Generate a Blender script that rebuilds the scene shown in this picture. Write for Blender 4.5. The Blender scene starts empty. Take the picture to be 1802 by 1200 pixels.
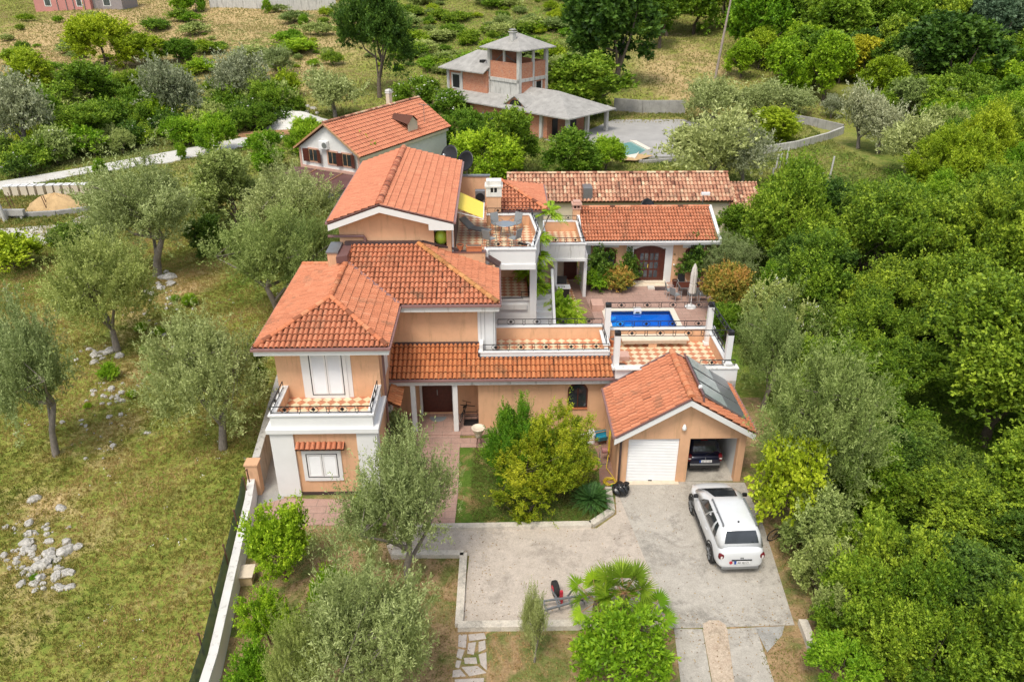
import bpy, bmesh, math, random
import numpy as np
from mathutils import Vector, Matrix
random.seed(7)
R=math.radians
S=bpy.context.scene
COL=S.collection
# ------------------------------------------------------------ camera, world, sun, exposure
F=1375.0; TH=R(27.0); PS=R(1.15); CH=21.0
cd=bpy.data.cameras.new('camera'); cam=bpy.data.objects.new('camera',cd); COL.objects.link(cam)
cam.location=(0,0,CH); cam.rotation_euler=(R(90)-TH,0,-PS)
cd.sensor_width=36; cd.lens=36*F/1802; cd.clip_end=3000; cd.clip_start=0.1
S.camera=cam
SUN_EL=R(60); SUN_AZ=R(205)      # azimuth from +Y clockwise: light from behind-left of the camera
W=bpy.data.worlds.new('World'); S.world=W; W.use_nodes=True
nt=W.node_tree; bg=nt.nodes['Background']; sk=nt.nodes.new('ShaderNodeTexSky')
sk.sky_type='NISHITA'; sk.sun_disc=False; sk.sun_elevation=SUN_EL; sk.sun_rotation=SUN_AZ
sk.air_density=1.0; sk.dust_density=3.0; sk.ozone_density=0.6
hs=nt.nodes.new('ShaderNodeHueSaturation'); hs.inputs['Saturation'].default_value=0.45
nt.links.new(sk.outputs[0],hs.inputs['Color']); nt.links.new(hs.outputs[0],bg.inputs[0]); bg.inputs[1].default_value=0.15
sd=bpy.data.lights.new('sun','SUN'); sun=bpy.data.objects.new('sun',sd); COL.objects.link(sun)
sd.energy=1.7; sd.angle=R(17); sd.color=(1.0,0.93,0.80)
dv=Vector((math.sin(SUN_AZ)*math.cos(SUN_EL),math.cos(SUN_AZ)*math.cos(SUN_EL),math.sin(SUN_EL)))
sun.rotation_euler=dv.to_track_quat('Z','Y').to_euler(); sun.location=(0,0,60)
S.view_settings.view_transform='Standard'; S.view_settings.look='None'
S.view_settings.exposure=0.46; S.view_settings.gamma=1
S.render.engine='CYCLES'
S.cycles.max_bounces=5; S.cycles.diffuse_bounces=3; S.cycles.transmission_bounces=3; S.cycles.glossy_bounces=2
S.cycles.transparent_max_bounces=4

# ------------------------------------------------------------ measuring helpers (photo pixel -> place in the world)
fw=(math.sin(PS)*math.cos(TH),math.cos(PS)*math.cos(TH),-math.sin(TH)); rt=(math.cos(PS),-math.sin(PS),0.)
up=(math.sin(PS)*math.sin(TH),math.cos(PS)*math.sin(TH),math.cos(TH))
def ray(px,py):
    a=(px-901)/F; b=-(py-600)/F
    return [fw[i]+a*rt[i]+b*up[i] for i in range(3)]
def az(px,py,z=0.0):
    d=ray(px,py); t=(z-CH)/d[2]; return (d[0]*t,d[1]*t,z)
def aY(px,py,Y):
    d=ray(px,py); t=Y/d[1]; return (d[0]*t,Y,CH+d[2]*t)
def hsh(a,b): return math.sin(a*1.7+b*2.3)*.5+math.sin(a*.61-b*.83+2.)*.5
def T(x,y):                      # height of the land
    z=0.0
    if y>100: z+=0.088*(y-100) if y<420 else 28.2+0.02*(y-420)
    if y>104: z+=0.5*hsh(x*.11,y*.13)*min(1,(y-104)/15)
    if x<-12 and y<64: z+=(0.16*hsh(x*.5,y*.45)+.05*hsh(x*1.7,y*1.9))*min(1,(-12-x)/3)*min(1,(64-y)/8)
    if x>16 and y<70: z-=0.10*min(x-16,25)*min(1,(70-y)/15)
    return z
def G(px,py):                    # pixel -> point on the land
    d=ray(px,py); t=10.0
    for i in range(4000):
        x,y,z=d[0]*t,d[1]*t,CH+d[2]*t
        if z<=T(x,y): break
        t+=0.05+t*0.0008
        if t>900: break
    return (x,y,T(x,y))
def ppm(x,y,z): return F/(x*fw[0]+y*fw[1]+(z-CH)*fw[2])

# ------------------------------------------------------------ object helpers
def tag(o,label=None,cat=None,group=None,kind=None):
    if label: o['label']=label
    if cat: o['category']=cat
    if group: o['group']=group
    if kind: o['kind']=kind
    return o
def thing(name,label,cat,loc=(0,0,0),rz=0,group=None):
    o=bpy.data.objects.new(name,None); COL.objects.link(o); o.location=loc; o.rotation_euler=(0,0,rz)
    o.empty_display_size=.3
    return tag(o,label,cat,group)
def copytree(o,loc,rz,sc=None,parent=None):
    c=o.copy(); COL.objects.link(c)
    if parent is None:
        c.location=loc; c.rotation_euler=(0,0,rz)
        if sc is not None: c.scale=sc
    else: c.parent=parent
    for ch in list(o.children): copytree(ch,None,None,None,c)
    return c
def rootloc(p):
    while p.parent: p=p.parent
    return p.location
class MB:
    def __init__(s): s.v=[]; s.f=[]
    def add(s,v,f):
        n=len(s.v); s.v+= [tuple(p) for p in v]; s.f+=[tuple(i+n for i in q) for q in f]; return s
    def box(s,x0,x1,y0,y1,z0,z1):
        if x0>x1:x0,x1=x1,x0
        if y0>y1:y0,y1=y1,y0
        if z0>z1:z0,z1=z1,z0
        return s.add([(x0,y0,z0),(x1,y0,z0),(x1,y1,z0),(x0,y1,z0),(x0,y0,z1),(x1,y0,z1),(x1,y1,z1),(x0,y1,z1)],
            [(3,2,1,0),(4,5,6,7),(0,1,5,4),(1,2,6,5),(2,3,7,6),(3,0,4,7)])
    def prism(s,poly,z0,z1):      # poly = list of (x,y) ccw ; z0,z1 numbers or per-vertex lists
        n=len(poly); a=z0 if hasattr(z0,'__len__') else [z0]*n; b=z1 if hasattr(z1,'__len__') else [z1]*n
        v=[(p[0],p[1],a[i]) for i,p in enumerate(poly)]+[(p[0],p[1],b[i]) for i,p in enumerate(poly)]
        f=[tuple(range(n-1,-1,-1)),tuple(range(n,2*n))]+[(i,(i+1)%n,n+(i+1)%n,n+i) for i in range(n)]
        return s.add(v,f)
    def bar(s,a,b,w,h=None):      # rectangular bar between two points
        a=Vector(a);b=Vector(b);h=h or w; d=(b-a)
        if d.length<1e-6: return s
        d.normalize(); u=d.cross(Vector((0,0,1)))
        if u.length<1e-3: u=Vector((1,0,0))
        u.normalize(); t=u.cross(d)
        u*=w/2; t*=h/2
        return s.add([a-u-t,a+u-t,a+u+t,a-u+t,b-u-t,b+u-t,b+u+t,b-u+t],[(3,2,1,0),(4,5,6,7),(0,1,5,4),(1,2,6,5),(2,3,7,6),(3,0,4,7)])
    def tube(s,pts,rad,n=8,cap=True):
        pts=[Vector(p) for p in pts]; m=len(pts)
        if not hasattr(rad,'__len__'): rad=[rad]*m
        base=len(s.v); prev=None
        for i,p in enumerate(pts):
            d=(pts[min(i+1,m-1)]-pts[max(i-1,0)]).normalized()
            if prev is None:
                u=d.orthogonal().normalized()
            else:
                u=(prev-d*prev.dot(d)).normalized()
            prev=u; w=d.cross(u)
            for k in range(n):
                an=2*math.pi*k/n; s.v.append(tuple(p+(u*math.cos(an)+w*math.sin(an))*rad[i]))
        for i in range(m-1):
            for k in range(n):
                a=base+i*n+k; b=base+i*n+(k+1)%n; s.f.append((a,b,b+n,a+n))
        if cap:
            s.f.append(tuple(base+k for k in range(n-1,-1,-1))); s.f.append(tuple(base+(m-1)*n+k for k in range(n)))
        return s
    def lathe(s,x,y,prof,n=16):   # prof: (r,z) bottom to top
        return s.tube_raw([[(x+r*math.cos(2*math.pi*k/n),y+r*math.sin(2*math.pi*k/n),z) for k in range(n)] for r,z in prof],n)
    def tube_raw(s,rings,n):
        base=len(s.v)
        for r in rings: s.v+=r
        m=len(rings)
        for i in range(m-1):
            for k in range(n):
                a=base+i*n+k;b=base+i*n+(k+1)%n; s.f.append((a,b,b+n,a+n))
        s.f.append(tuple(base+k for k in range(n-1,-1,-1))); s.f.append(tuple(base+(m-1)*n+k for k in range(n)))
        return s
    def build(s,name,mat,parent=None,world=True,smooth=False,bevel=0,sub=0,loc=None):
        me=bpy.data.meshes.new(name); v=s.v
        off=None
        if parent is not None and world: off=rootloc(parent)
        elif parent is None and loc is not None: off=Vector(loc)
        if off is not None: v=[(p[0]-off[0],p[1]-off[1],p[2]-off[2]) for p in v]
        me.from_pydata(v,[],s.f); me.validate(); me.update()
        if mat: me.materials.append(mat)
        o=bpy.data.objects.new(name,me); COL.objects.link(o)
        if parent is not None: o.parent=parent
        elif off is not None: o.location=off
        if smooth: me.shade_smooth()
        if bevel:
            b=o.modifiers.new('b','BEVEL'); b.width=bevel; b.segments=2; b.limit_method='ANGLE'
        if sub:
            b=o.modifiers.new('s','SUBSURF'); b.levels=sub; b.render_levels=sub
        return o
def polyclean(o):
    pass

# ------------------------------------------------------------ materials
MATS={}
def newmat(name):
    m=bpy.data.materials.new(name); m.use_nodes=True; t=m.node_tree
    p=t.nodes['Principled BSDF']; p.inputs['Roughness'].default_value=.7
    MATS[name]=m; return m,t,p
def N(t,k,**kw):
    n=t.nodes.new(k)
    for a,b in kw.items(): setattr(n,a,b)
    return n
def coords(t,scale=1.0,rot=0.0,kind='Object'):
    tc=N(t,'ShaderNodeTexCoord'); mp=N(t,'ShaderNodeMapping'); t.links.new(tc.outputs[kind],mp.inputs[0])
    if not hasattr(scale,'__len__'): scale=(scale,)*3
    mp.inputs['Scale'].default_value=scale; mp.inputs['Rotation'].default_value=(0,0,rot)
    return mp.outputs[0]
def noise(t,vec,scale,detail=6,rough=.6,dist=0):
    n=N(t,'ShaderNodeTexNoise'); n.inputs['Scale'].default_value=scale; n.inputs['Detail'].default_value=detail
    n.inputs['Roughness'].default_value=rough; n.inputs['Distortion'].default_value=dist
    if vec: t.links.new(vec,n.inputs['Vector'])
    return n.outputs['Fac']
def ramp(t,fac,stops):
    r=N(t,'ShaderNodeValToRGB'); e=r.color_ramp.elements
    while len(e)<len(stops): e.new(.5)
    for i,(p,c) in enumerate(stops):
        e[i].position=p; e[i].color=(c[0],c[1],c[2],1) if hasattr(c,'__len__') else (c,c,c,1)
    t.links.new(fac,r.inputs[0]); return r.outputs[0]
def mix(t,fac,a,b,mode='MIX'):
    m=N(t,'ShaderNodeMix',data_type='RGBA',blend_type=mode)
    for sock,val in ((m.inputs[0],fac),(m.inputs[6],a),(m.inputs[7],b)):
        if isinstance(val,bpy.types.NodeSocket): t.links.new(val,sock)
        elif hasattr(val,'__len__'): sock.default_value=(val[0],val[1],val[2],1)
        else: sock.default_value=val
    return m.outputs[2]
def bump(t,p,h,st=.3,dist=.02):
    b=N(t,'ShaderNodeBump'); b.inputs['Strength'].default_value=st; b.inputs['Distance'].default_value=dist
    t.links.new(h,b.inputs['Height']); t.links.new(b.outputs[0],p.inputs['Normal'])
def simple(name,col,rough=.6,metal=0,var=.12,scale=3,bumpst=0,stain=None,stainlo=.62,spec=None):
    m,t,p=newmat(name); v=coords(t)
    n=noise(t,v,scale,8,.65)
    lo=[c*(1-var) for c in col]; hi=[min(1,c*(1+var)) for c in col]
    c=ramp(t,n,[(.3,lo),(.7,hi)])
    if stain:
        mp=coords(t,(2.2,2.2,.30)); n2=noise(t,mp,1.6,8,.7)
        c=mix(t,ramp(t,n2,[(stainlo,0.),(stainlo+.16,1.)]),c,stain)
    t.links.new(c,p.inputs['Base Color']); p.inputs['Roughness'].default_value=rough; p.inputs['Metallic'].default_value=metal
    if spec is not None: p.inputs['Specular IOR Level'].default_value=spec
    if bumpst: bump(t,p,noise(t,v,scale*14,6),bumpst,.01)
    return m
peach=simple('peach_render',(.68,.40,.235),.85,var=.11,scale=.9,bumpst=.3,stain=(.53,.315,.175),stainlo=.53)
white=simple('white_paint',(.74,.74,.73),.6,var=.04,scale=1.2,bumpst=.1,stain=(.52,.50,.45),stainlo=.63)
whited=simple('weathered_white',(.68,.67,.64),.75,var=.07,scale=1.5,bumpst=.2,stain=(.33,.31,.27),stainlo=.55)
brown=simple('brown_metal',(.17,.09,.085),.45,var=.12,scale=4)
brownd=simple('dark_brown',(.07,.045,.045),.5,var=.15,scale=4)
pinkbr=simple('gutter_brown',(.27,.15,.14),.4,var=.12,scale=4)
iron=simple('black_iron',(.02,.02,.022),.45,var=.2,scale=9)
rust=simple('rusty_steel',(.13,.06,.04),.8,var=.3,scale=12)
wood=simple('dark_wood',(.085,.022,.014),.42,var=.3,scale=6)
woodl=simple('raw_timber',(.42,.24,.12),.75,var=.2,scale=6)
plastic_w=simple('white_plastic',(.78,.78,.78),.45,var=.03)
terracotta=simple('terracotta',(.50,.17,.07),.8,var=.15,scale=9,bumpst=.2)
greym=simple('grey_metal',(.28,.29,.30),.4,.6,var=.08)
chairg=simple('grey_textile',(.25,.27,.28),.8,var=.1)
black=simple('black_plastic',(.015,.015,.017),.4,var=.2)
rubber=simple('tyre_rubber',(.018,.018,.018),.85,var=.2)
green_p=simple('green_plastic',(.04,.22,.05),.4)
blue_p=simple('blue_plastic',(.02,.22,.33),.4)
limeball=simple('lime_vinyl',(.42,.62,.06),.35,var=.05)
yellow=simple('yellow_canvas',(.85,.66,.10),.7,var=.05,scale=5)
hose_y=simple('yellow_hose',(.65,.48,.03),.45)
travertine=simple('travertine',(.70,.60,.47),.6,var=.10,scale=5,bumpst=.2)
coping=simple('cream_coping',(.72,.66,.56),.6,var=.05,scale=4)
cream=simple('cream_render',(.62,.54,.42),.85,var=.08,scale=1,stain=(.4,.35,.28))
houswh=simple('white_render',(.68,.68,.66),.85,var=.05,scale=.8,stain=(.5,.5,.47))
pinkw=simple('pink_render',(.50,.22,.20),.85,var=.08,scale=.6)
canvas=simple('cream_canvas',(.62,.58,.52),.85,var=.06,scale=6,bumpst=.2)
concrete_b=simple('raw_concrete',(.33,.32,.30),.9,var=.22,scale=1.1,bumpst=.4,stain=(.17,.165,.155),stainlo=.57)
concrete_w=simple('wall_concrete',(.50,.49,.46),.9,var=.12,scale=1.4,bumpst=.4,stain=(.2,.19,.175),stainlo=.52)
sand=simple('sand',(.50,.34,.17),.95,var=.2,scale=3,bumpst=.6)
rockm=simple('limestone',(.46,.44,.40),.95,var=.35,scale=5,bumpst=.9,stain=(.2,.19,.14),stainlo=.52)
bluegl=simple('meter_blue',(.5,.6,.68),.5)
rubbish=simple('bin_liner',(.012,.013,.015),.25,var=.3)
pinkbl=simple('pink_block',(.55,.34,.27),.85,var=.08,scale=3)
# glass
def glassm(name,col,rough=.06):
    m,t,p=newmat(name); v=coords(t); n=noise(t,v,2.0,3)
    t.links.new(ramp(t,n,[(.3,[c*.6 for c in col]),(.7,[c*1.5 for c in col])]),p.inputs['Base Color'])
    p.inputs['Roughness'].default_value=rough; p.inputs['Specular IOR Level'].default_value=.8; return m
glass=glassm('dark_glass',(.025,.03,.035)); glassb=glassm('window_glass',(.06,.07,.08))
# roof tiles
def tilemat(name,c0,c1,c2,moss,mosslo=.62):
    m,t,p=newmat(name); a=N(t,'ShaderNodeAttribute',attribute_name='tint'); v=coords(t)
    c=ramp(t,a.outputs['Fac'],[(0,[q*.22 for q in c0]),(.2,c0),(.55,c1),(1,c2)])  # lowest stop is the painted shade of tile ends and valleys
    n=noise(t,v,1.1,9,.72); c=mix(t,ramp(t,n,[(mosslo,0.),(mosslo+.2,.85)]),c,moss)
    n2=noise(t,v,14,5,.6); c=mix(t,.35,c,ramp(t,n2,[(.25,.25),(.75,.75)]),'OVERLAY')
    t.links.new(c,p.inputs['Base Color']); p.inputs['Roughness'].default_value=.8; bump(t,p,n2,.25,.008); return m
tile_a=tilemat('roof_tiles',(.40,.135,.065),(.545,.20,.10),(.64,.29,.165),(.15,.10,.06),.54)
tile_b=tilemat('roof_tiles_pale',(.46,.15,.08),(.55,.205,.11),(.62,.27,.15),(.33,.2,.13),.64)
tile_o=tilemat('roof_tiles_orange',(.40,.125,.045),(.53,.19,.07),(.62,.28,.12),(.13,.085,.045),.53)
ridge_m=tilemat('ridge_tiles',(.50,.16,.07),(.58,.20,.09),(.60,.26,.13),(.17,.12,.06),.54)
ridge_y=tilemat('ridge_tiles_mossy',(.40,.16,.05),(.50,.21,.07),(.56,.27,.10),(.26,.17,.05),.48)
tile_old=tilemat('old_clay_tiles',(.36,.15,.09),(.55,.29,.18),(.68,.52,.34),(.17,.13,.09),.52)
# diamond terrace floor
def diamond(name,per=.5):
    m,t,p=newmat(name); v=coords(t,1/per*math.sqrt(2),R(45),'Object')
    ck=N(t,'ShaderNodeTexChecker'); ck.inputs['Scale'].default_value=1.0; t.links.new(v,ck.inputs['Vector'])
    v2=coords(t); n=noise(t,v2,5,6,.7); n2=noise(t,v2,.9,5,.6)
    ta=ramp(t,n,[(.3,(.42,.15,.075)),(.7,(.60,.27,.15))]); cr=ramp(t,n,[(.3,(.62,.50,.30)),(.7,(.78,.69,.50))])
    c=mix(t,ck.outputs['Fac'],ta,cr)
    c=mix(t,ramp(t,n2,[(.55,0.),(.72,.4)]),c,(.45,.33,.2))
    t.links.new(c,p.inputs['Base Color']); p.inputs['Roughness'].default_value=.5; return m
diam=diamond('diamond_floor_tiles',.43)
# ribbed shutters / louvres : real slats are modelled, the material is plain
# concrete paving
def paving(name,c0,c1,dark,scale=.6,joint=None,jc=(.2,.16,.13)):
    m,t,p=newmat(name); v=coords(t)
    n=noise(t,v,scale,12,.78,.1); c=ramp(t,n,[(.34,c0),(.60,c1)])
    n2=noise(t,v,scale*.5,12,.82,.25); c=mix(t,ramp(t,n2,[(.50,0.),(.62,.8)]),c,dark)
    n3=noise(t,v,24,8,.85); c=mix(t,.45,c,ramp(t,n3,[(.34,.15),(.66,.78)]),'OVERLAY'); n5=noise(t,v,scale*.9,10,.8,.2); c=mix(t,ramp(t,n5,[(.58,0.),(.72,.30)]),c,[min(.8,q*1.2) for q in c1])
    n4=noise(t,v,6,8,.8,.5); c=mix(t,ramp(t,n4,[(.60,0.),(.70,.45)]),c,dark)
    if joint:
        br=N(t,'ShaderNodeTexBrick'); t.links.new(coords(t,1/joint),br.inputs['Vector'])
        br.inputs['Scale'].default_value=1; br.inputs['Mortar Size'].default_value=.02; br.inputs['Brick Width'].default_value=1.0;br.inputs['Row Height'].default_value=.5
        c=mix(t,br.outputs['Fac'],c,mix(t,.6,c,jc))
    t.links.new(c,p.inputs['Base Color']); p.inputs['Roughness'].default_value=.9; bump(t,p,n3,.4,.01); return m
drive_m=paving('driveway_concrete',(.36,.33,.285),(.49,.455,.40),(.20,.185,.16),1.1)
drive_p=paving('driveway_pink_concrete',(.42,.36,.30),(.55,.48,.41),(.30,.26,.22),1.0)
pink_m=paving('pink_paving',(.36,.22,.175),(.46,.30,.245),(.27,.17,.135),.8,.9)
brick_m=paving('brown_paving',(.24,.13,.10),(.32,.19,.14),(.13,.09,.07),.9,.5)
kerb_m=paving('kerb_stone',(.50,.46,.39),(.66,.60,.51),(.24,.22,.19),1.3)
grav_m=paving('white_gravel',(.50,.49,.46),(.66,.65,.61),(.42,.38,.32),1.2)
slab_m=paving('grey_slab',(.33,.32,.30),(.45,.44,.41),(.23,.22,.2),.35)
flag_m=paving('flagstone',(.42,.37,.33),(.54,.48,.43),(.3,.26,.23),1.2)
pebble_m=paving('pebbles',(.40,.30,.22),(.58,.48,.37),(.26,.2,.14),3)
def brickwork():
    m,t,p=newmat('hollow_brick'); tc=N(t,'ShaderNodeTexCoord'); g=tc.outputs['Object']
    sx=N(t,'ShaderNodeSeparateXYZ'); t.links.new(g,sx.inputs[0]); ad=N(t,'ShaderNodeMath',operation='ADD'); t.links.new(sx.outputs[0],ad.inputs[0]); t.links.new(sx.outputs[1],ad.inputs[1])
    cb=N(t,'ShaderNodeCombineXYZ'); t.links.new(ad.outputs[0],cb.inputs[0]); t.links.new(sx.outputs[2],cb.inputs[1])
    br=N(t,'ShaderNodeTexBrick'); t.links.new(cb.outputs[0],br.inputs['Vector']); br.inputs['Scale'].default_value=2.2
    br.inputs['Color1'].default_value=(.46,.15,.075,1); br.inputs['Color2'].default_value=(.56,.24,.13,1); br.inputs['Mortar'].default_value=(.36,.28,.22,1)
    n=noise(t,coords(t),1.2,8,.7); c=mix(t,ramp(t,n,[(.55,0.),(.7,.5)]),br.outputs['Color'],(.33,.3,.27))
    t.links.new(c,p.inputs['Base Color']); p.inputs['Roughness'].default_value=.9; return m
brickm=brickwork()
def waterm():
    m,t,p=newmat('pool_water'); p.inputs['Base Color'].default_value=(.55,.85,.95,1); p.inputs['Roughness'].default_value=.03
    p.inputs['Transmission Weight'].default_value=1.0; p.inputs['IOR'].default_value=1.33
    n=noise(t,coords(t),2.5,3); bump(t,p,n,.06,.05)
    tr=N(t,'ShaderNodeBsdfTransparent'); tr.inputs[0].default_value=(.55,.82,.97,1)
    mx=N(t,'ShaderNodeMixShader'); mx.inputs[0].default_value=.9
    gl=N(t,'ShaderNodeBsdfGlossy'); gl.inputs['Roughness'].default_value=.04
    t.links.new(gl.outputs[0],mx.inputs[1]); t.links.new(tr.outputs[0],mx.inputs[2])
    out=[n for n in t.nodes if n.type=='OUTPUT_MATERIAL'][0]; t.links.new(mx.outputs[0],out.inputs[0]); return m
waterM=waterm()
poolblue=simple('pool_liner',(.02,.30,.78),.4,var=.12,scale=1.5)
pooldark=simple('pool_liner_mosaic',(.006,.05,.20),.4,var=.3,scale=12)
poolstep=simple('pool_step_liner',(.05,.42,.85),.4,var=.05,scale=2)
# car paint
def paint(name,col,metal=.1):
    m,t,p=newmat(name); p.inputs['Base Color'].default_value=(*col,1); p.inputs['Roughness'].default_value=.28; p.inputs['Metallic'].default_value=metal
    p.inputs['Coat Weight'].default_value=.6; p.inputs['Coat Roughness'].default_value=.08
    n=noise(t,coords(t),3,6,.7); t.links.new(ramp(t,n,[(.3,[c*.93 for c in col]),(.7,col)]),p.inputs['Base Color']); return m
carwhite=paint('white_car_paint',(.74,.76,.78)); cardark=paint('dark_blue_car_paint',(.008,.010,.03),.3)
redl=simple('tail_lamp_red',(.13,.008,.012),.2,var=.2,scale=8); lampw=simple('lamp_clear',(.7,.65,.62),.2)
redtx=simple('red_sticker',(.5,.03,.05),.5); blueb=simple('plate_blue',(.01,.07,.35),.5)
whitelamp=simple('opal_globe',(.8,.8,.78),.3)

# ground materials
def groundmat():
    m,t,p=newmat('meadow_grass'); v=coords(t)
    a=N(t,'ShaderNodeAttribute',attribute_name='dry'); b=N(t,'ShaderNodeAttribute',attribute_name='lush')
    n2=noise(t,v,2.6,12,.8,.2); n3=noise(t,v,22,8,.85); n4=noise(t,v,.38,12,.82,.3)
    green=ramp(t,n2,[(.30,(.10,.155,.025)),(.46,(.20,.245,.045)),(.58,(.30,.29,.07)),(.72,(.36,.26,.11))])
    dry=ramp(t,n2,[(.32,(.32,.22,.10)),(.5,(.48,.35,.17)),(.68,(.58,.46,.26))])
    lush=ramp(t,n2,[(.35,(.07,.13,.016)),(.6,(.15,.23,.035))])
    f=N(t,'ShaderNodeMath',operation='ADD'); t.links.new(a.outputs['Fac'],f.inputs[0])
    mm=N(t,'ShaderNodeMath',operation='MULTIPLY_ADD'); t.links.new(n4,mm.inputs[0]); mm.inputs[1].default_value=3.2; mm.inputs[2].default_value=-1.46; t.links.new(mm.outputs[0],f.inputs[1])
    c=mix(t,ramp(t,f.outputs[0],[(.25,0.),(.75,1.)]),green,dry)
    f2=N(t,'ShaderNodeMath',operation='ADD'); t.links.new(b.outputs['Fac'],f2.inputs[0]); t.links.new(mm.outputs[0],f2.inputs[1])
    c=mix(t,ramp(t,f2.outputs[0],[(.4,0.),(.8,1.)]),c,lush)
    n6=noise(t,v,6,10,.85); c=mix(t,.8,c,ramp(t,n6,[(.34,.18),(.66,.80)]),'OVERLAY'); c=mix(t,.75,c,ramp(t,n3,[(.28,.12),(.72,.82)]),'OVERLAY')
    t.links.new(c,p.inputs['Base Color']); p.inputs['Roughness'].default_value=.95; p.inputs['Specular IOR Level'].default_value=.1
    bump(t,p,n3,.5,.03); return m
ground_m=groundmat()
def soilmat(name,g0,g1,s0,s1,lo=.45,hi=.6):
    m,t,p=newmat(name); v=coords(t); n2=noise(t,v,1.6,10,.75,.5); n3=noise(t,v,14,8,.8); n1=noise(t,v,.7,8,.7,.8)
    gr=ramp(t,n2,[(.35,g0),(.65,g1)]); so=ramp(t,n2,[(.35,s0),(.65,s1)])
    c=mix(t,ramp(t,n1,[(lo,0.),(hi,1.)]),gr,so); c=mix(t,.7,c,ramp(t,n3,[(.28,.15),(.72,.8)]),'OVERLAY')
    t.links.new(c,p.inputs['Base Color']); p.inputs['Roughness'].default_value=.95; p.inputs['Specular IOR Level'].default_value=.1; bump(t,p,n3,.7,.04); return m
soil_m=soilmat('garden_soil',(.11,.15,.035),(.21,.22,.07),(.27,.18,.09),(.42,.29,.16),.42,.56)
lawn_m=soilmat('lawn',(.06,.12,.016),(.12,.19,.03),(.24,.16,.07),(.33,.22,.11),.50,.64)
# foliage
def leafmat(name,stops,trans=.28,rough=.55,spec=.3):
    m,t,p=newmat(name); a=N(t,'ShaderNodeAttribute',attribute_name='tint'); oi=N(t,'ShaderNodeObjectInfo')
    c=ramp(t,a.outputs['Fac'],stops)
    hv=N(t,'ShaderNodeHueSaturation'); t.links.new(c,hv.inputs['Color'])
    mr=N(t,'ShaderNodeMapRange'); t.links.new(oi.outputs['Random'],mr.inputs[0]); mr.inputs[3].default_value=.485; mr.inputs[4].default_value=.515; t.links.new(mr.outputs[0],hv.inputs['Hue'])
    mr2=N(t,'ShaderNodeMapRange'); t.links.new(oi.outputs['Random'],mr2.inputs[0]); mr2.inputs[3].default_value=1.18; mr2.inputs[4].default_value=.82; t.links.new(mr2.outputs[0],hv.inputs['Value'])
    t.links.new(hv.outputs[0],p.inputs['Base Color']); p.inputs['Roughness'].default_value=rough; p.inputs['Specular IOR Level'].default_value=spec
    tl=N(t,'ShaderNodeBsdfTranslucent'); t.links.new(hv.outputs[0],tl.inputs[0])
    mx=N(t,'ShaderNodeMixShader'); mx.inputs[0].default_value=trans; t.links.new(p.outputs[0],mx.inputs[1]); t.links.new(tl.outputs[0],mx.inputs[2])
    out=[n for n in t.nodes if n.type=='OUTPUT_MATERIAL'][0]; t.links.new(mx.outputs[0],out.inputs[0]); return m
L_olive=leafmat('olive_leaves',[(0,(.16,.20,.055)),(.5,(.325,.39,.135)),(1,(.55,.62,.27))])
L_oliveg=leafmat('olive_leaves_green',[(0,(.13,.18,.04)),(.5,(.29,.37,.095)),(1,(.50,.58,.20))])
L_oliveS=leafmat('olive_leaves_silver',[(0,(.17,.20,.09)),(.5,(.34,.37,.20)),(1,(.54,.57,.37))])
L_green=leafmat('green_leaves',[(0,(.055,.120,.008)),(.5,(.150,.275,.016)),(1,(.34,.48,.040))])
L_bright=leafmat('bright_leaves',[(0,(.10,.21,.008)),(.5,(.22,.40,.015)),(1,(.42,.60,.035))])
L_dark=leafmat('dark_leaves',[(0,(.032,.075,.010)),(.5,(.090,.175,.020)),(1,(.22,.34,.04))])
L_wood=leafmat('wood_leaves',[(0,(.050,.105,.009)),(.5,(.155,.265,.018)),(1,(.38,.51,.040))])
L_yel=leafmat('yellow_green_leaves',[(0,(.14,.21,.008)),(.5,(.29,.41,.015)),(1,(.50,.60,.035))])
L_gold=leafmat('yellow_leaves',[(0,(.30,.31,.015)),(.5,(.50,.50,.025)),(1,(.62,.60,.04))])
L_cyp=leafmat('golden_conifer',[(0,(.10,.17,.008)),(.45,(.28,.36,.014)),(1,(.60,.60,.035))])
L_cypg=leafmat('green_conifer',[(0,(.07,.16,.008)),(.5,(.16,.33,.015)),(1,(.36,.52,.03))])
L_red=leafmat('orange_tipped_leaves',[(0,(0.136,0.202,0.029)),(.5,(0.375,0.357,0.059)),(.8,(0.682,0.388,0.088)),(1,(0.720,0.341,0.118))])
L_blue=leafmat('blue_green_leaves',[(0,(0.068,0.124,0.066)),(.5,(0.136,0.217,0.118)),(1,(0.239,0.341,0.191))])
flower_w=simple('white_petals',(.8,.78,.75),.6,var=.05); flower_p=simple('purple_petals',(.25,.03,.45),.6,var=.1)
bark=simple('bark',(.13,.10,.075),.95,var=.35,scale=7,bumpst=.6); barkg=simple('grey_bark',(.22,.19,.16),.95,var=.3,scale=7,bumpst=.6)
grassM=leafmat('grass_blades',[(0,(.12,.15,.02)),(.35,(.24,.23,.045)),(.7,(.38,.29,.09)),(1,(.50,.36,.16))],.3)

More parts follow.
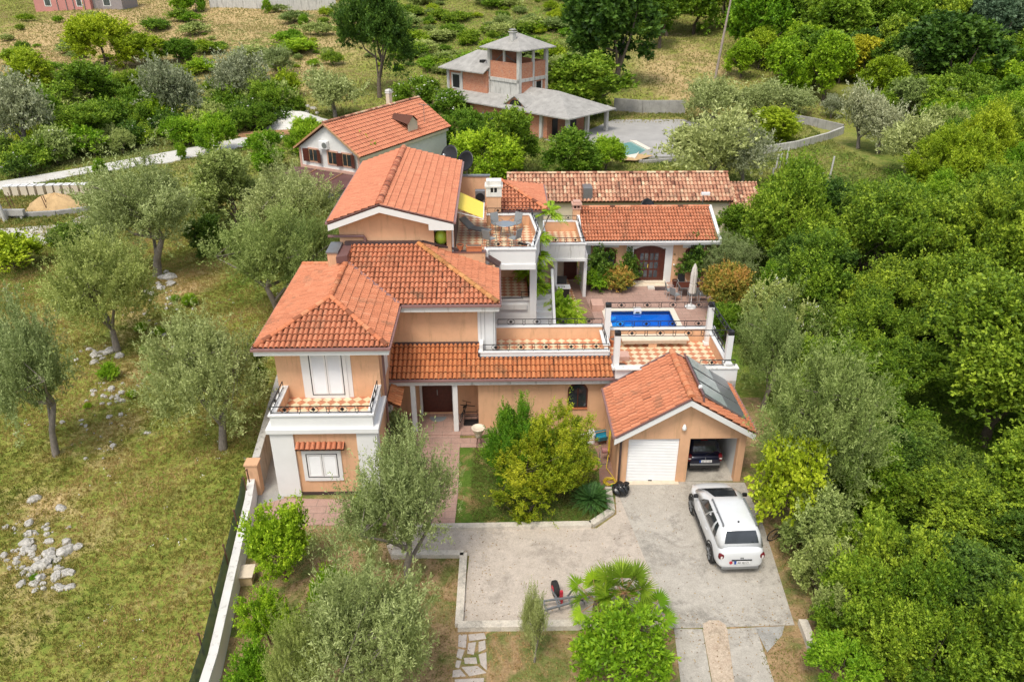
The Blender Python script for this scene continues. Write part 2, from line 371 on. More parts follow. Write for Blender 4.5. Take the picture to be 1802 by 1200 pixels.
# ------------------------------------------------------------ tiled roofs
def set_tint(me,arr):
    a=me.attributes.new('tint','FLOAT','FACE'); a.data.foreach_set('value',np.asarray(arr,dtype=np.float32))
def tiled(name,parent,P0,U,V,poly,mat,pitch=.215,row=.36,hh=.08,deck=.09,world=True,rng=None,tvar=.09):
    """real roof tiles over a convex polygon given in (u,v) metres; P0 eave origin, U along eave, V up the slope"""
    rng=rng or np.random.default_rng(abs(hash(name))%1000+int(P0[0]*10)%97)
    U=Vector(U).normalized(); V=Vector(V).normalized(); Nn=U.cross(V).normalized(); P0=Vector(P0)
    us=[p[0] for p in poly]; vs=[p[1] for p in poly]
    i0=math.floor(min(us)/pitch); i1=math.ceil(max(us)/pitch); j1=math.ceil(max(vs)/row)
    prof=[(0,.0),(.10,.62),(.30,1.),(.52,.92),(.70,.45),(.78,0.),(.88,-.25),(1.,0.)]
    bm=bmesh.new(); lay=bm.faces.layers.float.new('tint')
    for j in range(0,j1):
        for i in range(i0,i1):
            tn=float(np.clip(rng.normal(.55,tvar),0,1))
            du=rng.normal(0,.004); dh=rng.normal(0,.003)
            lo=[];hi=[];bot=[]
            for (a,h) in prof:
                u=(i+a)*pitch+du
                lo.append(bm.verts.new(P0+U*u+V*(j*row)+Nn*(h*hh+.055+dh)))
                hi.append(bm.verts.new(P0+U*u+V*((j+1)*row+.01)+Nn*(h*hh+.0)))
                bot.append(bm.verts.new(P0+U*u+V*(j*row)+Nn*(h*hh-.012)))
            for k in range(len(prof)-1):
                f=bm.faces.new((lo[k],lo[k+1],hi[k+1],hi[k])); f[lay]=max(0,tn-(0,0,0,.05,.3,.42,.3)[k])  # valley strips darker: shade between the barrels put into the tint, with grime
                f=bm.faces.new((bot[k],bot[k+1],lo[k+1],lo[k])); f[lay]=0  # tile end face near black: shadow under the overlap painted in
    # clip to the polygon
    n=len(poly); area=sum(poly[i][0]*poly[(i+1)%n][1]-poly[(i+1)%n][0]*poly[i][1] for i in range(n))
    pl=list(poly) if area>0 else list(reversed(poly))
    for k in range(n):
        a=pl[k]; b=pl[(k+1)%n]; e=Vector((b[0]-a[0],b[1]-a[1]))
        if e.length<1e-5: continue
        if abs(e.y)<1e-6 and abs(a[1])<1e-6: continue      # eave edge: keep whole tiles
        nout=U*e.y-V*e.x; co=P0+U*a[0]+V*a[1]
        bmesh.ops.bisect_plane(bm,geom=bm.verts[:]+bm.edges[:]+bm.faces[:],plane_co=co,plane_no=nout,clear_outer=True,dist=1e-5)
    # deck under the tiles
    top=[bm.verts.new(P0+U*p[0]+V*p[1]-Nn*.012) for p in pl]; bt=[bm.verts.new(P0+U*p[0]+V*p[1]-Nn*deck) for p in pl]
    bm.faces.new(top); bm.faces.new(list(reversed(bt)))
    for k in range(n): bm.faces.new((bt[k],bt[(k+1)%n],top[(k+1)%n],top[k]))
    me=bpy.data.meshes.new(name)
    off=rootloc(parent) if (parent is not None and world) else None
    if off is not None:
        for v in bm.verts: v.co-=off
    bm.to_mesh(me); bm.free(); me.materials.append(mat)
    o=bpy.data.objects.new(name,me); COL.objects.link(o); o.parent=parent; return o
def slope(name,parent,e0,e1,up_h,rise,run,poly_xy,mat,**kw):
    """roof plane: eave line e0->e1 (xyz), horizontal up-slope direction up_h, slope rise/run; polygon in plan (x,y)"""
    U=(Vector(e1)-Vector(e0)).normalized(); h=Vector((up_h[0],up_h[1],0)).normalized()
    V=Vector((h.x*run,h.y*run,rise)).normalized(); cs=run/math.hypot(run,rise)
    pts=[]
    for (x,y) in poly_xy:
        d=Vector((x-e0[0],y-e0[1],0)); pts.append((d.dot(Vector((U.x,U.y,0))),d.dot(h)/cs))
    return tiled(name,parent,e0,U,V,pts,mat,**kw)
def ridge(parent,a,b,mat=None,r=.115,name='ridge_tiles',world=True):
    a=Vector(a);b=Vector(b);L=(b-a).length; n=max(2,int(L/.36)); d=(b-a).normalized(); s=d.cross(Vector((0,0,1))).normalized(); u=s.cross(d)
    if u.z<0: u=-u
    m=MB(); tn=[]
    for i in range(n):
        p=a+d*(L*i/n); q=a+d*(L*(i+1.12)/n); K=7; w=random.uniform(-.008,.008)
        base=len(m.v); tv=random.random()
        for (c,rr) in ((p,r*1.12),(q,r*.92)):
            for k in range(K+1):
                an=math.pi*k/K; m.v.append(tuple(c+s*(math.cos(an)*rr+w)+u*(math.sin(an)*rr*.85+.03)))
        for k in range(K): m.f.append((base+k,base+k+1,base+K+2+k,base+K+1+k)); tn.append(tv)
        m.f.append(tuple(base+k for k in range(K+1))); tn.append(.2)
    o=m.build(name,mat or ridge_m,parent,world=world)
    if len(o.data.polygons)==len(tn): set_tint(o.data,tn)
    return o
def gutter(parent,pts,mat=None,w=.13,h=.10,name='gutter'):
    m=MB()
    for a,b in zip(pts[:-1],pts[1:]): m.bar(a,b,w,h)
    return m.build(name,mat or pinkbr,parent)
def wallx(m,x0,x1,y,t,z0,z1,ops=()):
    """wall along x with openings; y front face, t thickness towards +y"""
    xs=sorted({x0,x1,*[v for o in ops for v in o[:2]]}); zs=sorted({z0,z1,*[v for o in ops for v in o[2:]]})
    for a,b in zip(xs[:-1],xs[1:]):
        run=None
        for c,d in zip(zs[:-1],zs[1:]):
            mx,mz=(a+b)/2,(c+d)/2
            if any(o[0]<mx<o[1] and o[2]<mz<o[3] for o in ops):
                if run: m.box(a,b,y,y+t,run[0],run[1]); run=None
            else: run=(run[0],d) if run else (c,d)
        if run: m.box(a,b,y,y+t,run[0],run[1])
    return m
def railing(parent,a,b,h0=.06,h1=.34,step=.62,name='railing',start=0):
    a=Vector(a);b=Vector(b);L=(b-a).length;d=(b-a).normalized();m=MB();z=Vector((0,0,1))
    m.bar(a+z*h0,b+z*h0,.028,.02); m.bar(a+z*h1,b+z*h1,.04,.025)
    n=max(1,round(L/step))
    for i in range(n+1):
        p=a+d*(L*i/n)
        if (i+start)%2==0 or i in (0,n):
            o=.06 if 0<i<n else 0
            for s in ((-o,o) if o else (0,)): m.bar(p+d*s+z*(0 if abs(s)<1e-6 else h0),p+d*s+z*h1,.022)
            m.bar(p,p+z*h0,.025)
            if o: m.bar(p-d*o+z*(h0+h1)/2,p+d*o+z*(h0+h1)/2,.015)
        else:
            c=p+z*(h0+h1)/2; rr=(h1-h0)*.48; K=14
            ring=[c+d*(math.cos(2*math.pi*k/K)*rr*1.5)+z*(math.sin(2*math.pi*k/K)*rr) for k in range(K+1)]
            for q,w in zip(ring[:-1],ring[1:]): m.bar(q,w,.016)
            for an in (0,math.pi/2):
                e=d*math.cos(an)+z*math.sin(an); m.bar(c-e*rr*.55,c+e*rr*.55,.06)
    return m.build(name,iron,parent)
def shutters(parent,x0,x1,y,z0,z1,label=None):
    """closed louvred shutters in a white frame, facing -y"""
    w=.16
    fr=MB(); fr.box(x0-w,x0,y-.05,y+.05,z0-w,z1+w); fr.box(x1,x1+w,y-.05,y+.05,z0-w,z1+w); fr.box(x0,x1,y-.05,y+.05,z1,z1+w); fr.box(x0,x1,y-.07,y+.05,z0-w,z0)
    win=fr.build('window',white,parent)
    g=MB()
    for (a,b) in ((x0+.0,x0+.03),(x1-.03,x1)): g.box(a,b,y-.055,y-.01,z0,z1)
    g.box(x0,x1,y-.055,y-.01,z1-.03,z1); g.box(x0,x1,y-.055,y-.01,z0,z0+.03); g.build('seal',iron,win)
    mid=(x0+x1)/2
    for (a,b) in ((x0+.04,mid-.01),(mid+.01,x1-.04)):
        s=MB(); e=.07
        s.box(a,a+e,y-.045,y+.0,z0+.04,z1-.04); s.box(b-e,b,y-.045,y,z0+.04,z1-.04); s.box(a+e,b-e,y-.045,y,z0+.04,z0+.12); s.box(a+e,b-e,y-.045,y,z1-.12,z1-.04)
        k=z0+.12
        while k<z1-.15:
            s.add([(a+e,y-.040,k),(b-e,y-.040,k),(b-e,y-.005,k+.045),(a+e,y-.005,k+.045),(a+e,y-.036,k-.008),(b-e,y-.036,k-.008),(b-e,y-.001,k+.035),(a+e,y-.001,k+.035)],[(0,1,2,3),(7,6,5,4),(0,4,5,1),(2,6,7,3)]); k+=.052
        s.box(a+e,b-e,y+.006,y+.012,z0+.1,z1-.1)
        s.build('shutter',plastic_w,win)
    g=MB(); g.box(mid-.009,mid+.009,y-.03,y-.002,z0+.04,z1-.04); g.build('gap_seal',iron,win)
    return win
def archpoly(x0,x1,z0,zs,zt,n=10):
    cx=(x0+x1)/2; hw=(x1-x0)/2; p=[(x0,z0),(x1,z0)]
    for k in range(n+1):
        an=math.pi*k/n; p.append((cx+hw*math.cos(an),zs+(zt-zs)*math.sin(an)))
    return p
def archplate(m,x0,x1,y0,y1,z0,zs,zt):
    p=archpoly(x0,x1,z0,zs,zt); n=len(p)
    m.add([(a,y0,b) for a,b in p]+[(a,y1,b) for a,b in p],[tuple(range(n)),tuple(range(2*n-1,n-1,-1))]+[(i,n+i,n+(i+1)%n,(i+1)%n) for i in range(n)])
    return m
def archwindow(parent,x0,x1,y,z0,zs,zt,door=False,name='window',fw_=.08):
    fr=archplate(MB(),x0,x1,y-.03,y+.02,z0,zs,zt).build(name,wood,parent)
    mid=(x0+x1)/2
    if not door:
        g=archplate(MB(),x0+fw_,x1-fw_,y-.04,y-.031,z0+fw_,zs-.02,zs+.02).build('pane',glassb,fr)
        MB().box(mid-.02,mid+.02,y-.055,y-.041,z0+fw_,zt-.1).build('mullion',wood,fr)
    return fr
# ============================================================ THE VILLA
VL=thing('villa','large peach villa with stepped orange tiled roofs, white trim and tiled terraces','house',(-5,32,0))
def vwall(m,mat=peach,name='wall'): return m.build(name,mat,VL)
# --- left wing, lower storey (front y=26.81)
LX0,LX1,LY=-9.35,-4.98,26.81
m=MB(); wallx(m,LX0+.05,LX1-.05,LY+.10,.28,.18,3.25,[(-8.02,-6.72,.95,2.15)])
m.box(LX0+.05,LX0+.33,LY+.38,29.2,0,3.25).box(LX1-.33,LX1-.05,LY+.38,33.1,0,3.25)
vwall(m)
MB().box(LX0+.02,LX1-.02,LY+.08,LY+.3,-.05,.18).build('plinth',brownd,VL)
for a,b in ((LX0,LX0+.95),(LX1-.85,LX1)):
    MB().box(a,b,LY,LY+.6,0,3.24).build('corner_pilaster',white,VL,bevel=.01)
MB().prism([(LX0-.10,LY-.12),(LX1+.10,LY-.12),(LX1+.10,LY+2.5),(LX0-.10,LY+2.5)],3.24,3.46).build('cornice',white,VL,bevel=.015)
m=MB(); m.box(LX0+.12,LX1-.12,LY+.03,LY+.23,3.46,4.02); m.box(LX0+.12,LX0+.30,LY+.23,29.2,3.46,4.02); m.box(LX1-.30,LX1-.12,LY+.23,29.2,3.46,4.02); pr=m.build('balcony_parapet',white,VL)
m=MB(); m.box(LX0+.302,LX0+.32,LY+.24,29.2,3.47,3.98); m.box(LX1-.32,LX1-.302,LY+.24,29.2,3.47,3.98); m.build('parapet_lining',peach,pr)
m=MB(); m.box(LX0+.06,LX1-.06,LY-.03,LY+.26,4.02,4.08); m.box(LX0+.06,LX0+.34,LY+.26,29.2,4.02,4.08); m.box(LX1-.34,LX1-.06,LY+.26,29.2,4.02,4.08); m.build('parapet_coping',white,VL)
MB().box(LX0+.32,LX1-.32,LY+.25,29.2,3.42,3.475).build('balcony_floor',diam,VL)
railing(VL,(LX0+.16,LY+.1,4.08),(LX1-.16,LY+.1,4.08)); railing(VL,(LX0+.18,LY+.15,4.08),(LX0+.18,28.95,4.08)); railing(VL,(LX1-.18,LY+.15,4.08),(LX1-.18,28.95,4.08))
shutters(VL,-8.02,-6.72,LY+.1,.95,2.15)
# tiled awning over the shuttered window
slope('awning_roof',VL,(-8.35,LY-.18,2.50),(-6.35,LY-.18,2.50),(0,1),.22,.30,[(-8.35,LY-.18),(-6.35,LY-.18),(-6.35,LY+.1),(-8.35,LY+.1)],tile_a,row=.37)
# --- left wing, upper storey
UY=29.2; U0,U1=-9.42,-5.05
m=MB(); wallx(m,U0,U1,UY,.28,3.25,6.02,[(-8.0,-6.6,3.5,5.75)]); m.box(U0,U0+.28,UY+.28,37.3,0,6.02).box(U1-.28,U1,UY+.28,33.2,3.2,6.02).box(U0+.28,-5.05,37.0,37.3,0,6.02)
vwall(m)
MB().box(-5.05,-5.0,29.9,31.2,3.9,6.0).build('window_surround',white,VL)
shutters(VL,-8.0,-6.6,UY-.02,3.62,5.72)
MB().box(-8.35,-6.25,UY-.03,UY,3.48,6.0).build('window_surround',white,VL)
# roof of the left wing
E0,E1,Y0,Y1,ZE,RZ,RXc=-9.98,-4.5,28.45,37.8,6.24,7.28,-7.24
sl=(RZ-ZE)/(RXc-E0)
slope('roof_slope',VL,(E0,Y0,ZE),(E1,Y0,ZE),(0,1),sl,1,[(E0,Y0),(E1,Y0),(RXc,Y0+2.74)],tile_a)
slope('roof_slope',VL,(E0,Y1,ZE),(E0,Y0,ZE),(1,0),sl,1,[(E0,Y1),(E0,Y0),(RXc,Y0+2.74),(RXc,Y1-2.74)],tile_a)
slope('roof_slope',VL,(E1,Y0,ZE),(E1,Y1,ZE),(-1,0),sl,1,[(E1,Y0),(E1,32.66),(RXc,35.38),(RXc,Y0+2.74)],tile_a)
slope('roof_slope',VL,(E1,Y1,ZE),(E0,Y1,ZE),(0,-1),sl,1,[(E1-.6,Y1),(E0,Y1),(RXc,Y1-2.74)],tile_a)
ap=(RXc,Y0+2.74,RZ+.05); ap2=(RXc,Y1-2.74,RZ+.05)
ridge(VL,(E0+.05,Y0+.05,ZE+.06),ap); ridge(VL,(E1-.05,Y0+.05,ZE+.06),ap); ridge(VL,ap,ap2); ridge(VL,(E0+.05,Y1-.05,ZE+.06),ap2)
m=MB(); m.box(E0-.02,E1+.02,Y0-.03,Y0+.12,5.93,6.17); m.box(E0-.02,E0+.10,Y0+.12,Y1,5.93,6.17); m.box(E1-.10,E1+.02,Y0+.12,32.55,5.93,6.17); m.build('fascia',white,VL)
MB().box(E0+.1,E1-.1,Y0+.1,Y1-.1,5.96,6.0).build('soffit',white,VL)
gutter(VL,[(E0-.04,Y1,6.22),(E0-.04,Y0-.09,6.22)]); gutter(VL,[(E0-.1,Y0-.09,6.22),(E1+.1,Y0-.09,6.22)]); gutter(VL,[(E1+.05,Y0-.03,6.22),(E1+.05,32.6,6.22)])
m=MB(); m.tube([(LX1+.08,29.3,5.95),(LX1+.08,29.35,5.6),(LX1+.08,29.35,.1)],.055); m.build('downpipe',brown,VL)
# side window with its own tiled hood, facing the porch
m=MB(); m.box(LX1-.06,LX1+.03,30.3,31.3,.9,2.3); w=m.build('window',white,VL)
MB().box(LX1+.031,LX1+.05,30.42,31.18,1.0,2.2).build('shutter',plastic_w,w)
slope('awning_roof',VL,(LX1+.55,30.0,2.45),(LX1+.55,31.6,2.45),(-1,0),.34,.6,[(LX1+.55,30.0),(LX1+.55,31.6),(LX1-.02,31.6),(LX1-.02,30.0)],tile_o,row=.37)
# --- middle block upper storey
m=MB(); m.box(-5.05,-.12,33.2,33.45,3.2,6.02).box(-.38,-.12,33.45,43,3.2,6.3); m.box(-8,-3.5,36.9,37.1,0,7.6).box(-3.5,-.12,37.1,37.3,0,6.1); vwall(m)
MB().box(-.95,-.09,33.14,33.2,3.3,6.0).build('corner_pilaster',white,VL)
MB().box(-.12,-.08,33.14,34.9,3.3,6.0).build('corner_pilaster',white,VL)
m=MB(); 
for x in (-.80,-.62,-.2): m.box(x-.006,x+.006,33.12,33.141,3.4,5.95)
m.build('door_seam',greym,VL)
slope('roof_slope',VL,(-4.5,32.64,ZE),(.05,32.64,ZE),(0,1),sl,1,[(-4.55,32.64),(.05,32.64),(-3.87,36.56),(-7.16,36.56),(-7.16,35.28)],tile_a)
slope('roof_slope',VL,(.05,32.64,ZE),(.05,36.9,ZE),(-1,0),sl,1,[(.05,32.64),(.05,36.9),(-3.87,36.9),(-3.87,36.56)],tile_a)
ridge(VL,(.0,32.69,ZE+.07),(-3.87,36.56,ZE+.05+sl*3.92),ridge_y,r=.13)
m=MB(); m.box(-4.55,.07,32.61,32.76,5.9,6.17); m.box(-.08,.07,32.76,36.9,5.9,6.17); m.build('fascia',whited,VL)
MB().box(-4.6,-.08,32.7,33.2,5.96,5.99).build('soffit',white,VL)
gutter(VL,[(-4.5,32.56,6.22),(.16,32.56,6.22)]); gutter(VL,[(.11,32.6,6.22),(.11,36.95,6.22)],brown)
# flashings and the little grey-capped wall between the roofs
zt=ZE+sl*3.92
MB().box(-7.5,-3.7,36.58,36.79,zt-.1,zt+.16).build('flashing',brownd,VL)
m=MB(); m.bar((-3.7,36.78,zt+.12),(-.7,36.9,7.0),.06,.1); m.bar((-.7,36.85,6.98),(.05,36.95,6.42),.06,.12); m.build('flashing',brownd,VL)
MB().prism([(-7.66,35.0),(-7.16,35.2),(-7.16,36.9),(-7.66,36.9)],[zt-.35]*4,[zt-.02]*4).build('flashing',brown,VL)
MB().box(-8.15,-7.66,35.4,36.75,5.9,zt+.02).build('parapet_stub',peach,VL); MB().box(-8.2,-7.62,35.35,36.8,zt+.02,zt+.1).build('parapet_coping',greym,VL)
m=MB(); m.tube([(-8.3,36.7,8.15),(-6.55,36.7,8.15),(-6.5,36.7,8.05),(-6.5,36.65,7.55)],.075); m.build('downpipe',brown,VL)
m=MB(); m.bar((-4.52,32.66,ZE+.1),(-7.15,35.3,7.33),.16,.03); m.build('valley_gutter',pinkbr,VL)
# --- gabled block behind
gx0,gx1,gy0,gy1,gz,gr,gxr=-8.15,-2.12,36.2,47.9,8.96,9.86,-5.62
def gzat(x): return gz+(gr-gz)*((x-gx0)/(gxr-gx0) if x<gxr else (gx1-x)/(gx1-gxr))
wa,wb=-7.76,-2.27
m=MB()
front=[(wa,6.0),(-3.12,6.0),(-3.12,gzat(-3.12)-.1),(gxr,gr-.1),(wa,gzat(wa)-.1)]
n=len(front); m.add([(a,36.8,b) for a,b in front]+[(a,37.05,b) for a,b in front],[tuple(range(n)),tuple(range(2*n-1,n-1,-1))]+[(i,n+i,n+(i+1)%n,(i+1)%n) for i in range(n)])
m.box(-3.12,-2.5,36.8,37.05,6.0,7.45).box(-2.5,wb,36.8,37.05,6.0,9.0).box(-3.12,-2.5,36.8,37.05,8.62,9.0)
m.box(wa,wa+.25,37.05,47.5,0,9.0).box(wb-.25,wb,37.05,47.5,6.0,9.02).box(wa+.25,wb-.25,47.3,47.5,0,9.1)
vwall(m)
MB().box(-3.12,-2.5,37.5,37.55,7.3,8.7).build('niche_back',white,VL); MB().box(-3.12,-2.5,37.05,37.5,7.38,7.45).build('niche_floor',terracotta,VL)
m=MB(); 
for a,b,c in ((-3.12,8.3,.0),(-2.5,8.3,1)):
    pts=[]
    for k in range(6):
        an=math.pi/2*k/5; 
        pts.append((-2.81+(-.31 if c==0 else .31)*math.cos(an),8.32+.30*math.sin(an)))
    cr=(-3.12,8.63) if c==0 else (-2.5,8.63)
    q=[cr]+pts; n=len(q); m.add([(x,36.79,z) for x,z in q]+[(x,37.0,z) for x,z in q],[tuple(range(n)),tuple(range(2*n-1,n-1,-1))])
m.build('niche_arch',white,VL)
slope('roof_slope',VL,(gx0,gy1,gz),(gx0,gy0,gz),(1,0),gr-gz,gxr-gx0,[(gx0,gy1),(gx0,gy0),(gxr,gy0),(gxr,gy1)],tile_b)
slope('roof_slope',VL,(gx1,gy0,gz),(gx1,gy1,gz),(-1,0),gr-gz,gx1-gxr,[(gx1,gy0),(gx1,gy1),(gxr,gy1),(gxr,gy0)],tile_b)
ridge(VL,(gxr,gy0+.05,gr+.05),(gxr,gy1-.1,gr+.05),tile_b,r=.17)
m=MB()
def rake(m,xa,za,xb,zb,y0,y1,h0,h1,drop=.30):
    m.add([(xa,y0,za-drop),(xb,y0,zb-drop),(xb,y0,zb),(xa,y0,za),(xa,y1,za-drop),(xb,y1,zb-drop),(xb,y1,zb),(xa,y1,za)],[(0,1,2,3),(7,6,5,4),(0,4,5,1),(3,2,6,7),(0,3,7,4),(1,5,6,2)])
rake(m,gx0,gz-.06,gxr,gr-.06,gy0-.02,gy0+.14,0,0); rake(m,gxr,gr-.06,gx1,gz-.06,gy0-.02,gy0+.14,0,0)
m.add([(-3.3,gy0-.024,gz-.36),(gx1+.02,gy0-.024,gz-.36),(gx1+.02,gy0-.024,gz-.07),(-3.3,gy0-.024,gzat(-3.3)-.1),(-3.3,gy0+.6,gz-.36),(gx1+.02,gy0+.6,gz-.36),(gx1+.02,gy0+.6,gz-.12),(-3.3,gy0+.6,gzat(-3.3)-.15)],[(0,1,2,3),(7,6,5,4),(0,4,5,1),(1,5,6,2),(0,3,7,4)]); m.box(gx1-.12,gx1+.02,gy0+.14,gy1,gz-.36,gz-.06); m.box(gx0-.02,gx0+.12,gy0+.14,gy1,gz-.36,gz-.06)
m.build('fascia',white,VL)
m=MB(); m.add([(gx0,gy0+.1,gz-.2),(gxr,gy0+.1,gr-.2),(gxr,gy1,gr-.2),(gx0,gy1,gz-.2)],[(3,2,1,0)]); m.add([(gx1,gy0+.1,gz-.2),(gxr,gy0+.1,gr-.2),(gxr,gy1,gr-.2),(gx1,gy1,gz-.2)],[(0,1,2,3)]); m.build('soffit',white,VL)
gutter(VL,[(gx0-.06,gy0,gz),(gx0-.06,gy1,gz)]); gutter(VL,[(gx1+.06,gy0,gz),(gx1+.06,gy1,gz)],w=.16)
m=MB(); m.bar((gx0,gy0-.03,gz+.04),(gxr,gy0-.03,gr+.04),.06,.05); m.bar((gxr,gy0-.03,gr+.04),(gx1,gy0-.03,gz+.04),.06,.05); m.build('verge_trim',brown,VL)
m=MB(); m.tube([(wb+.06,36.95,8.8),(wb+.06,36.95,7.2)],.05); m.build('downpipe',white,VL)
m=MB(); m.box(wb-.01,wb+.05,39.5,43.5,6.5,8.6); m.build('terrace_door',brownd,VL)
# --- upper terrace
m=MB(); m.prism([(wb,37.0),(-.6,37.0),(-.6,38.05),(1.95,38.05),(2.25,40.3),(1.85,43.5),(-.6,43.5),(-.6,47.9),(wb,47.9)],6.10,6.40); m.build('upper_terrace_floor',diam,VL)
MB().box(wb,-.6,36.82,37.06,5.9,7.20).build('parapet',peach,VL); MB().box(wb-.0,-.56,36.78,37.10,7.20,7.25).build('parapet_coping',brown,VL)
m=MB(); m.box(-.62,1.98,38.0,38.22,5.92,6.90); m.prism([(1.98,38.0),(2.32,40.3),(2.14,40.35),(1.78,38.2)],5.92,6.9); m.build('terrace_parapet',white,VL)
m=MB(); m.box(-.66,2.02,37.94,38.28,6.90,6.98).box(-.66,2.0,37.93,38.1,5.82,6.12); m.build('parapet_coping',white,VL,bevel=.01)
m=MB(); m.box(-.6,1.95,43.35,43.53,6.3,7.02); m.prism([(2.14,40.35),(2.32,40.3),(2.03,43.5),(1.85,43.5)],6.0,7.02); m.build('parapet',peach,VL)
m=MB(); m.box(-.6,1.98,43.31,43.57,7.02,7.08); m.prism([(2.10,40.3),(2.38,40.28),(2.09,43.57),(1.83,43.5)],7.021,7.081); m.prism([(1.74,38.28),(2.02,38.28),(2.38,40.28),(2.10,40.3)],6.981,7.041); m.build('parapet_coping',white,VL)
railing(VL,(-.55,38.1,6.98),(1.9,38.1,6.98)); railing(VL,(-.55,43.44,7.08),(1.9,43.44,7.08)); railing(VL,(1.96,43.4,7.08),(2.24,40.4,7.08)); railing(VL,(2.2,40.2,7.04),(1.93,38.3,7.04))
MB().prism([(-.66,37.1),(-.45,37.1),(-.45,38.0),(-.66,38.0)],5.9,[7.2,7.2,6.9,6.9]).build('parapet',white,VL)
m=MB(); m.bar((-.52,37.12,6.85),(.1,37.9,6.15),.12,.3); m.build('flashing',brown,VL)
# wall behind the terrace
MB().box(-2.3,-.45,47.9,48.15,6,8.05).build('wall',peach,VL); MB().box(-2.35,-.4,47.85,48.2,8.05,8.13).build('parapet_coping',greym,VL)
# chimney
m=MB(); m.box(-.58,.25,43.6,44.25,6.0,8.05); ch=m.build('chimney',peach,VL)
m=MB(); m.box(-.62,.29,43.56,44.29,8.05,8.28).box(-.62,-.35,43.56,44.29,8.28,8.6).box(.02,.29,43.56,44.29,8.28,8.6).box(-.35,.02,43.7,44.29,8.28,8.6).box(-.19,-.14,43.565,43.7,8.28,8.6).box(-.68,.35,43.5,44.35,8.6,8.70).box(-.6,.27,43.58,44.27,8.70,8.95); m.build('chimney_cap',whited,ch)
MB().box(-.34,.01,43.62,43.69,8.3,8.58).build('flue_opening',black,ch)
# stair tower with a small hipped roof
sz=7.08
slope('roof_slope',VL,(.25,44.0,sz),(2.95,44.0,sz),(0,1),sl,1,[(.25,44.0),(2.95,44.0),(.25,46.7)],tile_a)
slope('roof_slope',VL,(2.95,44.0,sz),(2.95,49.4,sz),(-1,0),sl,1,[(2.95,44.0),(2.95,49.4),(.25,46.7)],tile_b)
slope('roof_slope',VL,(-.5,49.4,sz),(2.95,49.4,sz),(0,-1),sl,1,[(2.95,49.4),(.25,49.4),(.25,46.7)][::1],tile_b)
ridge(VL,(2.9,44.05,sz+.07),(.25,46.7,sz+.07+sl*2.7))
m=MB(); m.box(.25,2.72,44.3,49.2,0,sz-.12); m.build('wall',whited,VL)
gutter(VL,[(.25,43.96,sz-.02),(3.0,43.96,sz-.02)],brown); gutter(VL,[(3.02,43.9,sz-.02),(3.02,49.4,sz-.02)])
MB().box(.3,2.95,44.05,44.2,sz-.35,sz-.1).build('fascia',white,VL)
# --- covered terrace below the upper one
MB().box(-.1,1.72,39.45,43.2,3.1,3.25).build('covered_terrace_floor',diam,VL)
MB().box(-.1,1.75,43.2,43.4,0,6.1).build('wall',peach,VL)
m=MB(); m.box(-.1,2.15,39.2,39.42,1.2,3.55); m.build('terrace_parapet',white,VL)
m=MB(); m.box(-.1,1.85,39.1,39.5,3.55,3.62).box(-.1,1.6,39.08,39.2,3.0,3.3); m.build('parapet_coping',whited,VL)
MB().box(0,1.4,39.15,39.3,3.621,3.66).build('planter_strip',greym,VL)
MB().box(0,1.95,38.7,39.2,0,1.25).build('ledge',whited,VL)
m=MB(); m.box(1.75,2.12,39.0,39.6,0,5.92).box(1.9,2.12,39.6,43.4,3.2,3.9).box(1.9,2.12,43.0,44.3,0,6); m.box(1.9,2.12,39.6,43.0,0,3.2); m.build('pillar_wall',white,VL)
m=MB(); m.box(1.05,1.8,38.95,39.1,3.62,3.64); railing(VL,(1.3,39.3,3.62),(1.8,39.3,3.62),h1=.36)
# stair down beside it
m=MB()
for i in range(10): m.box(2.14,3.2,43.0-i*.3,43.3-i*.3,2.6-i*.26-.5,2.6-i*.26)
m.prism([(3.2,40.0),(3.35,40.0),(3.35,43.6),(3.2,43.6)],0,[1.0,1.0,3.6,3.6]); m.build('outer_stair',white,VL)
# --- first floor terrace over the grill place
MB().box(3.05,5.62,47.0,52.0,2.82,3.1).build('roof_slab',whited,VL)
MB().box(3.3,5.5,47.2,51.8,3.1,3.13).build('terrace_floor',diam,VL)
m=MB(); m.box(3.05,5.62,47.0,47.18,3.1,3.9); m.box(2.6,3.1,46.2,47.05,2.82,4.1); m.build('terrace_parapet',whited,VL)
m=MB(); m.box(3.3,5.5,51.8,52.0,3.1,3.8).box(5.45,5.62,47.18,52.0,3.1,3.8).box(3.05,3.2,47.18,52.,3.1,3.8); m.build('parapet',peach,VL)
m=MB(); m.box(3.0,5.68,46.95,47.22,3.9,3.96).box(5.42,5.68,47.22,52.05,3.8,3.87).box(3.0,5.42,51.77,52.05,3.8,3.87).box(3.0,3.23,47.22,51.77,3.8,3.87).box(3.0,5.68,46.9,47.0,2.78,2.95); m.build('parapet_coping',white,VL)
railing(VL,(3.1,47.1,3.96),(5.6,47.1,3.96)); railing(VL,(5.55,47.2,3.87),(5.55,51.9,3.87)); railing(VL,(3.2,51.9,3.87),(5.5,51.9,3.87))
m=MB(); m.lathe(3.74,47.35,[(.2,0.0),(.2,.12),(.16,.14),(.155,2.82)],14); m.build('column',white,VL,smooth=False)
m=MB(); m.box(2.6,4.7,50.6,50.9,0,2.82); m.build('wall',cream,VL); MB().box(5.62,5.82,47.3,49.9,0,3.1).build('wall',white,VL)
MB().box(4.6,5.5,50.4,50.5,.1,2.3).build('cellar_door',wood,VL)
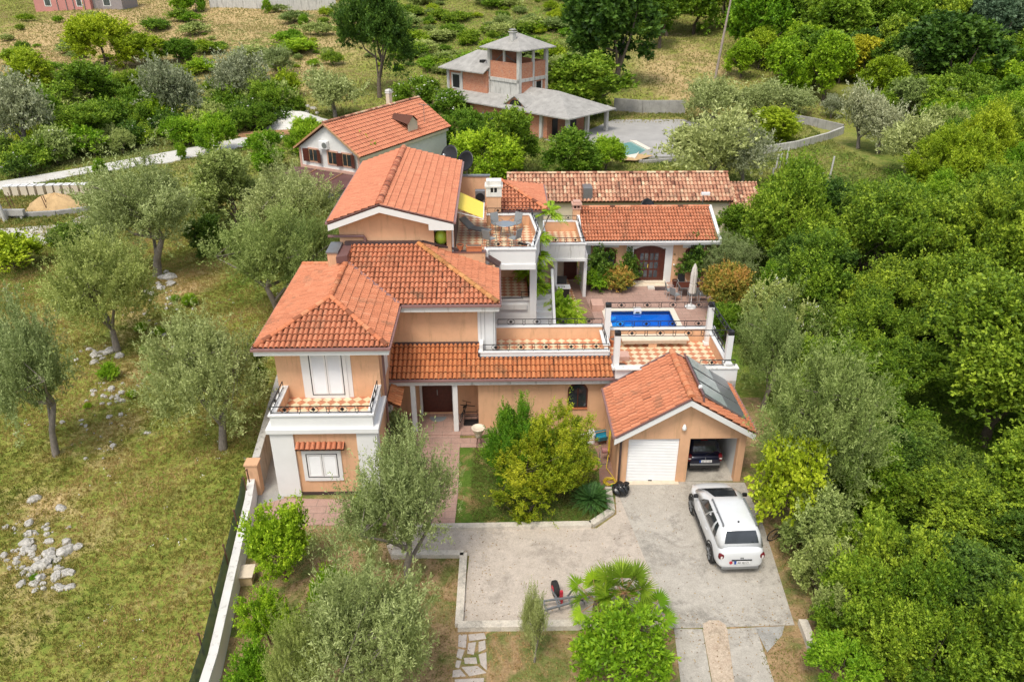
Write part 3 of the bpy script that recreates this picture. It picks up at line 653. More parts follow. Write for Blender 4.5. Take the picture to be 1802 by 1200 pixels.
# --- porch and ground floor front
m=MB(); wallx(m,-5.05,-.96,33.1,.25,0,3.3,[(-3.74,-2.28,.15,2.42)]); wallx(m,-.96,5.2,31.8,.25,0,3.0,[(3.36,4.15,1.2,2.4)]); m.box(-.96,-.72,32.05,33.1,0,3.2).box(4.95,5.2,32.05,35,0,3.0); vwall(m)
dr=MB().box(-3.74,-2.28,33.2,33.3,.15,2.42).build('front_door',wood,VL)
m=MB()
for (a,b) in ((-3.66,-3.05),(-2.97,-2.36)):
    for (c,d) in ((.3,.75),(.85,1.5),(1.6,2.3)): m.box(a,b,33.185,33.2,c,d)
m.build('door_panel',wood,dr,bevel=.008)
MB().box(-3.03,-2.99,33.15,33.2,1.15,1.45).build('door_handle',greym,dr)
m=MB(); m.box(-3.86,-3.74,33.05,33.3,.12,2.55).box(-2.28,-2.16,33.05,33.3,.12,2.55).box(-3.74,-2.28,33.05,33.3,2.42,2.55); m.build('door_frame',white,VL)
fr=archwindow(VL,3.36,4.15,31.86,1.2,2.12,2.46); 
archplate(MB(),3.36,4.15,31.82,31.84,2.40,2.41,2.62)
m=MB(); m.box(3.28,4.23,31.74,31.86,1.12,1.2); m.build('window_sill',terracotta,VL)
archplate(MB(),3.28,4.23,31.775,31.80,1.2,2.14,2.56).build('window_frame',wood,VL)
archplate(MB(),3.35,4.16,31.76,31.774,1.26,2.12,2.48).build('window_pane',glass,VL)
m=MB(); m.box(3.735,3.775,31.74,31.759,1.26,2.3); m.build('window_mullion',wood,VL)
for x in (-4.0,-2.03): 
    m=MB(); m.box(x-.115,x+.115,31.5,31.73,.1,2.74); m.build('porch_column',white,VL,bevel=.015)
m=MB(); m.tube([(-4.22,33.05,1.95),(-4.22,32.95,1.95)],.06); m.build('wall_lamp',whitelamp,VL)
# porch roof
pe,pz,ps=31.35,3.06,.5
slope('roof_slope',VL,(-5.1,pe,pz),(5.4,pe,pz),(0,1),ps,1,[(-5.1,pe),(-.86,pe),(-.86,33.2),(-5.1,33.2)],tile_o)
slope('roof_slope',VL,(-5.1,pe,pz),(5.4,pe,pz),(0,1),ps,1,[(-.858,pe),(5.32,pe),(5.32,32.4),(-.858,32.4)],tile_o)
MB().box(-5.12,5.45,pe+.05,pe+.2,2.72,2.99).build('fascia',whited,VL); MB().box(-5.1,5.3,pe+.2,33.1,2.74,2.80).build('soffit',white,VL)
gutter(VL,[(-5.12,pe-.05,3.03),(5.5,pe-.05,3.03)]); gutter(VL,[(5.4,pe-.05,3.1),(5.4,32.4,3.66)],brown,w=.2,h=.08,name='verge_trim')
MB().box(-4.9,-.9,33.08,33.19,3.95,4.08).build('flashing',brownd,VL)
m=MB(); m.box(-.9,5.25,32.34,32.40,3.5,3.68).box(-.95,-.86,32.34,33.1,3.5,3.9); m.build('flashing',brownd,VL)
# front terrace
MB().box(-.8,5.25,32.6,35.0,3.05,3.25).build('front_terrace_floor',diam,VL)
m=MB(); m.box(-.88,5.2,32.41,32.6,3.4,3.86); m.box(-.88,-.70,32.6,33.13,3.4,4.2); m.build('terrace_parapet',white,VL)
MB().box(-.92,5.25,32.38,32.64,3.86,3.91).build('parapet_coping',white,VL); railing(VL,(-.7,32.5,3.91),(5.2,32.5,3.91))
MB().box(-.1,5.25,35.0,35.2,0,3.92).build('parapet',peach,VL); MB().box(-.1,5.29,34.96,35.24,3.92,3.98).build('parapet_coping',white,VL)
MB().box(5.1,5.35,33.4,34.98,3.2,3.7).build('parapet',peach,VL); MB().box(5.06,5.39,33.35,34.955,3.7,3.76).build('parapet_coping',white,VL)
railing(VL,(0,35.1,3.98),(5.2,35.1,3.98)); railing(VL,(5.22,34.9,3.76),(5.22,33.4,3.76),start=1)
MB().box(5.12,5.3,32.6,33.4,3.24,3.6).build('parapet',white,VL)
# bench terrace
MB().box(5.38,10.62,31.25,34.72,0,3.1).build('wall',peach,VL); MB().box(5.45,10.5,31.35,34.62,3.1,3.25).build('bench_terrace_floor',diam,VL)
MB().box(5.3,10.75,34.62,34.82,0,3.93).build('parapet',peach,VL); MB().box(5.3,10.8,34.58,34.86,3.93,3.99).build('parapet_coping',white,VL)
MB().box(10.42,10.62,31.1,34.6,3.11,3.88).build('parapet',peach,VL); MB().box(10.38,10.66,31.0,34.57,3.88,3.94).build('parapet_coping',white,VL)
m=MB(); m.box(5.35,10.72,31.02,31.24,3.2,3.72); m.box(9.3,10.9,30.9,31.25,3.1,3.70); m.build('terrace_parapet',white,VL); MB().box(5.3,10.95,30.86,31.27,3.72,3.78).build('parapet_coping',whited,VL)
MB().box(10.3,10.9,30.9,31.6,0,3.1).build('wall',concrete_w,VL)
railing(VL,(9.2,31.1,3.78),(10.8,31.1,3.78),h1=.3); railing(VL,(10.55,31.2,3.94),(10.55,34.5,3.94))
railing(VL,(5.4,34.72,3.99),(10.6,34.72,3.99))
PC=[(5.38,31.3,3.6),(10.47,31.25,3.8),(10.36,34.3,3.25),(5.36,34.35,3.25)]
for x,y,z in PC:
    c=MB().box(x-.13,x+.13,y-.13,y+.13,z,5.30).box(x-.18,x+.18,y-.18,y+.18,z,z+.12).build('pergola_column',white,VL)
    m=MB(); m.box(x-.135,x+.135,y-.135,y+.135,5.30,5.50); m.build('capital',iron,c,bevel=.02)
for i in range(4):
    a=PC[i];b=PC[(i+1)%4]
    if i<3: railing(VL,(a[0],a[1],5.2),(b[0],b[1],5.2),h0=.05,h1=.32,name='pergola_rail')
# stone bench
m=MB(); m.box(6.05,9.35,33.85,34.5,3.66,3.74); b=thing('stone_bench','long travertine bench against the low peach wall of the terrace','bench',(7.6,34.2,3.25))
m.build('seat',travertine,b,bevel=.01)
m=MB(); m.box(6.15,9.25,33.95,34.45,3.48,3.66); m.build('apron',travertine,b); 
for x in (7.6,): MB().box(x-.2,x+.2,33.98,34.4,3.25,3.48).build('leg',peach,b)

# ============================================================ GARAGE
GA=thing('garage','peach double garage with gable roof, one white roller door shut and one bay open','garage',(8,28,0))
g0,g1,gF,gB=5.06,10.52,27.47,31.2
m=MB(); wallx(m,g0,g1,gF,.3,0,2.42,[(5.5,7.68,0,2.28),(8.12,10.22,0,2.28)])
gzr=4.5; gxc=7.84
m.add([(g0,gF,2.42),(g1,gF,2.42),(gxc,gF,gzr-.18),(g0,gF+.3,2.42),(g1,gF+.3,2.42),(gxc,gF+.3,gzr-.18)],[(0,1,2),(5,4,3),(0,2,5,3),(1,4,5,2)])
m.box(g0,g0+.25,gF+.3,31.2,0,2.42).box(g1-.25,g1,gF+.3,31.2,0,2.42)
m.build('wall',peach,GA)
MB().box(g1-.27,g1-.255,gF+.3,32.6,0,2.4).build('inner_wall',houswh,GA); MB().box(g0+.25,g1-.25,32.4,32.6,0,2.42).build('back_wall',houswh,GA)
MB().box(g0+.25,g1-.25,gF+.3,32.4,2.36,2.41).build('ceiling',houswh,GA)
m=MB()
k=0.06
while k<2.26: m.add([(5.5,gF+.12,k),(7.68,gF+.12,k),(7.68,gF+.085,k+.04),(5.5,gF+.085,k+.04),(7.68,gF+.12,k+.078),(5.5,gF+.12,k+.078)],[(0,1,2,3),(3,2,4,5)]); k+=.08
m.box(5.5,7.68,gF+.125,gF+.14,0,2.28); m.box(5.5,7.68,gF+.08,gF+.13,0,.06)
rd=m.build('roller_door',plastic_w,GA); MB().box(6.5,6.66,gF+.06,gF+.08,.04,.1).build('door_handle',black,rd)
m=MB(); m.box(5.4,7.8,gF-.18,gF+.1,.005,.05); m.build('threshold',travertine,GA)
ex,ez=4.86,2.66; er=10.66; erz=2.82
gs=(gzr-ez)/(gxc-ex); gs2=(gzr-erz)/(er-gxc)
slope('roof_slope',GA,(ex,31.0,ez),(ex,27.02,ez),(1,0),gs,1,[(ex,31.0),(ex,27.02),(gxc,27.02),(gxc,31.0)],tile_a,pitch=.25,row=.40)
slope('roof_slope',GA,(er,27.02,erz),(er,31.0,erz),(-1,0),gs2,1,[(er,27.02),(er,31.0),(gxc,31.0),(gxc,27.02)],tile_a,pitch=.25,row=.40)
ridge(GA,(gxc,27.05,gzr+.05),(gxc,31.0,gzr+.05),r=.15)
m=MB(); rake(m,ex-.05,ez-.08,gxc,gzr-.06,27.0,27.12,0,0,.26); rake(m,gxc,gzr-.06,er+.05,erz-.08,27.0,27.12,0,0,.26); m.build('fascia',white,GA)
m=MB(); m.add([(ex,27.1,ez-.2),(gxc,27.1,gzr-.24),(gxc,gF,gzr-.24),(ex,gF,ez-.2)],[(0,1,2,3)]); m.add([(er,27.1,erz-.2),(gxc,27.1,gzr-.24),(gxc,gF,gzr-.24),(er,gF,erz-.2)],[(3,2,1,0)]); m.build('soffit',white,GA)
gutter(GA,[(ex-.06,27.0,ez+.02),(ex-.06,31.0,ez+.02)],w=.15); gutter(GA,[(er+.06,27.0,erz+.02),(er+.06,30.9,erz+.02)])
for a,b,w_,h_ in (((ex,30.98,ez+.1),(gxc,30.98,gzr+.1),.1,.08),((gxc,30.98,gzr+.1),(er,30.98,erz+.1),.1,.08),((ex,26.98,ez+.05),(gxc,26.98,gzr+.03),.05,.06)): MB().bar(a,b,w_,h_).build('verge_trim',brown,GA)
m=MB(); m.tube([(ex+.35,27.32,2.4),(ex+.3,27.34,2.2),(ex+.3,27.34,.1)],.05); m.build('downpipe',brownd,GA)
m=MB(); m.lathe(7.78,27.38,[(.02,2.75),(.09,2.8),(.10,2.9),(.07,2.98),(.04,3.05)],12); m.build('globe_lamp',whitelamp,GA,smooth=True)
# solar thermal collectors on the right slope
SC=thing('solar_collector','row of three grey flat solar collectors leaning on the garage roof slope','solar panel',(9.6,29.2,3.6))
def onslope(x,y,o): return (x,y,gzr-(x-gxc)*gs2+o)
for i in range(3):
    y0=27.6+i*1.17; y1=y0+1.09
    o=.22
    m=MB(); c=[onslope(8.5,y0,o+.06),onslope(10.42,y0,o-.02),onslope(10.42,y1,o-.02),onslope(8.5,y1,o+.06)]
    m.add(c+[(a,b,z-.09) for a,b,z in c],[(0,1,2,3),(7,6,5,4),(0,4,5,1),(1,5,6,2),(2,6,7,3),(3,7,4,0)]); pf=m.build('collector_frame',greym,SC)
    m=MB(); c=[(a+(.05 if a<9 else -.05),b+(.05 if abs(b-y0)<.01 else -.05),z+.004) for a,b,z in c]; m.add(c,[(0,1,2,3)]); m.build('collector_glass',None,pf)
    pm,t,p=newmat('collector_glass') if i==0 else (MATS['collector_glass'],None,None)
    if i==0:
        n=noise(t,coords(t),1.5,6); t.links.new(ramp(t,n,[(.3,(.33,.38,.37)),(.7,(.43,.47,.46))]),p.inputs['Base Color']); p.inputs['Roughness'].default_value=.22; p.inputs['Specular IOR Level'].default_value=.9  # sky reflection put into the glass as a pale grey base colour
    bpy.data.objects[-1] if False else None
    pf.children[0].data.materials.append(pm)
m=MB(); m.tube([onslope(8.42,27.4,.3),onslope(8.42,31.0,.3)],.05); m.tube([onslope(8.4,27.25,.3),onslope(8.4,27.2,.05)],.05); m.build('header_pipe',brown,SC)
m=MB(); m.lathe(8.42,28.0,[(.02,4.42),(.09,4.46),(.08,4.56),(.02,4.6)],10); m.build('air_valve',white,SC)

# ============================================================ ANNEXE
AX=thing('annexe','low peach annexe with orange tiled roof and arched brown doors behind the pool patio','annexe',(10,51,0))
AY=49.9
m=MB(); wallx(m,5.85,15.0,AY,.25,0,3.0,[(9.28,11.44,.2,2.5),(6.95,8.1,.85,2.3)]); m.box(14.75,15,AY+.25,53,0,3).box(5.85,6.1,AY+.25,53,0,3.6).box(6.1,14.75,52.8,53,0,4.2); m.build('wall',peach,AX)
m=MB(); wallx(m,8.78,11.95,AY-.035,.035,0,2.98,[(9.28,11.44,0,2.5)]); m.box(5.85,6.35,AY-.035,AY,0,2.98)
m.box(6.8,8.25,AY-.03,AY,2.62,2.98).box(12.6,14.1,AY-.03,AY,2.55,2.98)
m.build('pilaster',white,AX)
dr=archplate(MB(),9.28,11.44,AY-.05,AY+.02,.2,2.25,2.72).build('arched_door',wood,AX)
for (a,b) in ((9.75,10.28),(10.42,10.98)):
    for (c,d) in ((.45,.95),(1.08,1.55),(1.68,2.2)):
        m=MB(); w=(b-a)/2
        m.box(a,a+w-.05,AY-.058,AY-.051,c,d).box(a+w+.05-.02,b,AY-.058,AY-.051,c,d); m.build('pane',glassb,dr)
m=MB(); m.box(10.34,10.38,AY-.08,AY-.05,.2,2.65).box(9.55,9.6,AY-.065,AY-.05,.2,2.5).box(11.12,11.17,AY-.065,AY-.05,.2,2.5); m.build('door_stile',wood,dr)
m=MB(); m.box(10.28,10.31,AY-.10,AY-.06,1.15,1.4); m.build('door_handle',yellow,dr)
for (a,b) in ((6.98,8.06),(12.8,13.9)):
    f=archplate(MB(),a,b,AY-.04,AY+.02,.85,2.25,2.62).build('arched_window',wood,AX)
    m=MB(); m.box(a+.08,(a+b)/2-.03,AY-.048,AY-.041,.95,2.25).box((a+b)/2+.03,b-.08,AY-.048,AY-.041,.95,2.25); m.build('pane',glassb,f)
m=MB(); m.box(9.2,11.6,AY-.45,AY,0,.2).box(9.0,11.7,AY-.8,AY-.45,0,.1); m.build('door_step',travertine,AX)
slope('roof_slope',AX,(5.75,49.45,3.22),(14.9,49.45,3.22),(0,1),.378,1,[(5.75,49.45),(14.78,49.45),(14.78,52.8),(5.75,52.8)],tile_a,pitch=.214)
ridge(AX,(5.7,52.8,4.52),(14.85,52.8,4.52),tile_a)
m=MB(); m.add([(5.7,52.85,4.45),(14.85,52.85,4.45),(14.85,55.2,3.5),(5.7,55.2,3.5)],[(0,1,2,3)]); m.build('rear_roof',tile_old,AX)
m=MB(); m.box(5.55,15.05,49.3,49.44,2.98,3.2); m.build('fascia',white,AX); 
m=MB(); m.bar((14.95,49.4,3.24),(14.95,52.9,4.56),.2,.14); m.bar((5.62,49.4,3.24),(5.62,52.9,4.56),.2,.14); m.build('verge_board',white,AX)
m=MB(); m.box(5.6,15.0,49.22,49.32,3.14,3.23); m.build('gutter',white,AX); MB().box(5.6,15,49.4,AY,2.99,3.03).build('soffit',white,AX)
m=MB(); m.box(5.25,5.75,51.9,52.4,2.5,4.65); c=m.build('chimney',peach,AX)
m=MB(); m.box(5.2,5.8,51.85,52.45,4.65,4.72).box(5.15,5.85,51.8,52.5,4.95,5.05).box(5.22,5.3,51.87,52.43,4.72,4.95).box(5.7,5.78,51.87,52.43,4.72,4.95).box(5.47,5.53,51.87,52.43,4.72,4.95).box(5.3,5.7,52.3,52.4,4.72,4.95).box(5.25,5.75,51.9,52.4,5.05,5.2); m.build('chimney_cap',pinkbl,c)
m=MB(); m.tube([(12.1,49.88,1.35),(12.1,49.8,1.35)],.05); m.build('wall_lamp',whitelamp,AX)

# ============================================================ OLD STONE HOUSE behind
OH=thing('old_farmhouse','long low farmhouse with patchy old clay tile roof behind the annexe','house',(11,61,0))
def zroof(py,Y): return aY(1000,py,Y)[2]
oy=59.6; oz=aY(1000,356,oy)[2]; ory=62.2; orz=aY(1000,306,ory)[2]
ox0=aY(960,354,oy)[0]; ox1=aY(1291,354,oy)[0]
MB().box(ox0-3,ox1-.25,oy+.35,65,0,oz-.05).build('wall',cream,OH)
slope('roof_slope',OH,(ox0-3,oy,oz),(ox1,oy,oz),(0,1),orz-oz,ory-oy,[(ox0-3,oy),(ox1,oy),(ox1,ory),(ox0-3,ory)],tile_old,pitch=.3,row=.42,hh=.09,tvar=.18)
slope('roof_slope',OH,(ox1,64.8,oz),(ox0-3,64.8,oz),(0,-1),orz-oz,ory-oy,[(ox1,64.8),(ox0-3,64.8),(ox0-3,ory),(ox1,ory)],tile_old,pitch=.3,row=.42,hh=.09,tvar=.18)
ridge(OH,(ox0-3,ory,orz+.04),(ox1,ory,orz+.04),tile_old,r=.13)
m=MB(); m.add([(ox1-.3,oy+.3,oz-.1),(ox1-.3,64.8-.3,oz-.1),(ox1-.3,ory,orz-.1)],[(0,1,2)]); m.build('gable',cream,OH)
m=MB(); x,_,z=aY(1034,352,oy+.3); m.box(x-.35,x+.35,oy+.2,oy+1.6,z,z+.95); m.build('roof_vent',greym,OH)
LT=thing('lean_to','small lean-to with worn clay tiles at the right end of the farmhouse','shed',(19,61,0))
lx1=aY(1345,375,oy)[0]; lz=aY(1300,372,oy)[2]-.3; 
MB().box(ox1-.15,lx1-.3,oy+.4,63,0,lz-.05).build('wall',cream,LT)
slope('roof_slope',LT,(ox1-.2,oy,lz),(lx1,oy,lz),(0,1),orz-oz,ory-oy,[(ox1-.2,oy),(lx1,oy),(lx1,oy+3.0),(ox1-.2,oy+3.0)],tile_old,pitch=.3,row=.42,hh=.09,tvar=.18)

# ============================================================ WHITE NEIGHBOUR HOUSE (turned about its own axis)
A=Vector(az(508,266,4.5)); B=Vector(az(568,218,7.0)); Rb=Vector(az(727,175,7.0))
hw=(A-B).xy.length+.15; gd=(B-A).xy.normalized(); rd_=(Rb-B).xy; Lr=rd_.length*1.07
ru=rd_.normalized(); ang=math.atan2(-ru.x,ru.y); Lr=rd_.length*1.07
WH=thing('white_house','white gabled house with orange roof, brown shutters and a wall air conditioner, behind the villa','house',(B.x,B.y,0),ang)
def wb_(m,n,mat,p=WH,**k): return m.build(n,mat,p,world=False,**k)
ze,zr=4.5,7.0; hw+=.15
m=MB(); g=[(-hw+.4,0),(hw-.4,0),(hw-.4,ze+.1),(0,zr-.2),(-hw+.4,ze+.1)]; n=5
m.add([(a,0.35,b) for a,b in g]+[(a,Lr-.3,b) for a,b in g],[(0,1,2,3,4),(9,8,7,6,5)]+[(i,5+i,5+(i+1)%5,(i+1)%5) for i in range(5)]); wb_(m,'wall',houswh)
m=MB(); m.box(-hw+.35,hw-.35,.28,.35,2.75,3.0).box(-hw+.33,-hw+.55,.3,.35,0,ze).box(hw-.55,hw-.33,.3,.35,0,ze); wb_(m,'plinth_band',pinkbl)
sd_=(zr-ze)/hw
def tl(e0,U,V,poly,mat,**k): return tiled('roof_slope',WH,e0,U,V,poly,mat,world=False,**k)
sv=math.hypot(hw,zr-ze)
tl((-hw,Lr,ze),(0,-1,0),(hw,0,zr-ze),[(0,0),(Lr,0),(Lr,sv),(0,sv)],tile_b,pitch=.3,row=.5,hh=.06)
tl((hw,0,ze),(0,1,0),(-hw,0,zr-ze),[(0,0),(Lr,0),(Lr,sv),(0,sv)],tile_b,pitch=.3,row=.42,hh=.06)
ridge(WH,(0,0,zr+.05),(0,Lr,zr+.05),tile_old,world=False,r=.14)
m=MB(); m.bar((-hw,0.0,ze-.02),(0,0.0,zr-.02),.12,.14); m.bar((0,0.0,zr-.02),(hw,0.0,ze-.02),.12,.14); wb_(m,'verge_board',woodl)
m=MB(); m.box(hw-.3,hw-.1,0.3,Lr-.3,ze-.35,ze-.1); wb_(m,'eaves_board',cream)
for (x,open_) in ((-1.75,True),(.45,False),(2.1,True)):
    f=MB(); f.box(x-.62,x+.62,.27,.36,3.35,4.65); fr=wb_(f,'window',pinkbl)
    wb_(MB().box(x-.5,x+.5,.255,.27,3.45,4.55),'window_frame',woodl,fr)
    wb_(MB().box(x-.44,x-.03,.25,.254,3.5,4.5).box(x+.03,x+.44,.25,.254,3.5,4.5),'pane',glass,fr)
    if open_:
        for s in (-1,1):
            m=MB(); m.bar((x+s*.5,.22,4.0),(x+s*1.0,.02,4.0),.05,1.15); wb_(m,'shutter',wood,fr)
m=MB(); m.box(-.75,.15,-.02,.32,4.75,5.45); ac=wb_(m,'air_conditioner',plastic_w,bevel=.02)
m=MB(); m.tube([(-.1,-.03,5.1),(-.1,-.06,5.1)],.26,14); wb_(m,'fan_grille',greym,ac)
# dormer on the front slope
m=MB(); dx,dyy=1.9,Lr*.62; 
zd=zr-sd_*1.0
m.add([(1.2,dyy-.9,zr-sd_*1.2),(3.2,dyy-.9,zd-.55),(3.2,dyy,zd+.15),(.9,dyy,zd+.15),(1.2,dyy+.9,zr-sd_*1.2),(3.2,dyy+.9,zd-.55)],[(0,1,2,3),(3,2,5,4)]); wb_(m,'dormer_roof',tile_b)
m=MB(); m.add([(3.05,dyy-.8,zr-sd_*3.05),(3.05,dyy+.8,zr-sd_*3.05),(3.05,dyy+.8,zd-.55),(3.05,dyy,zd+.05),(3.05,dyy-.8,zd-.55)],[(0,1,2,3,4)]); wb_(m,'dormer_wall',cream)
m=MB(); m.box(-1.0,-.6,Lr*.72,Lr*.72+.45,zr-.5,zr+.9); ch=wb_(m,'chimney',cream); m=MB(); m.box(-1.05,-.55,Lr*.72-.05,Lr*.72+.5,zr+.95,zr+1.05).box(-1.05,-.55,Lr*.72-.05,Lr*.72+.5,zr+1.13,zr+1.2).box(-1.0,-.6,Lr*.72,Lr*.72+.45,zr+.9,zr+1.3); wb_(m,'chimney_cap',whited,ch)
m=MB(); m.tube([(2.6,Lr*.8,ze+.6),(2.6,Lr*.8,ze+2.6)],.025,6); m.bar((2.0,Lr*.8,ze+2.5),(3.2,Lr*.8,ze+2.5),.025)
for i in range(7): m.bar((2.05+i*.18,Lr*.8-.25,ze+2.5),(2.05+i*.18,Lr*.8+.25,ze+2.5),.015)
an=wb_(m,'roof_aerial',greym)
# brown sheet canopy in front of the gable
cn=thing('lean_to_canopy','dark brown sheet canopy below the gable wall of the white house','canopy',(B.x,B.y,0),ang)
m=MB(); m.add([(-hw-.3,.2,2.75),(hw,.2,2.75),(hw,-3.6,2.25),(-hw-.3,-3.6,2.25)],[(3,2,1,0)]); m.add([(-hw-.3,.2,2.70),(hw,.2,2.70),(hw,-3.6,2.2),(-hw-.3,-3.6,2.2)],[(0,1,2,3)])
m.build('canopy_sheet',simple('brown_sheet',(.12,.055,.05),.6,var=.2,scale=1),cn,world=False)
m=MB()
for x in (-hw-.2,0,hw-.1): m.bar((x,-3.5,0),(x,-3.5,2.2),.1)
for x in (-1.5,1.5): m.bar((x,.2,2.80),(x,-3.6,2.30),.06)
m.build('canopy_post',woodl,cn,world=False)

# ============================================================ UNFINISHED HOUSE
UA=R(46); FC=Vector((8.3,92.0))
UH=thing('unfinished_house','unfinished concrete and hollow brick house with a roofed lookout tower, upper middle','house',(FC.x,FC.y,0),UA)
def ub(m,n,mat,p=UH,**k): return m.build(n,mat,p,world=False,**k)
# local x runs to the right-back, local y to the left-back
ez3=3.05
m=MB(); ap1=(3.8,4.6,5.0); ap2=(3.8,16.5,5.0)
o=.9
c0=(-o,-o,ez3);c1=(8.2,-o,ez3);c2=(8.2,18,ez3);c3=(-o,22,ez3)
def slab(m,q,t=.14):
    n=len(q); m.add(list(q)+[(a,b,c-t) for a,b,c in q],[tuple(range(n)),tuple(range(2*n-1,n-1,-1))]+[(i,n+i,n+(i+1)%n,(i+1)%n) for i in range(n)])
slab(m,[c0,c1,ap1]); slab(m,[c1,c2,ap2,ap1]); slab(m,[c3,c0,ap1,ap2]); slab(m,[c2,c3,ap2]); ub(m,'concrete_roof',concrete_b)
for (x,y) in ((0,0),(3.7,0),(7.5,0),(0,4),(7.5,4.5)): ub(MB().box(x-.2,x+.2,y-.2,y+.2,-.2,ez3+.3),'pillar',concrete_w)
m=MB(); m.box(.1,7.2,3.2,3.45,0,3.0).box(.1,.35,3.45,20,0,3.0).box(7.0,7.25,3.45,17,0,3.0); m.box(.12,7.2,17,17.25,0,3.0); ub(m,'brick_wall',brickm)
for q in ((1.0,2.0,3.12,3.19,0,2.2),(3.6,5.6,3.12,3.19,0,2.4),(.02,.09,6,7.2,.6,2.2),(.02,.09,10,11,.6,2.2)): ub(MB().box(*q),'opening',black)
m=MB(); m.box(-.4,8,-.4,4,-.25,.02); ub(m,'floor_slab',concrete_b)
# dormer with an arched opening on the left slope
m=MB(); slab(m,[(-.35,6.2,3.35),(-.35,8.1,4.55),(2.6,8.1,4.65),(2.0,6.2,4.2)],.1); slab(m,[(-.35,8.1,4.55),(-.35,10.0,3.35),(2.0,10.0,4.2),(2.6,8.1,4.65)],.1); d=ub(m,'dormer_roof',concrete_b)
m=MB(); m.add([(-.1,6.5,3.2),(-.1,9.7,3.2),(-.1,9.7,3.5),(-.1,8.1,4.5),(-.1,6.5,3.5)],[(0,1,2,3,4),(4,3,2,1,0)]); ub(m,'dormer_wall',brickm,d)
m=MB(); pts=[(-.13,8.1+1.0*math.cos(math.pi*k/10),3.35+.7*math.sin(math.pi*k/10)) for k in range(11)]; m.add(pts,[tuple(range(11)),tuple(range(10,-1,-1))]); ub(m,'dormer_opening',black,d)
# tower
tx0,tx1,ty0,ty1=1.5,6.9,9.0,14.4
m=MB()
m.box(tx0+.1,tx0+.35,ty0+.1,ty1-.1,3.2,5.6); ub(m,'tower_wall_plaster',concrete_w)
m=MB(); m.box(tx0+.12,tx1-.1,ty0+.12,ty0+.35,3.5,7.9).box(tx0+.12,tx0+.34,ty0+.35,ty1-.35,6.0,7.9).box(tx1-.35,tx1-.12,ty0+.35,ty1-.35,3.5,7.9).box(tx0+.2,tx1-.1,ty1-.35,ty1-.12,3.5,9.45); ub(m,'tower_brick_wall',brickm)
m=MB()
for (x,y) in ((tx0,ty0),(tx1,ty0),(tx0,ty1),(tx1,ty1)): m.box(x-.02,x+.42 if x<4 else x-.42,y-.02,y+.42 if y<10 else y-.42,3.0,9.55)
m.box(tx0+.3,tx0+.5,ty0+2.7,ty0+3.0,6,9.55); m.box(tx0+2.6,tx0+2.9,ty0+.05,ty0+.3,3.2,9.55)
m.box(tx0-.02,tx1+.02,ty0-.01,ty0+.3,5.7,6.1).box(tx0-.02,tx0+.3,ty0,ty1,5.6,6.0).box(tx0,tx1,ty0+.3,ty1-.3,5.6,5.8); ub(m,'tower_frame',concrete_w)
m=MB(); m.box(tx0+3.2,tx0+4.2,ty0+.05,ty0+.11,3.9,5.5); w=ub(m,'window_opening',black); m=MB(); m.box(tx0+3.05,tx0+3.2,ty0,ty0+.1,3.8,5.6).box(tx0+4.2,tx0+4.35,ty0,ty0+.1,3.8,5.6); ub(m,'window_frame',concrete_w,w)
m=MB(); q=[(tx0-.7,ty0-.7,9.5),(tx1+.7,ty0-.7,9.5),(tx1+.7,ty1+.7,9.5),(tx0-.7,ty1+.7,9.5)]; apx=((tx0+tx1)/2,(ty0+ty1)/2,11.1)
for i in range(4): slab(m,[q[i],q[(i+1)%4],apx],.12)
ub(m,'tower_roof',concrete_b)
m=MB(); m.box(2.3,2.9,10.8,11.4,10.1,11.3).box(2.2,3.0,10.7,11.5,11.3,11.4).box(2.3,2.9,10.8,11.4,11.55,11.65); ub(m,'chimney',concrete_w)
# left wing (two storeys)
m=MB(); m.box(1.2,7.0,14.2,21.5,3.4,6.6); ub(m,'brick_wall',brickm)
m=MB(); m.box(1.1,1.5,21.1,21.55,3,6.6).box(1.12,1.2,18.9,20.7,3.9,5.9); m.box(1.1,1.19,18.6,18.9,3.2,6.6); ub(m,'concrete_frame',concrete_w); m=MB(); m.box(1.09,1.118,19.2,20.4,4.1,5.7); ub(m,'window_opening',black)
m=MB(); slab(m,[(.3,22.3,6.5),(.3,14.0,6.5),(4,14.0,8.6),(4,18.6,8.6)]); slab(m,[(.3,22.3,6.5),(4,18.6,8.6),(7.7,22.3,6.5)]); slab(m,[(7.7,22.3,6.5),(4,18.6,8.6),(4,14,8.6),(7.7,14,6.5)]); ub(m,'concrete_roof',concrete_b)
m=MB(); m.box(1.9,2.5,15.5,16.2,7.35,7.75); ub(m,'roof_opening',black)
# ============================================================ LAND AND PAVING
def inpoly(x,y,P):
    c=False; n=len(P)
    for i in range(n):
        a=P[i];b=P[i-1]
        if (a[1]>y)!=(b[1]>y) and x<(b[0]-a[0])*(y-a[1])/(b[1]-a[1])+a[0]: c=not c
    return c
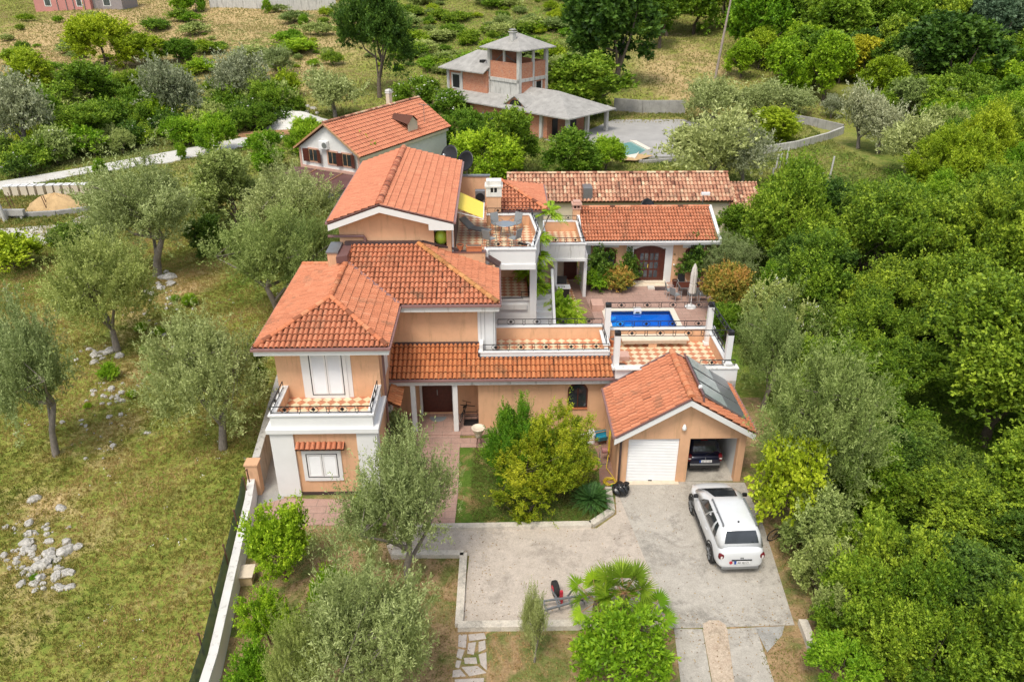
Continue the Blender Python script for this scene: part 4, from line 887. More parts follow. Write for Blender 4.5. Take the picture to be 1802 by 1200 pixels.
# dry and lush patches of the meadow (photo pixels: x, y, radius, strength)
dryp=[(90,900,70,.5),(60,990,90,.45),(330,500,50,.6),(250,650,60,.45),(180,780,70,.35),(230,560,60,.3),(100,1100,110,.15),(40,560,60,.35),(330,600,70,.15),
 (60,70,80,.8),(160,60,120,.8),(300,50,140,.8),(450,70,120,.8),(520,110,90,.8),(130,95,100,.9),(640,60,60,.5),(400,40,150,.8),(560,60,60,.6),(730,190,60,.6),
 (1180,140,60,.7),(1240,110,40,.6),(60,370,60,.6),(350,280,60,.3),(150,360,50,.4),(1480,250,60,.35),(1450,300,60,.3),(1530,280,50,.4),(1620,500,60,.3)]
lushp=[(60,480,90,.6),(20,440,60,.6),(400,860,60,.6),(1600,700,400,.8),(800,80,120,.5),(700,50,60,.5),(280,200,250,.5),(1650,350,250,.6),(1500,900,300,.8),(1650,60,250,.8),(980,60,120,.6),(960,260,150,.5),(30,740,30,.4),(430,500,60,.6)]
def patch(lst,w=1.0):
    out=[]
    for px,py,r,s_ in lst:
        x,y,z=G(px,py); k=ppm(x,y,z); out.append((x,y,r/k*1.0,max(r/k*1.0,r/k/ max(.18,(CH-z)/math.hypot(y,CH)) *.8),s_))
    return out
DP=patch(dryp); LP=patch(lushp)
def fld(L,X,Y):
    v=np.zeros_like(X)
    for x,y,rx,ry,s_ in L: v=np.maximum(v,s_*np.exp(-(((X-x)/rx)**2+((Y-y)/ry)**2)))
    return v
def grid_axis(a,b,step,far,grow=1.18):
    v=list(np.arange(a,b,step)); s=step
    lo=[];x=a
    while x>-far: s*=grow; x-=s; lo.append(x)
    s=step; hi=[]; x=v[-1]
    while x<far: s*=grow; x+=s; hi.append(x)
    return np.array(lo[::-1]+v+hi)
gx=grid_axis(-62,62,.55,900); gy=np.concatenate([np.arange(-60,8,4.0),np.arange(8,135,.55),np.arange(135,240,1.3),np.array([245,260,280,310,350,400,470,560,700,900])])
XX,YY=np.meshgrid(gx,gy); ZZ=np.array([[T(x,y) for x in gx] for y in gy])
rngg=np.random.default_rng(3); bumpz=rngg.normal(0,.018,ZZ.shape)*(((XX<-11.5)|(YY>55))&(YY>8)); ZZ2=ZZ+bumpz-.0
ZZ2=np.where((XX>6.6)&(XX<11.35)&(YY>40.3)&(YY<45.4),-2.2,ZZ2)
nx,ny=len(gx),len(gy)
me=bpy.data.meshes.new('ground'); vv=np.stack([XX,YY,ZZ2],-1).reshape(-1,3)
ii=np.arange(nx*ny).reshape(ny,nx); ff=np.stack([ii[:-1,:-1],ii[:-1,1:],ii[1:,1:],ii[1:,:-1]],-1).reshape(-1,4)
def fast_mesh(me,v,f,k=4):
    me.vertices.add(len(v)); me.vertices.foreach_set('co',np.asarray(v,np.float32).ravel())
    me.loops.add(len(f)*k); me.loops.foreach_set('vertex_index',np.asarray(f,np.int32).ravel())
    me.polygons.add(len(f)); me.polygons.foreach_set('loop_start',np.arange(0,len(f)*k,k,dtype=np.int32))
    me.update(calc_edges=True)
fast_mesh(me,vv,ff)
for nm,L in (('dry',DP),('lush',LP)):
    a=me.attributes.new(nm,'FLOAT','POINT'); a.data.foreach_set('value',fld(L,XX,YY).ravel().astype(np.float32))
me.materials.append(ground_m); me.shade_smooth()
o=bpy.data.objects.new('ground',me); COL.objects.link(o); tag(o,kind='structure')
def sheet(name,poly,z,mat,kind='structure',th=None,**kw):
    m=MB(); m.prism([(p[0],p[1]) for p in poly],z-(th or .5),z); o=m.build(name,mat); 
    if kind: tag(o,kind=kind)
    return o
def ccw(P):
    a=sum(P[i-1][0]*P[i][1]-P[i][0]*P[i-1][1] for i in range(len(P)))
    return P if a>0 else P[::-1]
def zp(pts,z=0): return ccw([az(a,b,z)[:2] for a,b in pts])
# plot of the villa: soil base
plot=ccw([(-8.6,10),(-9.2,17.7),(-10.3,26.6),(-11.1,34.5),(13.6,34.5),(13.2,30),(12.6,22),(12.8,10)])
sheet('garden_soil',plot,.012,soil_m)
sheet('lawn',zp([(795,757),(1065,760),(1075,905),(1050,920),(700,925),(690,870),(680,800)]),.020,lawn_m)
# driveway
sheet('driveway',zp([(1075,850),(1312,850),(1330,900),(1405,1105),(1413,1145),(1366,1145),(1356,1105),(1185,1105)])if False else zp([(1080,845),(1310,850),(1345,930),(1398,1100),(1184,1106),(1085,862)]),.030,drive_m)
sheet('driveway',zp([(835,930),(1050,930),(1085,905),(1082,862),(1096,880),(1184,1106),(812,1106),(826,978),(690,985),(680,960),(700,925)]),.026,drive_p)
sheet('driveway_strip',zp([(1186,1107),(1236,1107),(1262,1260),(1205,1260)]),.022,drive_m)
sheet('driveway_strip',zp([(1278,1107),(1330,1104),(1382,1260),(1300,1260)]),.022,drive_m)
sheet('pebble_strip',zp([(1237,1110),(1238,1098),(1248,1092),(1265,1092),(1277,1100),(1280,1110),(1300,1260),(1264,1260)]),.034,pebble_m)
sheet('concrete_patch',zp([(1328,1104),(1380,1102),(1376,1118),(1350,1148)]),.028,slab_m)
sheet('garage_floor',[(5.3,27.5),(10.3,27.5),(10.3,32.4),(5.3,32.4)],.036,drive_m)
sheet('porch_floor',[(-4.95,31.25),(.6,31.25),(.6,31.8),(-.96,31.8),(-.96,33.1),(-4.95,33.1)],.10,drive_p if False else pink_m)
sheet('garden_path',zp([(722,757),(810,757),(806,870),(800,925),(690,925),(705,850)]),.05,pink_m)
sheet('garden_path',zp([(808,772),(862,772),(862,788),(808,788)]),.045,pink_m)
sheet('garden_path',zp([(448,893),(500,878),(640,880),(700,895),(700,925),(435,926)]),.045,pink_m)
sheet('side_passage',zp([(452,893),(500,878),(505,700),(475,700)]),.040,slab_m)
sheet('flower_bed_paving',zp([(1040,775),(1078,775),(1085,860),(1056,862),(1052,800)]),.032,brick_m)
PATIO_HOLE=True
sheet('grill_floor',[(2.6,44.3),(5.3,44.3),(4.9,50.5),(2.6,50.5)],.14,diam)
sheet('grill_edging',[(5.3,43.6),(6.05,43.9),(5.62,50.0),(4.92,50.0)],.12,brick_m)
# gravel road and yard on the left, terrace of the unfinished house
sheet('gravel_road',ccw([az(-260,388)[:2],az(0,336)[:2],az(150,307)[:2],az(300,287)[:2],az(418,262)[:2],az(500,243)[:2],az(505,228)[:2],az(410,247)[:2],az(300,268)[:2],az(150,296)[:2],az(0,321)[:2],az(-260,360)[:2]]),.10,grav_m)
sheet('gravel_yard',zp([(-200,420),(-200,404),(0,404),(110,396),(150,378),(165,384),(120,405),(70,437),(30,420)]),.06,grav_m)
P_terrace=zp([(1080,215),(1195,213),(1260,232),(1235,262),(1205,280),(1130,282),(1090,262),(1000,250)])
m=MB(); P=[(x,y) for x,y in zp([(1080,215),(1195,213),(1260,232),(1235,262),(1205,280),(1130,282),(1090,262),(1000,250)])]
pf=thing('concrete_terrace','grey concrete terrace slab beside the unfinished house with a small pool in its corner','terrace',(18,92,0)); 
m.prism(P,-1,.35); m.build('slab',simple('terrace_concrete',(.36,.35,.335),.9,var=.15,scale=.4,bumpst=.2),pf)
m=MB(); m.prism(zp([(1088,255),(1110,250),(1140,262),(1118,276),(1092,276)],.35),.355,.36); m.build('plunge_pool',simple('teal_water',(.16,.34,.33),.15),pf)
m=MB(); m.prism(zp([(1108,249),(1120,250),(1146,264),(1140,266)],.35),.36,.5); m.prism(zp([(1118,280),(1098,276),(1120,272),(1125,268)],.35),.36,.45);m.build('pool_edge',coping,pf)
m=MB(); m.prism(zp([(1090,277),(1120,271),(1150,274),(1120,283),(1092,282)],.35),.362,.37); m.build('ochre_paving',sand,pf)
# retaining walls etc: polyline walls
def polywall(name,label,pts,h,t,mat,cat='wall',z0=None,capm=None,grp=None,z1=None):
    c=pts[len(pts)//2]; m=MB()
    for a,b in zip(pts[:-1],pts[1:]):
        d=Vector((b[0]-a[0],b[1]-a[1])); d.normalize(); n=Vector((-d.y,d.x))*t/2
        za=a[2] if len(a)>2 else 0; zb=b[2] if len(b)>2 else 0
        q=[(a[0]-n.x,a[1]-n.y),(b[0]-n.x,b[1]-n.y),(b[0]+n.x,b[1]+n.y),(a[0]+n.x,a[1]+n.y)]
        m.prism(q,[za-.4,zb-.4,zb-.4,za-.4],[za+h,zb+h,zb+h,za+h])
    if capm is None:
        return tag(m.build(name,mat,loc=(c[0],c[1],c[2] if len(c)>2 else 0)),label,cat,grp)
    e=thing(name,label,cat,(c[0],c[1],0),group=grp); m.build('wall_body',mat,e)
    m=MB()
    for a,b in zip(pts[:-1],pts[1:]):
        m.bar((a[0],a[1],h+.02),(b[0],b[1],h+.02),t-.01,.04)
    m.build('coping',capm,e); return e
BW=[az(372,1215,0),az(383,1190,0),az(452,884,0)]
BWx=[(-8.95,14.5,0),(-9.15,17.8,0),(-10.2,25.6,0),(-10.45,26.9,0)]
polywall('boundary_wall','long white plot wall with worn concrete top between meadow and garden','',1,.3,white) if False else None
e=polywall('boundary_wall','long white boundary wall with blackened top between the meadow and the garden',BWx,.85,.3,white,capm=whited)
polywall('passage_wall','taller grey stained wall beside the narrow passage left of the villa',[(-10.35,27.6,0),(-10.75,31.5,0),(-11.2,36,0),(-11.3,44,0)],1.5,.3,concrete_w)
m=MB(); m.box(-10.62,-10.12,26.9,27.35,0,1.55); m.box(-10.66,-10.08,26.86,27.4,1.55,1.62); tag(m.build('gate_pillar',peach,loc=(-10.4,27.1,0)),'short peach pillar where the white wall meets the villa passage','pillar')
FN=thing('mesh_fence','dark green mesh fence on rusty posts along the meadow side of the white wall','fence',(-9.9,22,0))
gm,t_,p_=newmat('green_mesh'); p_.inputs['Base Color'].default_value=(.025,.07,.05,1); p_.inputs['Alpha'].default_value=.85
m=MB(); off=.26
fp=[(x-off,y) for x,y,_ in BWx]
for a,b in zip(fp[:-1],fp[1:]):
    m.add([(a[0],a[1],.0),(b[0],b[1],.0),(b[0]-.08,b[1],1.15),(a[0]-.08,a[1],1.15)],[(0,1,2,3)])
m.build('mesh_panel',gm,FN)
for (px,py) in ((1070,1022),(1133,772),(1198,548),(1252,362),(1302,188),(1318,145)):
    x,y,_=az(px/3,800+py/3,.88); m=MB(); m.bar((x,y,.6),(x-.03,y+.02,1.5),.04); m.bar((x-.03,y+.02,1.48),(x-.06,y+.02,1.52),.07); m.build('post',rust,FN)
def curb(name,label,px,h=.18,w=.28,mat=kerb_m,z=0):
    return polywall(name,label,[az(a,b,0) for a,b in px],h,w,mat,'kerb')
curb('garden_kerb','pale stone kerb round the lawn with a clipped corner by the cycad',[(700,932),(1040,926),(1076,902),(1070,862)])
curb('garden_kerb','pale stone kerb round the olive bed in the angle of the driveway',[(690,978),(816,978),(808,1104)])
curb('garden_kerb','long straight kerb below the driveway in front of the flagstone path',[(806,1106),(1030,1103)],.22,.3)
curb('garden_kerb','short broken kerb by the drive exit at the lower right',[(1411,1098),(1420,1120),(1434,1160)],.25,.3)
# flagstones
FS=[[(807,1117),(822,1117),(820,1140),(806,1138)],[(824,1117),(852,1114),(856,1124),(826,1128)],[(806,1142),(818,1144),(812,1160),(803,1156)],[(824,1132),(838,1130),(834,1152),(822,1150)],[(842,1130),(854,1127),(855,1142),(842,1148)],[(842,1152),(856,1148),(857,1180),(846,1170)],[(803,1162),(812,1163),(808,1176),(801,1174)],[(816,1158),(838,1157),(840,1168),(818,1168)],[(812,1174),(840,1172),(856,1184),(826,1190)],[(797,1180),(810,1178),(820,1190),(796,1192)],[(800,1196),(852,1193),(850,1215),(802,1218)]]
for k,q in enumerate(FS):
    P=zp(q); cx=sum(a for a,b in P)/4; cy=sum(b for a,b in P)/4
    m=MB(); m.prism(P,0,.04); tag(m.build('flagstone',flag_m,loc=(cx,cy,0),bevel=.015),'irregular grey flagstone set in grass in the crazy path below the kerb','flagstone','flagstones of the crazy path')
# ============================================================ POOL
PO=thing('swimming_pool','small bright blue swimming pool with cream coping behind the terrace','pool',(9,43.5,.06))
px0,px1,py0,py1=7.0,10.95,40.6,45.1
m=MB(); c=.35
m.box(px0-c,px1+c,py1,py1+c,-.02,.12).box(px0-c,px1+c,py0-c,py0,-.02,.12).box(px0-c,px0,py0,py1,-.02,.12).box(px1,px1+c,py0,py1,-.02,.12); m.build('coping',coping,PO)
# the patio is laid round the pool hole
for nm,P in (('patio',[(-.1,35.2),(px0,34.8),(px0,49.9),(5.8,49.9),(5.8,53),(-.1,53)]),('patio',[(px1,34.8),(11.5,34.8),(12.7,41),(15.2,49.9),(px1,49.9)]),('patio',[(px0,34.8),(px1,34.8),(px1,py0),(px0,py0)]),('patio',[(px0,py1),(px1,py1),(px1,49.9),(px0,49.9)])):
    m=MB(); m.prism(P,.02,.06); tag(m.build(nm,pink_m),kind='structure')
m=MB(); zb=-.0
zb=-1.35
m=MB()
m.add([(px0,py0,zb),(px1,py0,zb),(px1,py1,zb),(px0,py1,zb)],[(0,1,2,3)])
m.add([(px0,py1,zb),(px1,py1,zb),(px1,py1,.0),(px0,py1,.0)],[(0,1,2,3)]); m.add([(px1,py0,zb),(px1,py1,zb),(px1,py1,.0),(px1,py0,.0)],[(3,2,1,0)])
m.add([(px0,py0,zb),(px0,py1,zb),(px0,py1,.0),(px0,py0,.0)],[(0,1,2,3)]); m.add([(px0,py0,zb),(px1,py0,zb),(px1,py0,.0),(px0,py0,.0)],[(3,2,1,0)])
m.build('basin',poolblue,PO)
m=MB(); m.box(px0,px1,py1-.012,py1-.002,-.18,.02).box(px1-.012,px1-.002,py0,py1,-.18,.02); m.build('mosaic_band',pooldark,PO)
for i,r in enumerate((1.5,1.0,.5)):
    m=MB(); q=[(px0,py1)]+[(px0+r*1.1*math.cos(a),py1-.05-r*math.sin(a)) for a in [math.pi/2*k/8 for k in range(9)]]; m.prism(ccw(q),zb,-.85+i*.28); m.build('pool_step',poolstep,PO)
m=MB(); m.add([(px0,py0,-.05),(px1,py0,-.05),(px1,py1,-.05),(px0,py1,-.05)],[(0,1,2,3)]); m.build('water',waterM,PO)
m=MB(); m.box(8.65,9.15,py1-.1,py1+.3,-.1,.22); m.box(8.7,9.1,py1-.11,py1-.1,-.04,.12); sk_=m.build('skimmer',plastic_w,PO,bevel=.03)
MB().box(8.78,9.02,py1-.13,py1-.11,-.02,.06).build('skimmer_mouth',black,sk_)
# ============================================================ CARS
def loft(st,nseg=None):
    """stations (y,w,zb,zt,crown) -> closed rounded body"""
    m=MB(); rings=[]
    for (y,w,zb,zt,cr) in st:
        h=zt-zb
        half=[(0,zb),(w*.80,zb),(w*.97,zb+.07),(w,zb+h*.42),(w*.975,zb+h*.78),(w*.90,zt-.035),(w*.72,zt+cr*.5),(w*.36,zt+cr*.9),(0,zt+cr)]
        ring=[(x,y,z) for x,z in half]+[(-x,y,z) for x,z in half[-2:0:-1]]
        rings.append(ring)
    n=len(rings[0]); m.tube_raw(rings,n); return m
def wheel(root,x,y,r,w,steer=0,side=1):
    m=MB(); c,s_=math.cos(steer),math.sin(steer)
    def cyl(m,r0,x0,x1,k=24):
        base=len(m.v)
        for xx in (x0,x1):
            for i in range(k):
                a=2*math.pi*i/k; yy=r0*math.cos(a); m.v.append((x+xx*c-yy*s_,y+xx*s_+yy*c,r+r0*math.sin(a)))
        for i in range(k): m.f.append((base+i,base+(i+1)%k,base+k+(i+1)%k,base+k+i))
        m.f.append(tuple(base+i for i in range(k-1,-1,-1))); m.f.append(tuple(base+k+i for i in range(k)))
    cyl(m,r,-w/2,w/2); o=m.build('wheel',rubber,root,world=False,bevel=.02)
    m=MB(); cyl(m,r*.62,side*(w/2-.02),side*(w/2+.012)); rm=m.build('rim',black,o,world=False)
    m=MB()
    for k in range(5):
        a=2*math.pi*k/5+.3
        p=lambda rr:(x+side*(w/2+.02)*c-rr*math.cos(a)*s_,y+side*(w/2+.02)*s_+rr*math.cos(a)*c,r+rr*math.sin(a))
        m.bar(p(.0),p(r*.62),.05,.03)
    base=len(m.v); cyl(m,r*.64,side*(w/2+.004),side*(w/2+.014)); 
    m2=MB(); cyl(m2,r*.14,side*(w/2),side*(w/2+.03)); m2.build('hub',greym,o,world=False)
    sp=MB(); sp.v=m.v[:base]; sp.f=[f for f in m.f if max(f)<base]; sp.build('spokes',greym,o,world=False)
def car(name,label,loc,rz,sc,body,st,gh,glasspts,wheels,hi,rails=False,suv=True,platex=0,steer=0):
    root=thing(name,label,'car',loc,rz); root.scale=(sc*.975,sc*.98,sc*1.05) if suv else (sc,sc,sc)
    b=loft(st).build('body',body,root,world=False,smooth=True,sub=2)
    # greenhouse
    (yb0,yb1,wb_0,zb_),(yr0,yr1,wr,zr_)=gh
    m=MB(); rings=[]
    def rr(y0,y1,w,z,e0,e1):
        pts=[(-w+e0,y0),(w-e0,y0),(w,y0+e1),(w*1.02,(y0+y1)/2),(w,y1-e1),(w-e0*1.6,y1),(-w+e0*1.6,y1),(-w,y1-e1),(-w*1.02,(y0+y1)/2),(-w,y0+e1)]
        return [(x,y,z) for x,y in pts]
    lerp=lambda a,b_,t:a+(b_-a)*t
    R0=rr(yb0,yb1,wb_0,zb_-.05,.10,.12)
    R1=rr(lerp(yb0,yr0,.55),lerp(yb1,yr1,.5),lerp(wb_0,wr,.42),lerp(zb_,zr_,.55),.10,.12)
    R2=rr(yr0,yr1,wr,zr_-.03,.10,.14); R3=rr(yr0+.12,yr1-.14,wr-.12,zr_+.015,.10,.14); R4=rr(yr0+.5,yr1-.5,wr-.35,zr_+.035,.1,.14)
    m.tube_raw([R0,R1,R2,R3,R4],10); cb=m.build('cabin',body,root,world=False,smooth=True,bevel=0)
    def pt(side,t,h):      # point on the cabin side at length t(0..1 rear->front) and height h
        y=lerp(lerp(yb0,yb1,t),lerp(yr0,yr1,t),h); w=lerp(wb_0,wr,h*1.0)*1.0+.022+ .035*math.sin(math.pi*h)*0+ (.012 if .2<t<.8 else 0)
        w=lerp(lerp(wb_0,wr,.42),wr,(h-.55)/.45) if h>.55 else lerp(wb_0,lerp(wb_0,wr,.42),h/.55)
        return (side*(w*1.02+.02),y,lerp(zb_-.05,lerp(zb_,zr_,.55),h/.55) if h<=.55 else lerp(lerp(zb_,zr_,.55),zr_-.03,(h-.55)/.45))
    def quad(n,ps,mat=glass,par=None): return MB().add(ps,[tuple(range(len(ps)))]).build(n,mat,par or root,world=False)
    for s in (-1,1):
        for (a,b_) in glasspts:
            lo,hh_=.14,.90
            ps=[pt(s,a[0],lo),pt(s,b_[0],lo),pt(s,lerp(b_[0],b_[1],.5),.55),pt(s,b_[1],hh_),pt(s,a[1],hh_),pt(s,lerp(a[0],a[1],.5),.55)]
            quad('side_window',ps if s>0 else ps[::-1])
    def band(yb,yr,w0,w1,l,h,sgn):
        k=[]
        for (hh_,w) in ((l,w0),(.55 if .55<h else h,None),(h,w1)):
            pass
        y_=lambda q:lerp(yb,lerp(yb,yr,.55 if sgn<0 else .5),q/.55) if q<=.55 else lerp(lerp(yb,yr,.55 if sgn<0 else .5),yr,(q-.55)/.45)
        z_=lambda q:lerp(zb_-.05,lerp(zb_,zr_,.55),q/.55) if q<=.55 else lerp(lerp(zb_,zr_,.55),zr_-.03,(q-.55)/.45)
        wq=lambda q:lerp(w0,w1,(q-l)/(h-l))
        v=[]
        o=sgn*.02
        for q in (l,.55,h): v+=[(-wq(q),y_(q)+o,z_(q)+.008),(wq(q),y_(q)+o,z_(q)+.008)]
        return v
    v=band(yb1,yr1,wb_0-.19,wr-.20,.10,.97,1); MB().add(v,[(1,0,2,3),(3,2,4,5)]).build('windscreen',glass,root,world=False)
    v=band(yb0,yr0,wb_0-.20,wr-.11,.26,.93,-1); MB().add(v,[(0,1,3,2),(2,3,5,4)]).build('rear_window',glass,root,world=False)
    if rails:
        for s in (-1,1):
            m=MB(); x=s*(wr-.04); m.bar((x,yr0+.15,zr_+.06),(x,yr1-.2,zr_+.06),.045,.04)
            for y in (yr0+.15,(yr0+yr1)/2,yr1-.2): m.bar((x,y,zr_-.02),(x,y,zr_+.06),.05)
            m.build('roof_rail',greym,root,world=False)
    for s in (-1,1):
        m=MB(); m.box(s*(wb_0+.04),s*(wb_0+.22),yb1-.72,yb1-.60,zb_+.04,zb_+.17); m.build('door_mirror',black,root,world=False,bevel=.03)
    for (x,y,r,w) in wheels:
        wheel(root,x,y,r,w,steer if y>0 else 0,1 if x>0 else -1)
        s=1 if x>0 else -1
        m=MB(); K=12
        for k in range(K): 
            a0=math.pi*k/K;a1=math.pi*(k+1)/K; rr_=r+.07
            m.bar((x+s*(w/2-.02),y+rr_*math.cos(a0),r+rr_*math.sin(a0)),(x+s*(w/2-.02),y+rr_*math.cos(a1),r+rr_*math.sin(a1)),.05,.06)
        m.build('wheel_arch',black if suv else body,root,world=False)
    return root
st=[(-2.17,.66,.42,.86,.0),(-2.13,.78,.36,1.03,.01),(-1.95,.86,.33,1.12,.02),(-1.5,.895,.33,1.11,.03),(-.6,.88,.32,1.07,.03),(.3,.88,.32,1.03,.03),(1.0,.89,.33,1.0,.05),(1.5,.885,.35,.95,.08),(1.85,.83,.38,.88,.08),(2.08,.70,.40,.78,.05),(2.17,.48,.44,.66,0)]
gh=((-2.0,1.42,.81,1.10),(-1.66,.12,.63,1.62))
SV=car('suv','white suv with roof rails parked on the driveway before the open garage',(8.82,24.0,.03),R(1.2),1.07,carwhite,st,gh,[((.15,.17),(.24,.27)),((.30,.31),(.52,.55)),((.55,.58),(.80,.90))],
   [(-.775,1.33,.35,.22),(.775,1.33,.35,.22),(-.775,-1.34,.35,.22),(.775,-1.34,.35,.22)],None,rails=True,steer=R(4))
SV['category']='car'
def sl_(m,n,mat,par=None,**k): return m.build(n,mat,par or SV,world=False,**k)
for s in (-1,1):
    m=MB(); m.box(s*.60,s*.83,-2.165,-1.99,.72,.95); tl_=sl_(m,'tail_light',redl,bevel=.08); m=MB(); m.box(s*.70,s*.76,-2.175,-2.16,.76,.88); sl_(m,'lamp_lens',lampw,tl_)
m=MB(); m.box(-.36,.36,-2.195,-2.17,.70,.735); sl_(m,'boot_handle',black)
m=MB(); m.box(-.22,.30,-2.205,-2.185,.57,.685); pl=sl_(m,'number_plate',plastic_w); m=MB(); m.box(-.26,-.19,-2.207,-2.186,.57,.685); sl_(m,'plate_band',blueb,pl)
def text(body,size,loc,rot,mat,parent,name,align='CENTER'):
    cu=bpy.data.curves.new(name,'FONT'); cu.body=body; cu.size=size; cu.align_x=align; cu.align_y='CENTER'; cu.extrude=.002; cu.resolution_u=2
    o=bpy.data.objects.new(name,cu); COL.objects.link(o)
    dg=bpy.context.evaluated_depsgraph_get(); me=bpy.data.meshes.new_from_object(o.evaluated_get(dg)); bpy.data.objects.remove(o)
    o=bpy.data.objects.new(name,me); COL.objects.link(o); me.materials.clear(); me.materials.append(mat); o.parent=parent; o.location=loc; o.rotation_euler=rot; return o
text('BD BJ131',.105,(.055,-2.208,.627),(R(90),0,0),black,pl,'plate_text')
m=MB(); m.tube([(-.38,-2.188,.63),(-.38,-2.20,.63)],.06,14); sl_(m,'round_sticker',redtx)
m=MB(); m.box(-.055,.055,-2.185,-2.165,.80,.815).box(-.055,-.02,-2.185,-2.165,.77,.815).box(.02,.055,-2.185,-2.165,.77,.815); sl_(m,'badge',greym)
m=MB(); m.box(-.66,.66,-2.16,-1.9,.30,.42); sl_(m,'bumper_guard',greym,bevel=.03)
for s in (-1,1):
    m=MB(); m.box(s*.865,s*.90,-.95,.95,.30,.46); sl_(m,'sill_cladding',black,bevel=.02)
m=MB(); m.tube([(0,-1.35,1.64),(0,-1.35,1.68)],.035); sl_(m,'roof_aerial',black)
for s in (-1,1):
    m=MB(); m.box(s*.52,s*.72,1.93,2.06,.66,.76); sl_(m,'headlight',lampw,bevel=.03)
m=MB()
for s in (-1,1):
    for y in (-.02,): m.box(s*.889,s*.896,y-.006,y+.006,.5,1.0)
    for y in (.25,-.8): m.box(s*.895,s*.92,y,y+.16,.90,.93)
sl_(m,'door_handle',carwhite)
st2=[(-2.05,.60,.36,.80,.0),(-2.0,.74,.32,.92,.01),(-1.8,.82,.30,.98,.02),(-1.2,.85,.30,.98,.03),(0,.85,.30,.96,.03),(.9,.85,.31,.95,.05),(1.4,.83,.33,.90,.05),(1.85,.72,.36,.78,.03),(2.0,.55,.4,.66,0)]
gh2=((-1.92,1.2,.76,.99),(-1.45,.25,.58,1.55))
HB=car('hatchback','dark blue hatchback parked nose in inside the open garage bay',(9.05,29.95,.04),0,.95,cardark,st2,gh2,[((.16,.2),(.45,.48)),((.49,.51),(.80,.92))],
   [(-.76,1.25,.31,.2),(.76,1.25,.31,.2),(-.76,-1.25,.31,.2),(.76,-1.25,.31,.2)],None,suv=False)
def hb(m,n,mat,par=None,**k): return m.build(n,mat,par or HB,world=False,**k)
for s in (-1,1):
    m=MB(); m.box(s*.62,s*.80,-2.0,-1.78,.66,1.0); t_=hb(m,'tail_light',redl,bevel=.04); m=MB(); m.box(s*.66,s*.78,-2.01,-1.995,.80,.86); hb(m,'lamp_lens',lampw,t_)
m=MB(); m.box(-.22,.30,-2.075,-2.055,.66,.78); pl=hb(m,'number_plate',plastic_w); m=MB(); m.box(-.27,-.20,-2.078,-2.058,.66,.78); hb(m,'plate_band',blueb,pl)
text('BD LE 130',.10,(.05,-2.078,.72),(R(90),0,0),black,pl,'plate_text')
m=MB(); m.box(-.70,.70,-2.09,-1.9,.50,.58); hb(m,'bumper_strip',greym,bevel=.02); m=MB(); m.box(-.70,.70,-2.08,-1.9,.33,.49); hb(m,'bumper',black,bevel=.03)
m=MB(); m.add([(0,-2.03,.90),(.03,-2.02,.86),(0,-2.03,.82),(-.03,-2.02,.86)],[(3,2,1,0)]); m.box(-.012,.012,-2.06,-2.0,.82,.9); hb(m,'badge',greym)
m=MB(); m.box(-.16,.16,-1.50,-1.44,1.49,1.52); hb(m,'brake_lamp',redl); m=MB(); m.bar((0,-2.0,1.03),(.42,-1.86,1.12),.02); hb(m,'rear_wiper',black)
m=MB(); m.tube([(0,-2.05,.36),(0,-2.2,.34),(0,-2.22,.42)],.025); hb(m,'tow_ball',black)
# ============================================================ FURNITURE AND SMALL THINGS
def local(m,n,mat,p,**k): return m.build(n,mat,p,world=False,**k)
def chair(loc,rz,label,frame=greym,cloth=chairg,group=None,slim=False):
    r=thing('garden_chair',label,'chair',loc,rz,group)
    m=MB(); m.box(-.25,.25,-.24,.24,.42,.45); local(m,'seat',cloth,r)
    m=MB(); m.add([(-.25,.24,.45),(.25,.24,.45),(.24,.36,1.0),(-.24,.36,1.0),(-.25,.27,.45),(.25,.27,.45),(.24,.39,1.0),(-.24,.39,1.0)],[(0,1,2,3),(7,6,5,4),(0,3,7,4),(1,5,6,2),(3,2,6,7),(0,4,5,1)]); local(m,'backrest',cloth,r)
    for x in (-.27,.27):
        for y in (-.26,.27):
            m=MB(); m.tube([(x,y,.45),(x*1.05,y*1.15,0)],.017,6); local(m,'leg',frame,r)
        m=MB(); m.tube([(x,-.26,.45),(x,-.26,.64),(x,.0,.67),(x,.29,.66)],.018,6); local(m,'armrest',frame,r)
    return r
def table_round(loc,rad,label):
    r=thing('garden_table',label,'table',loc); m=MB(); m.lathe(0,0,[(rad-.02,.70),(rad,.71),(rad,.735),(rad-.02,.74)],28); local(m,'tabletop',simple('grey_glass',(.20,.24,.28),.2,var=.1),r)
    m=MB(); m.lathe(0,0,[(rad+.005,.712),(rad+.012,.725),(rad+.005,.735)],28); local(m,'rim',greym,r)
    for k in range(4):
        a=math.pi/4+k*math.pi/2; m=MB(); m.tube([(.25*math.cos(a),.25*math.sin(a),.7),(.4*math.cos(a),.4*math.sin(a),0)],.02,6); local(m,'leg',greym,r)
    return r
tx,ty,_=az(888,416,6.4); tx+=.05
table_round((tx,ty,6.4),.52,'round grey glass garden table between four chairs on the upper tiled terrace')
for (px,py,rz,l) in ((875,407,30,'grey garden chair behind the round table, on the side of the lounger'),(907,406,-35,'grey garden chair behind the round table, on the chimney side'),(862,433,140,'grey garden chair with its back to the camera, front left of the round table'),(905,432,-130,'grey garden chair in front of the round table near the railing, seen side on')):
    x,y,_=az(px,py,6.4); chair((x,y,6.4),R(rz),l)
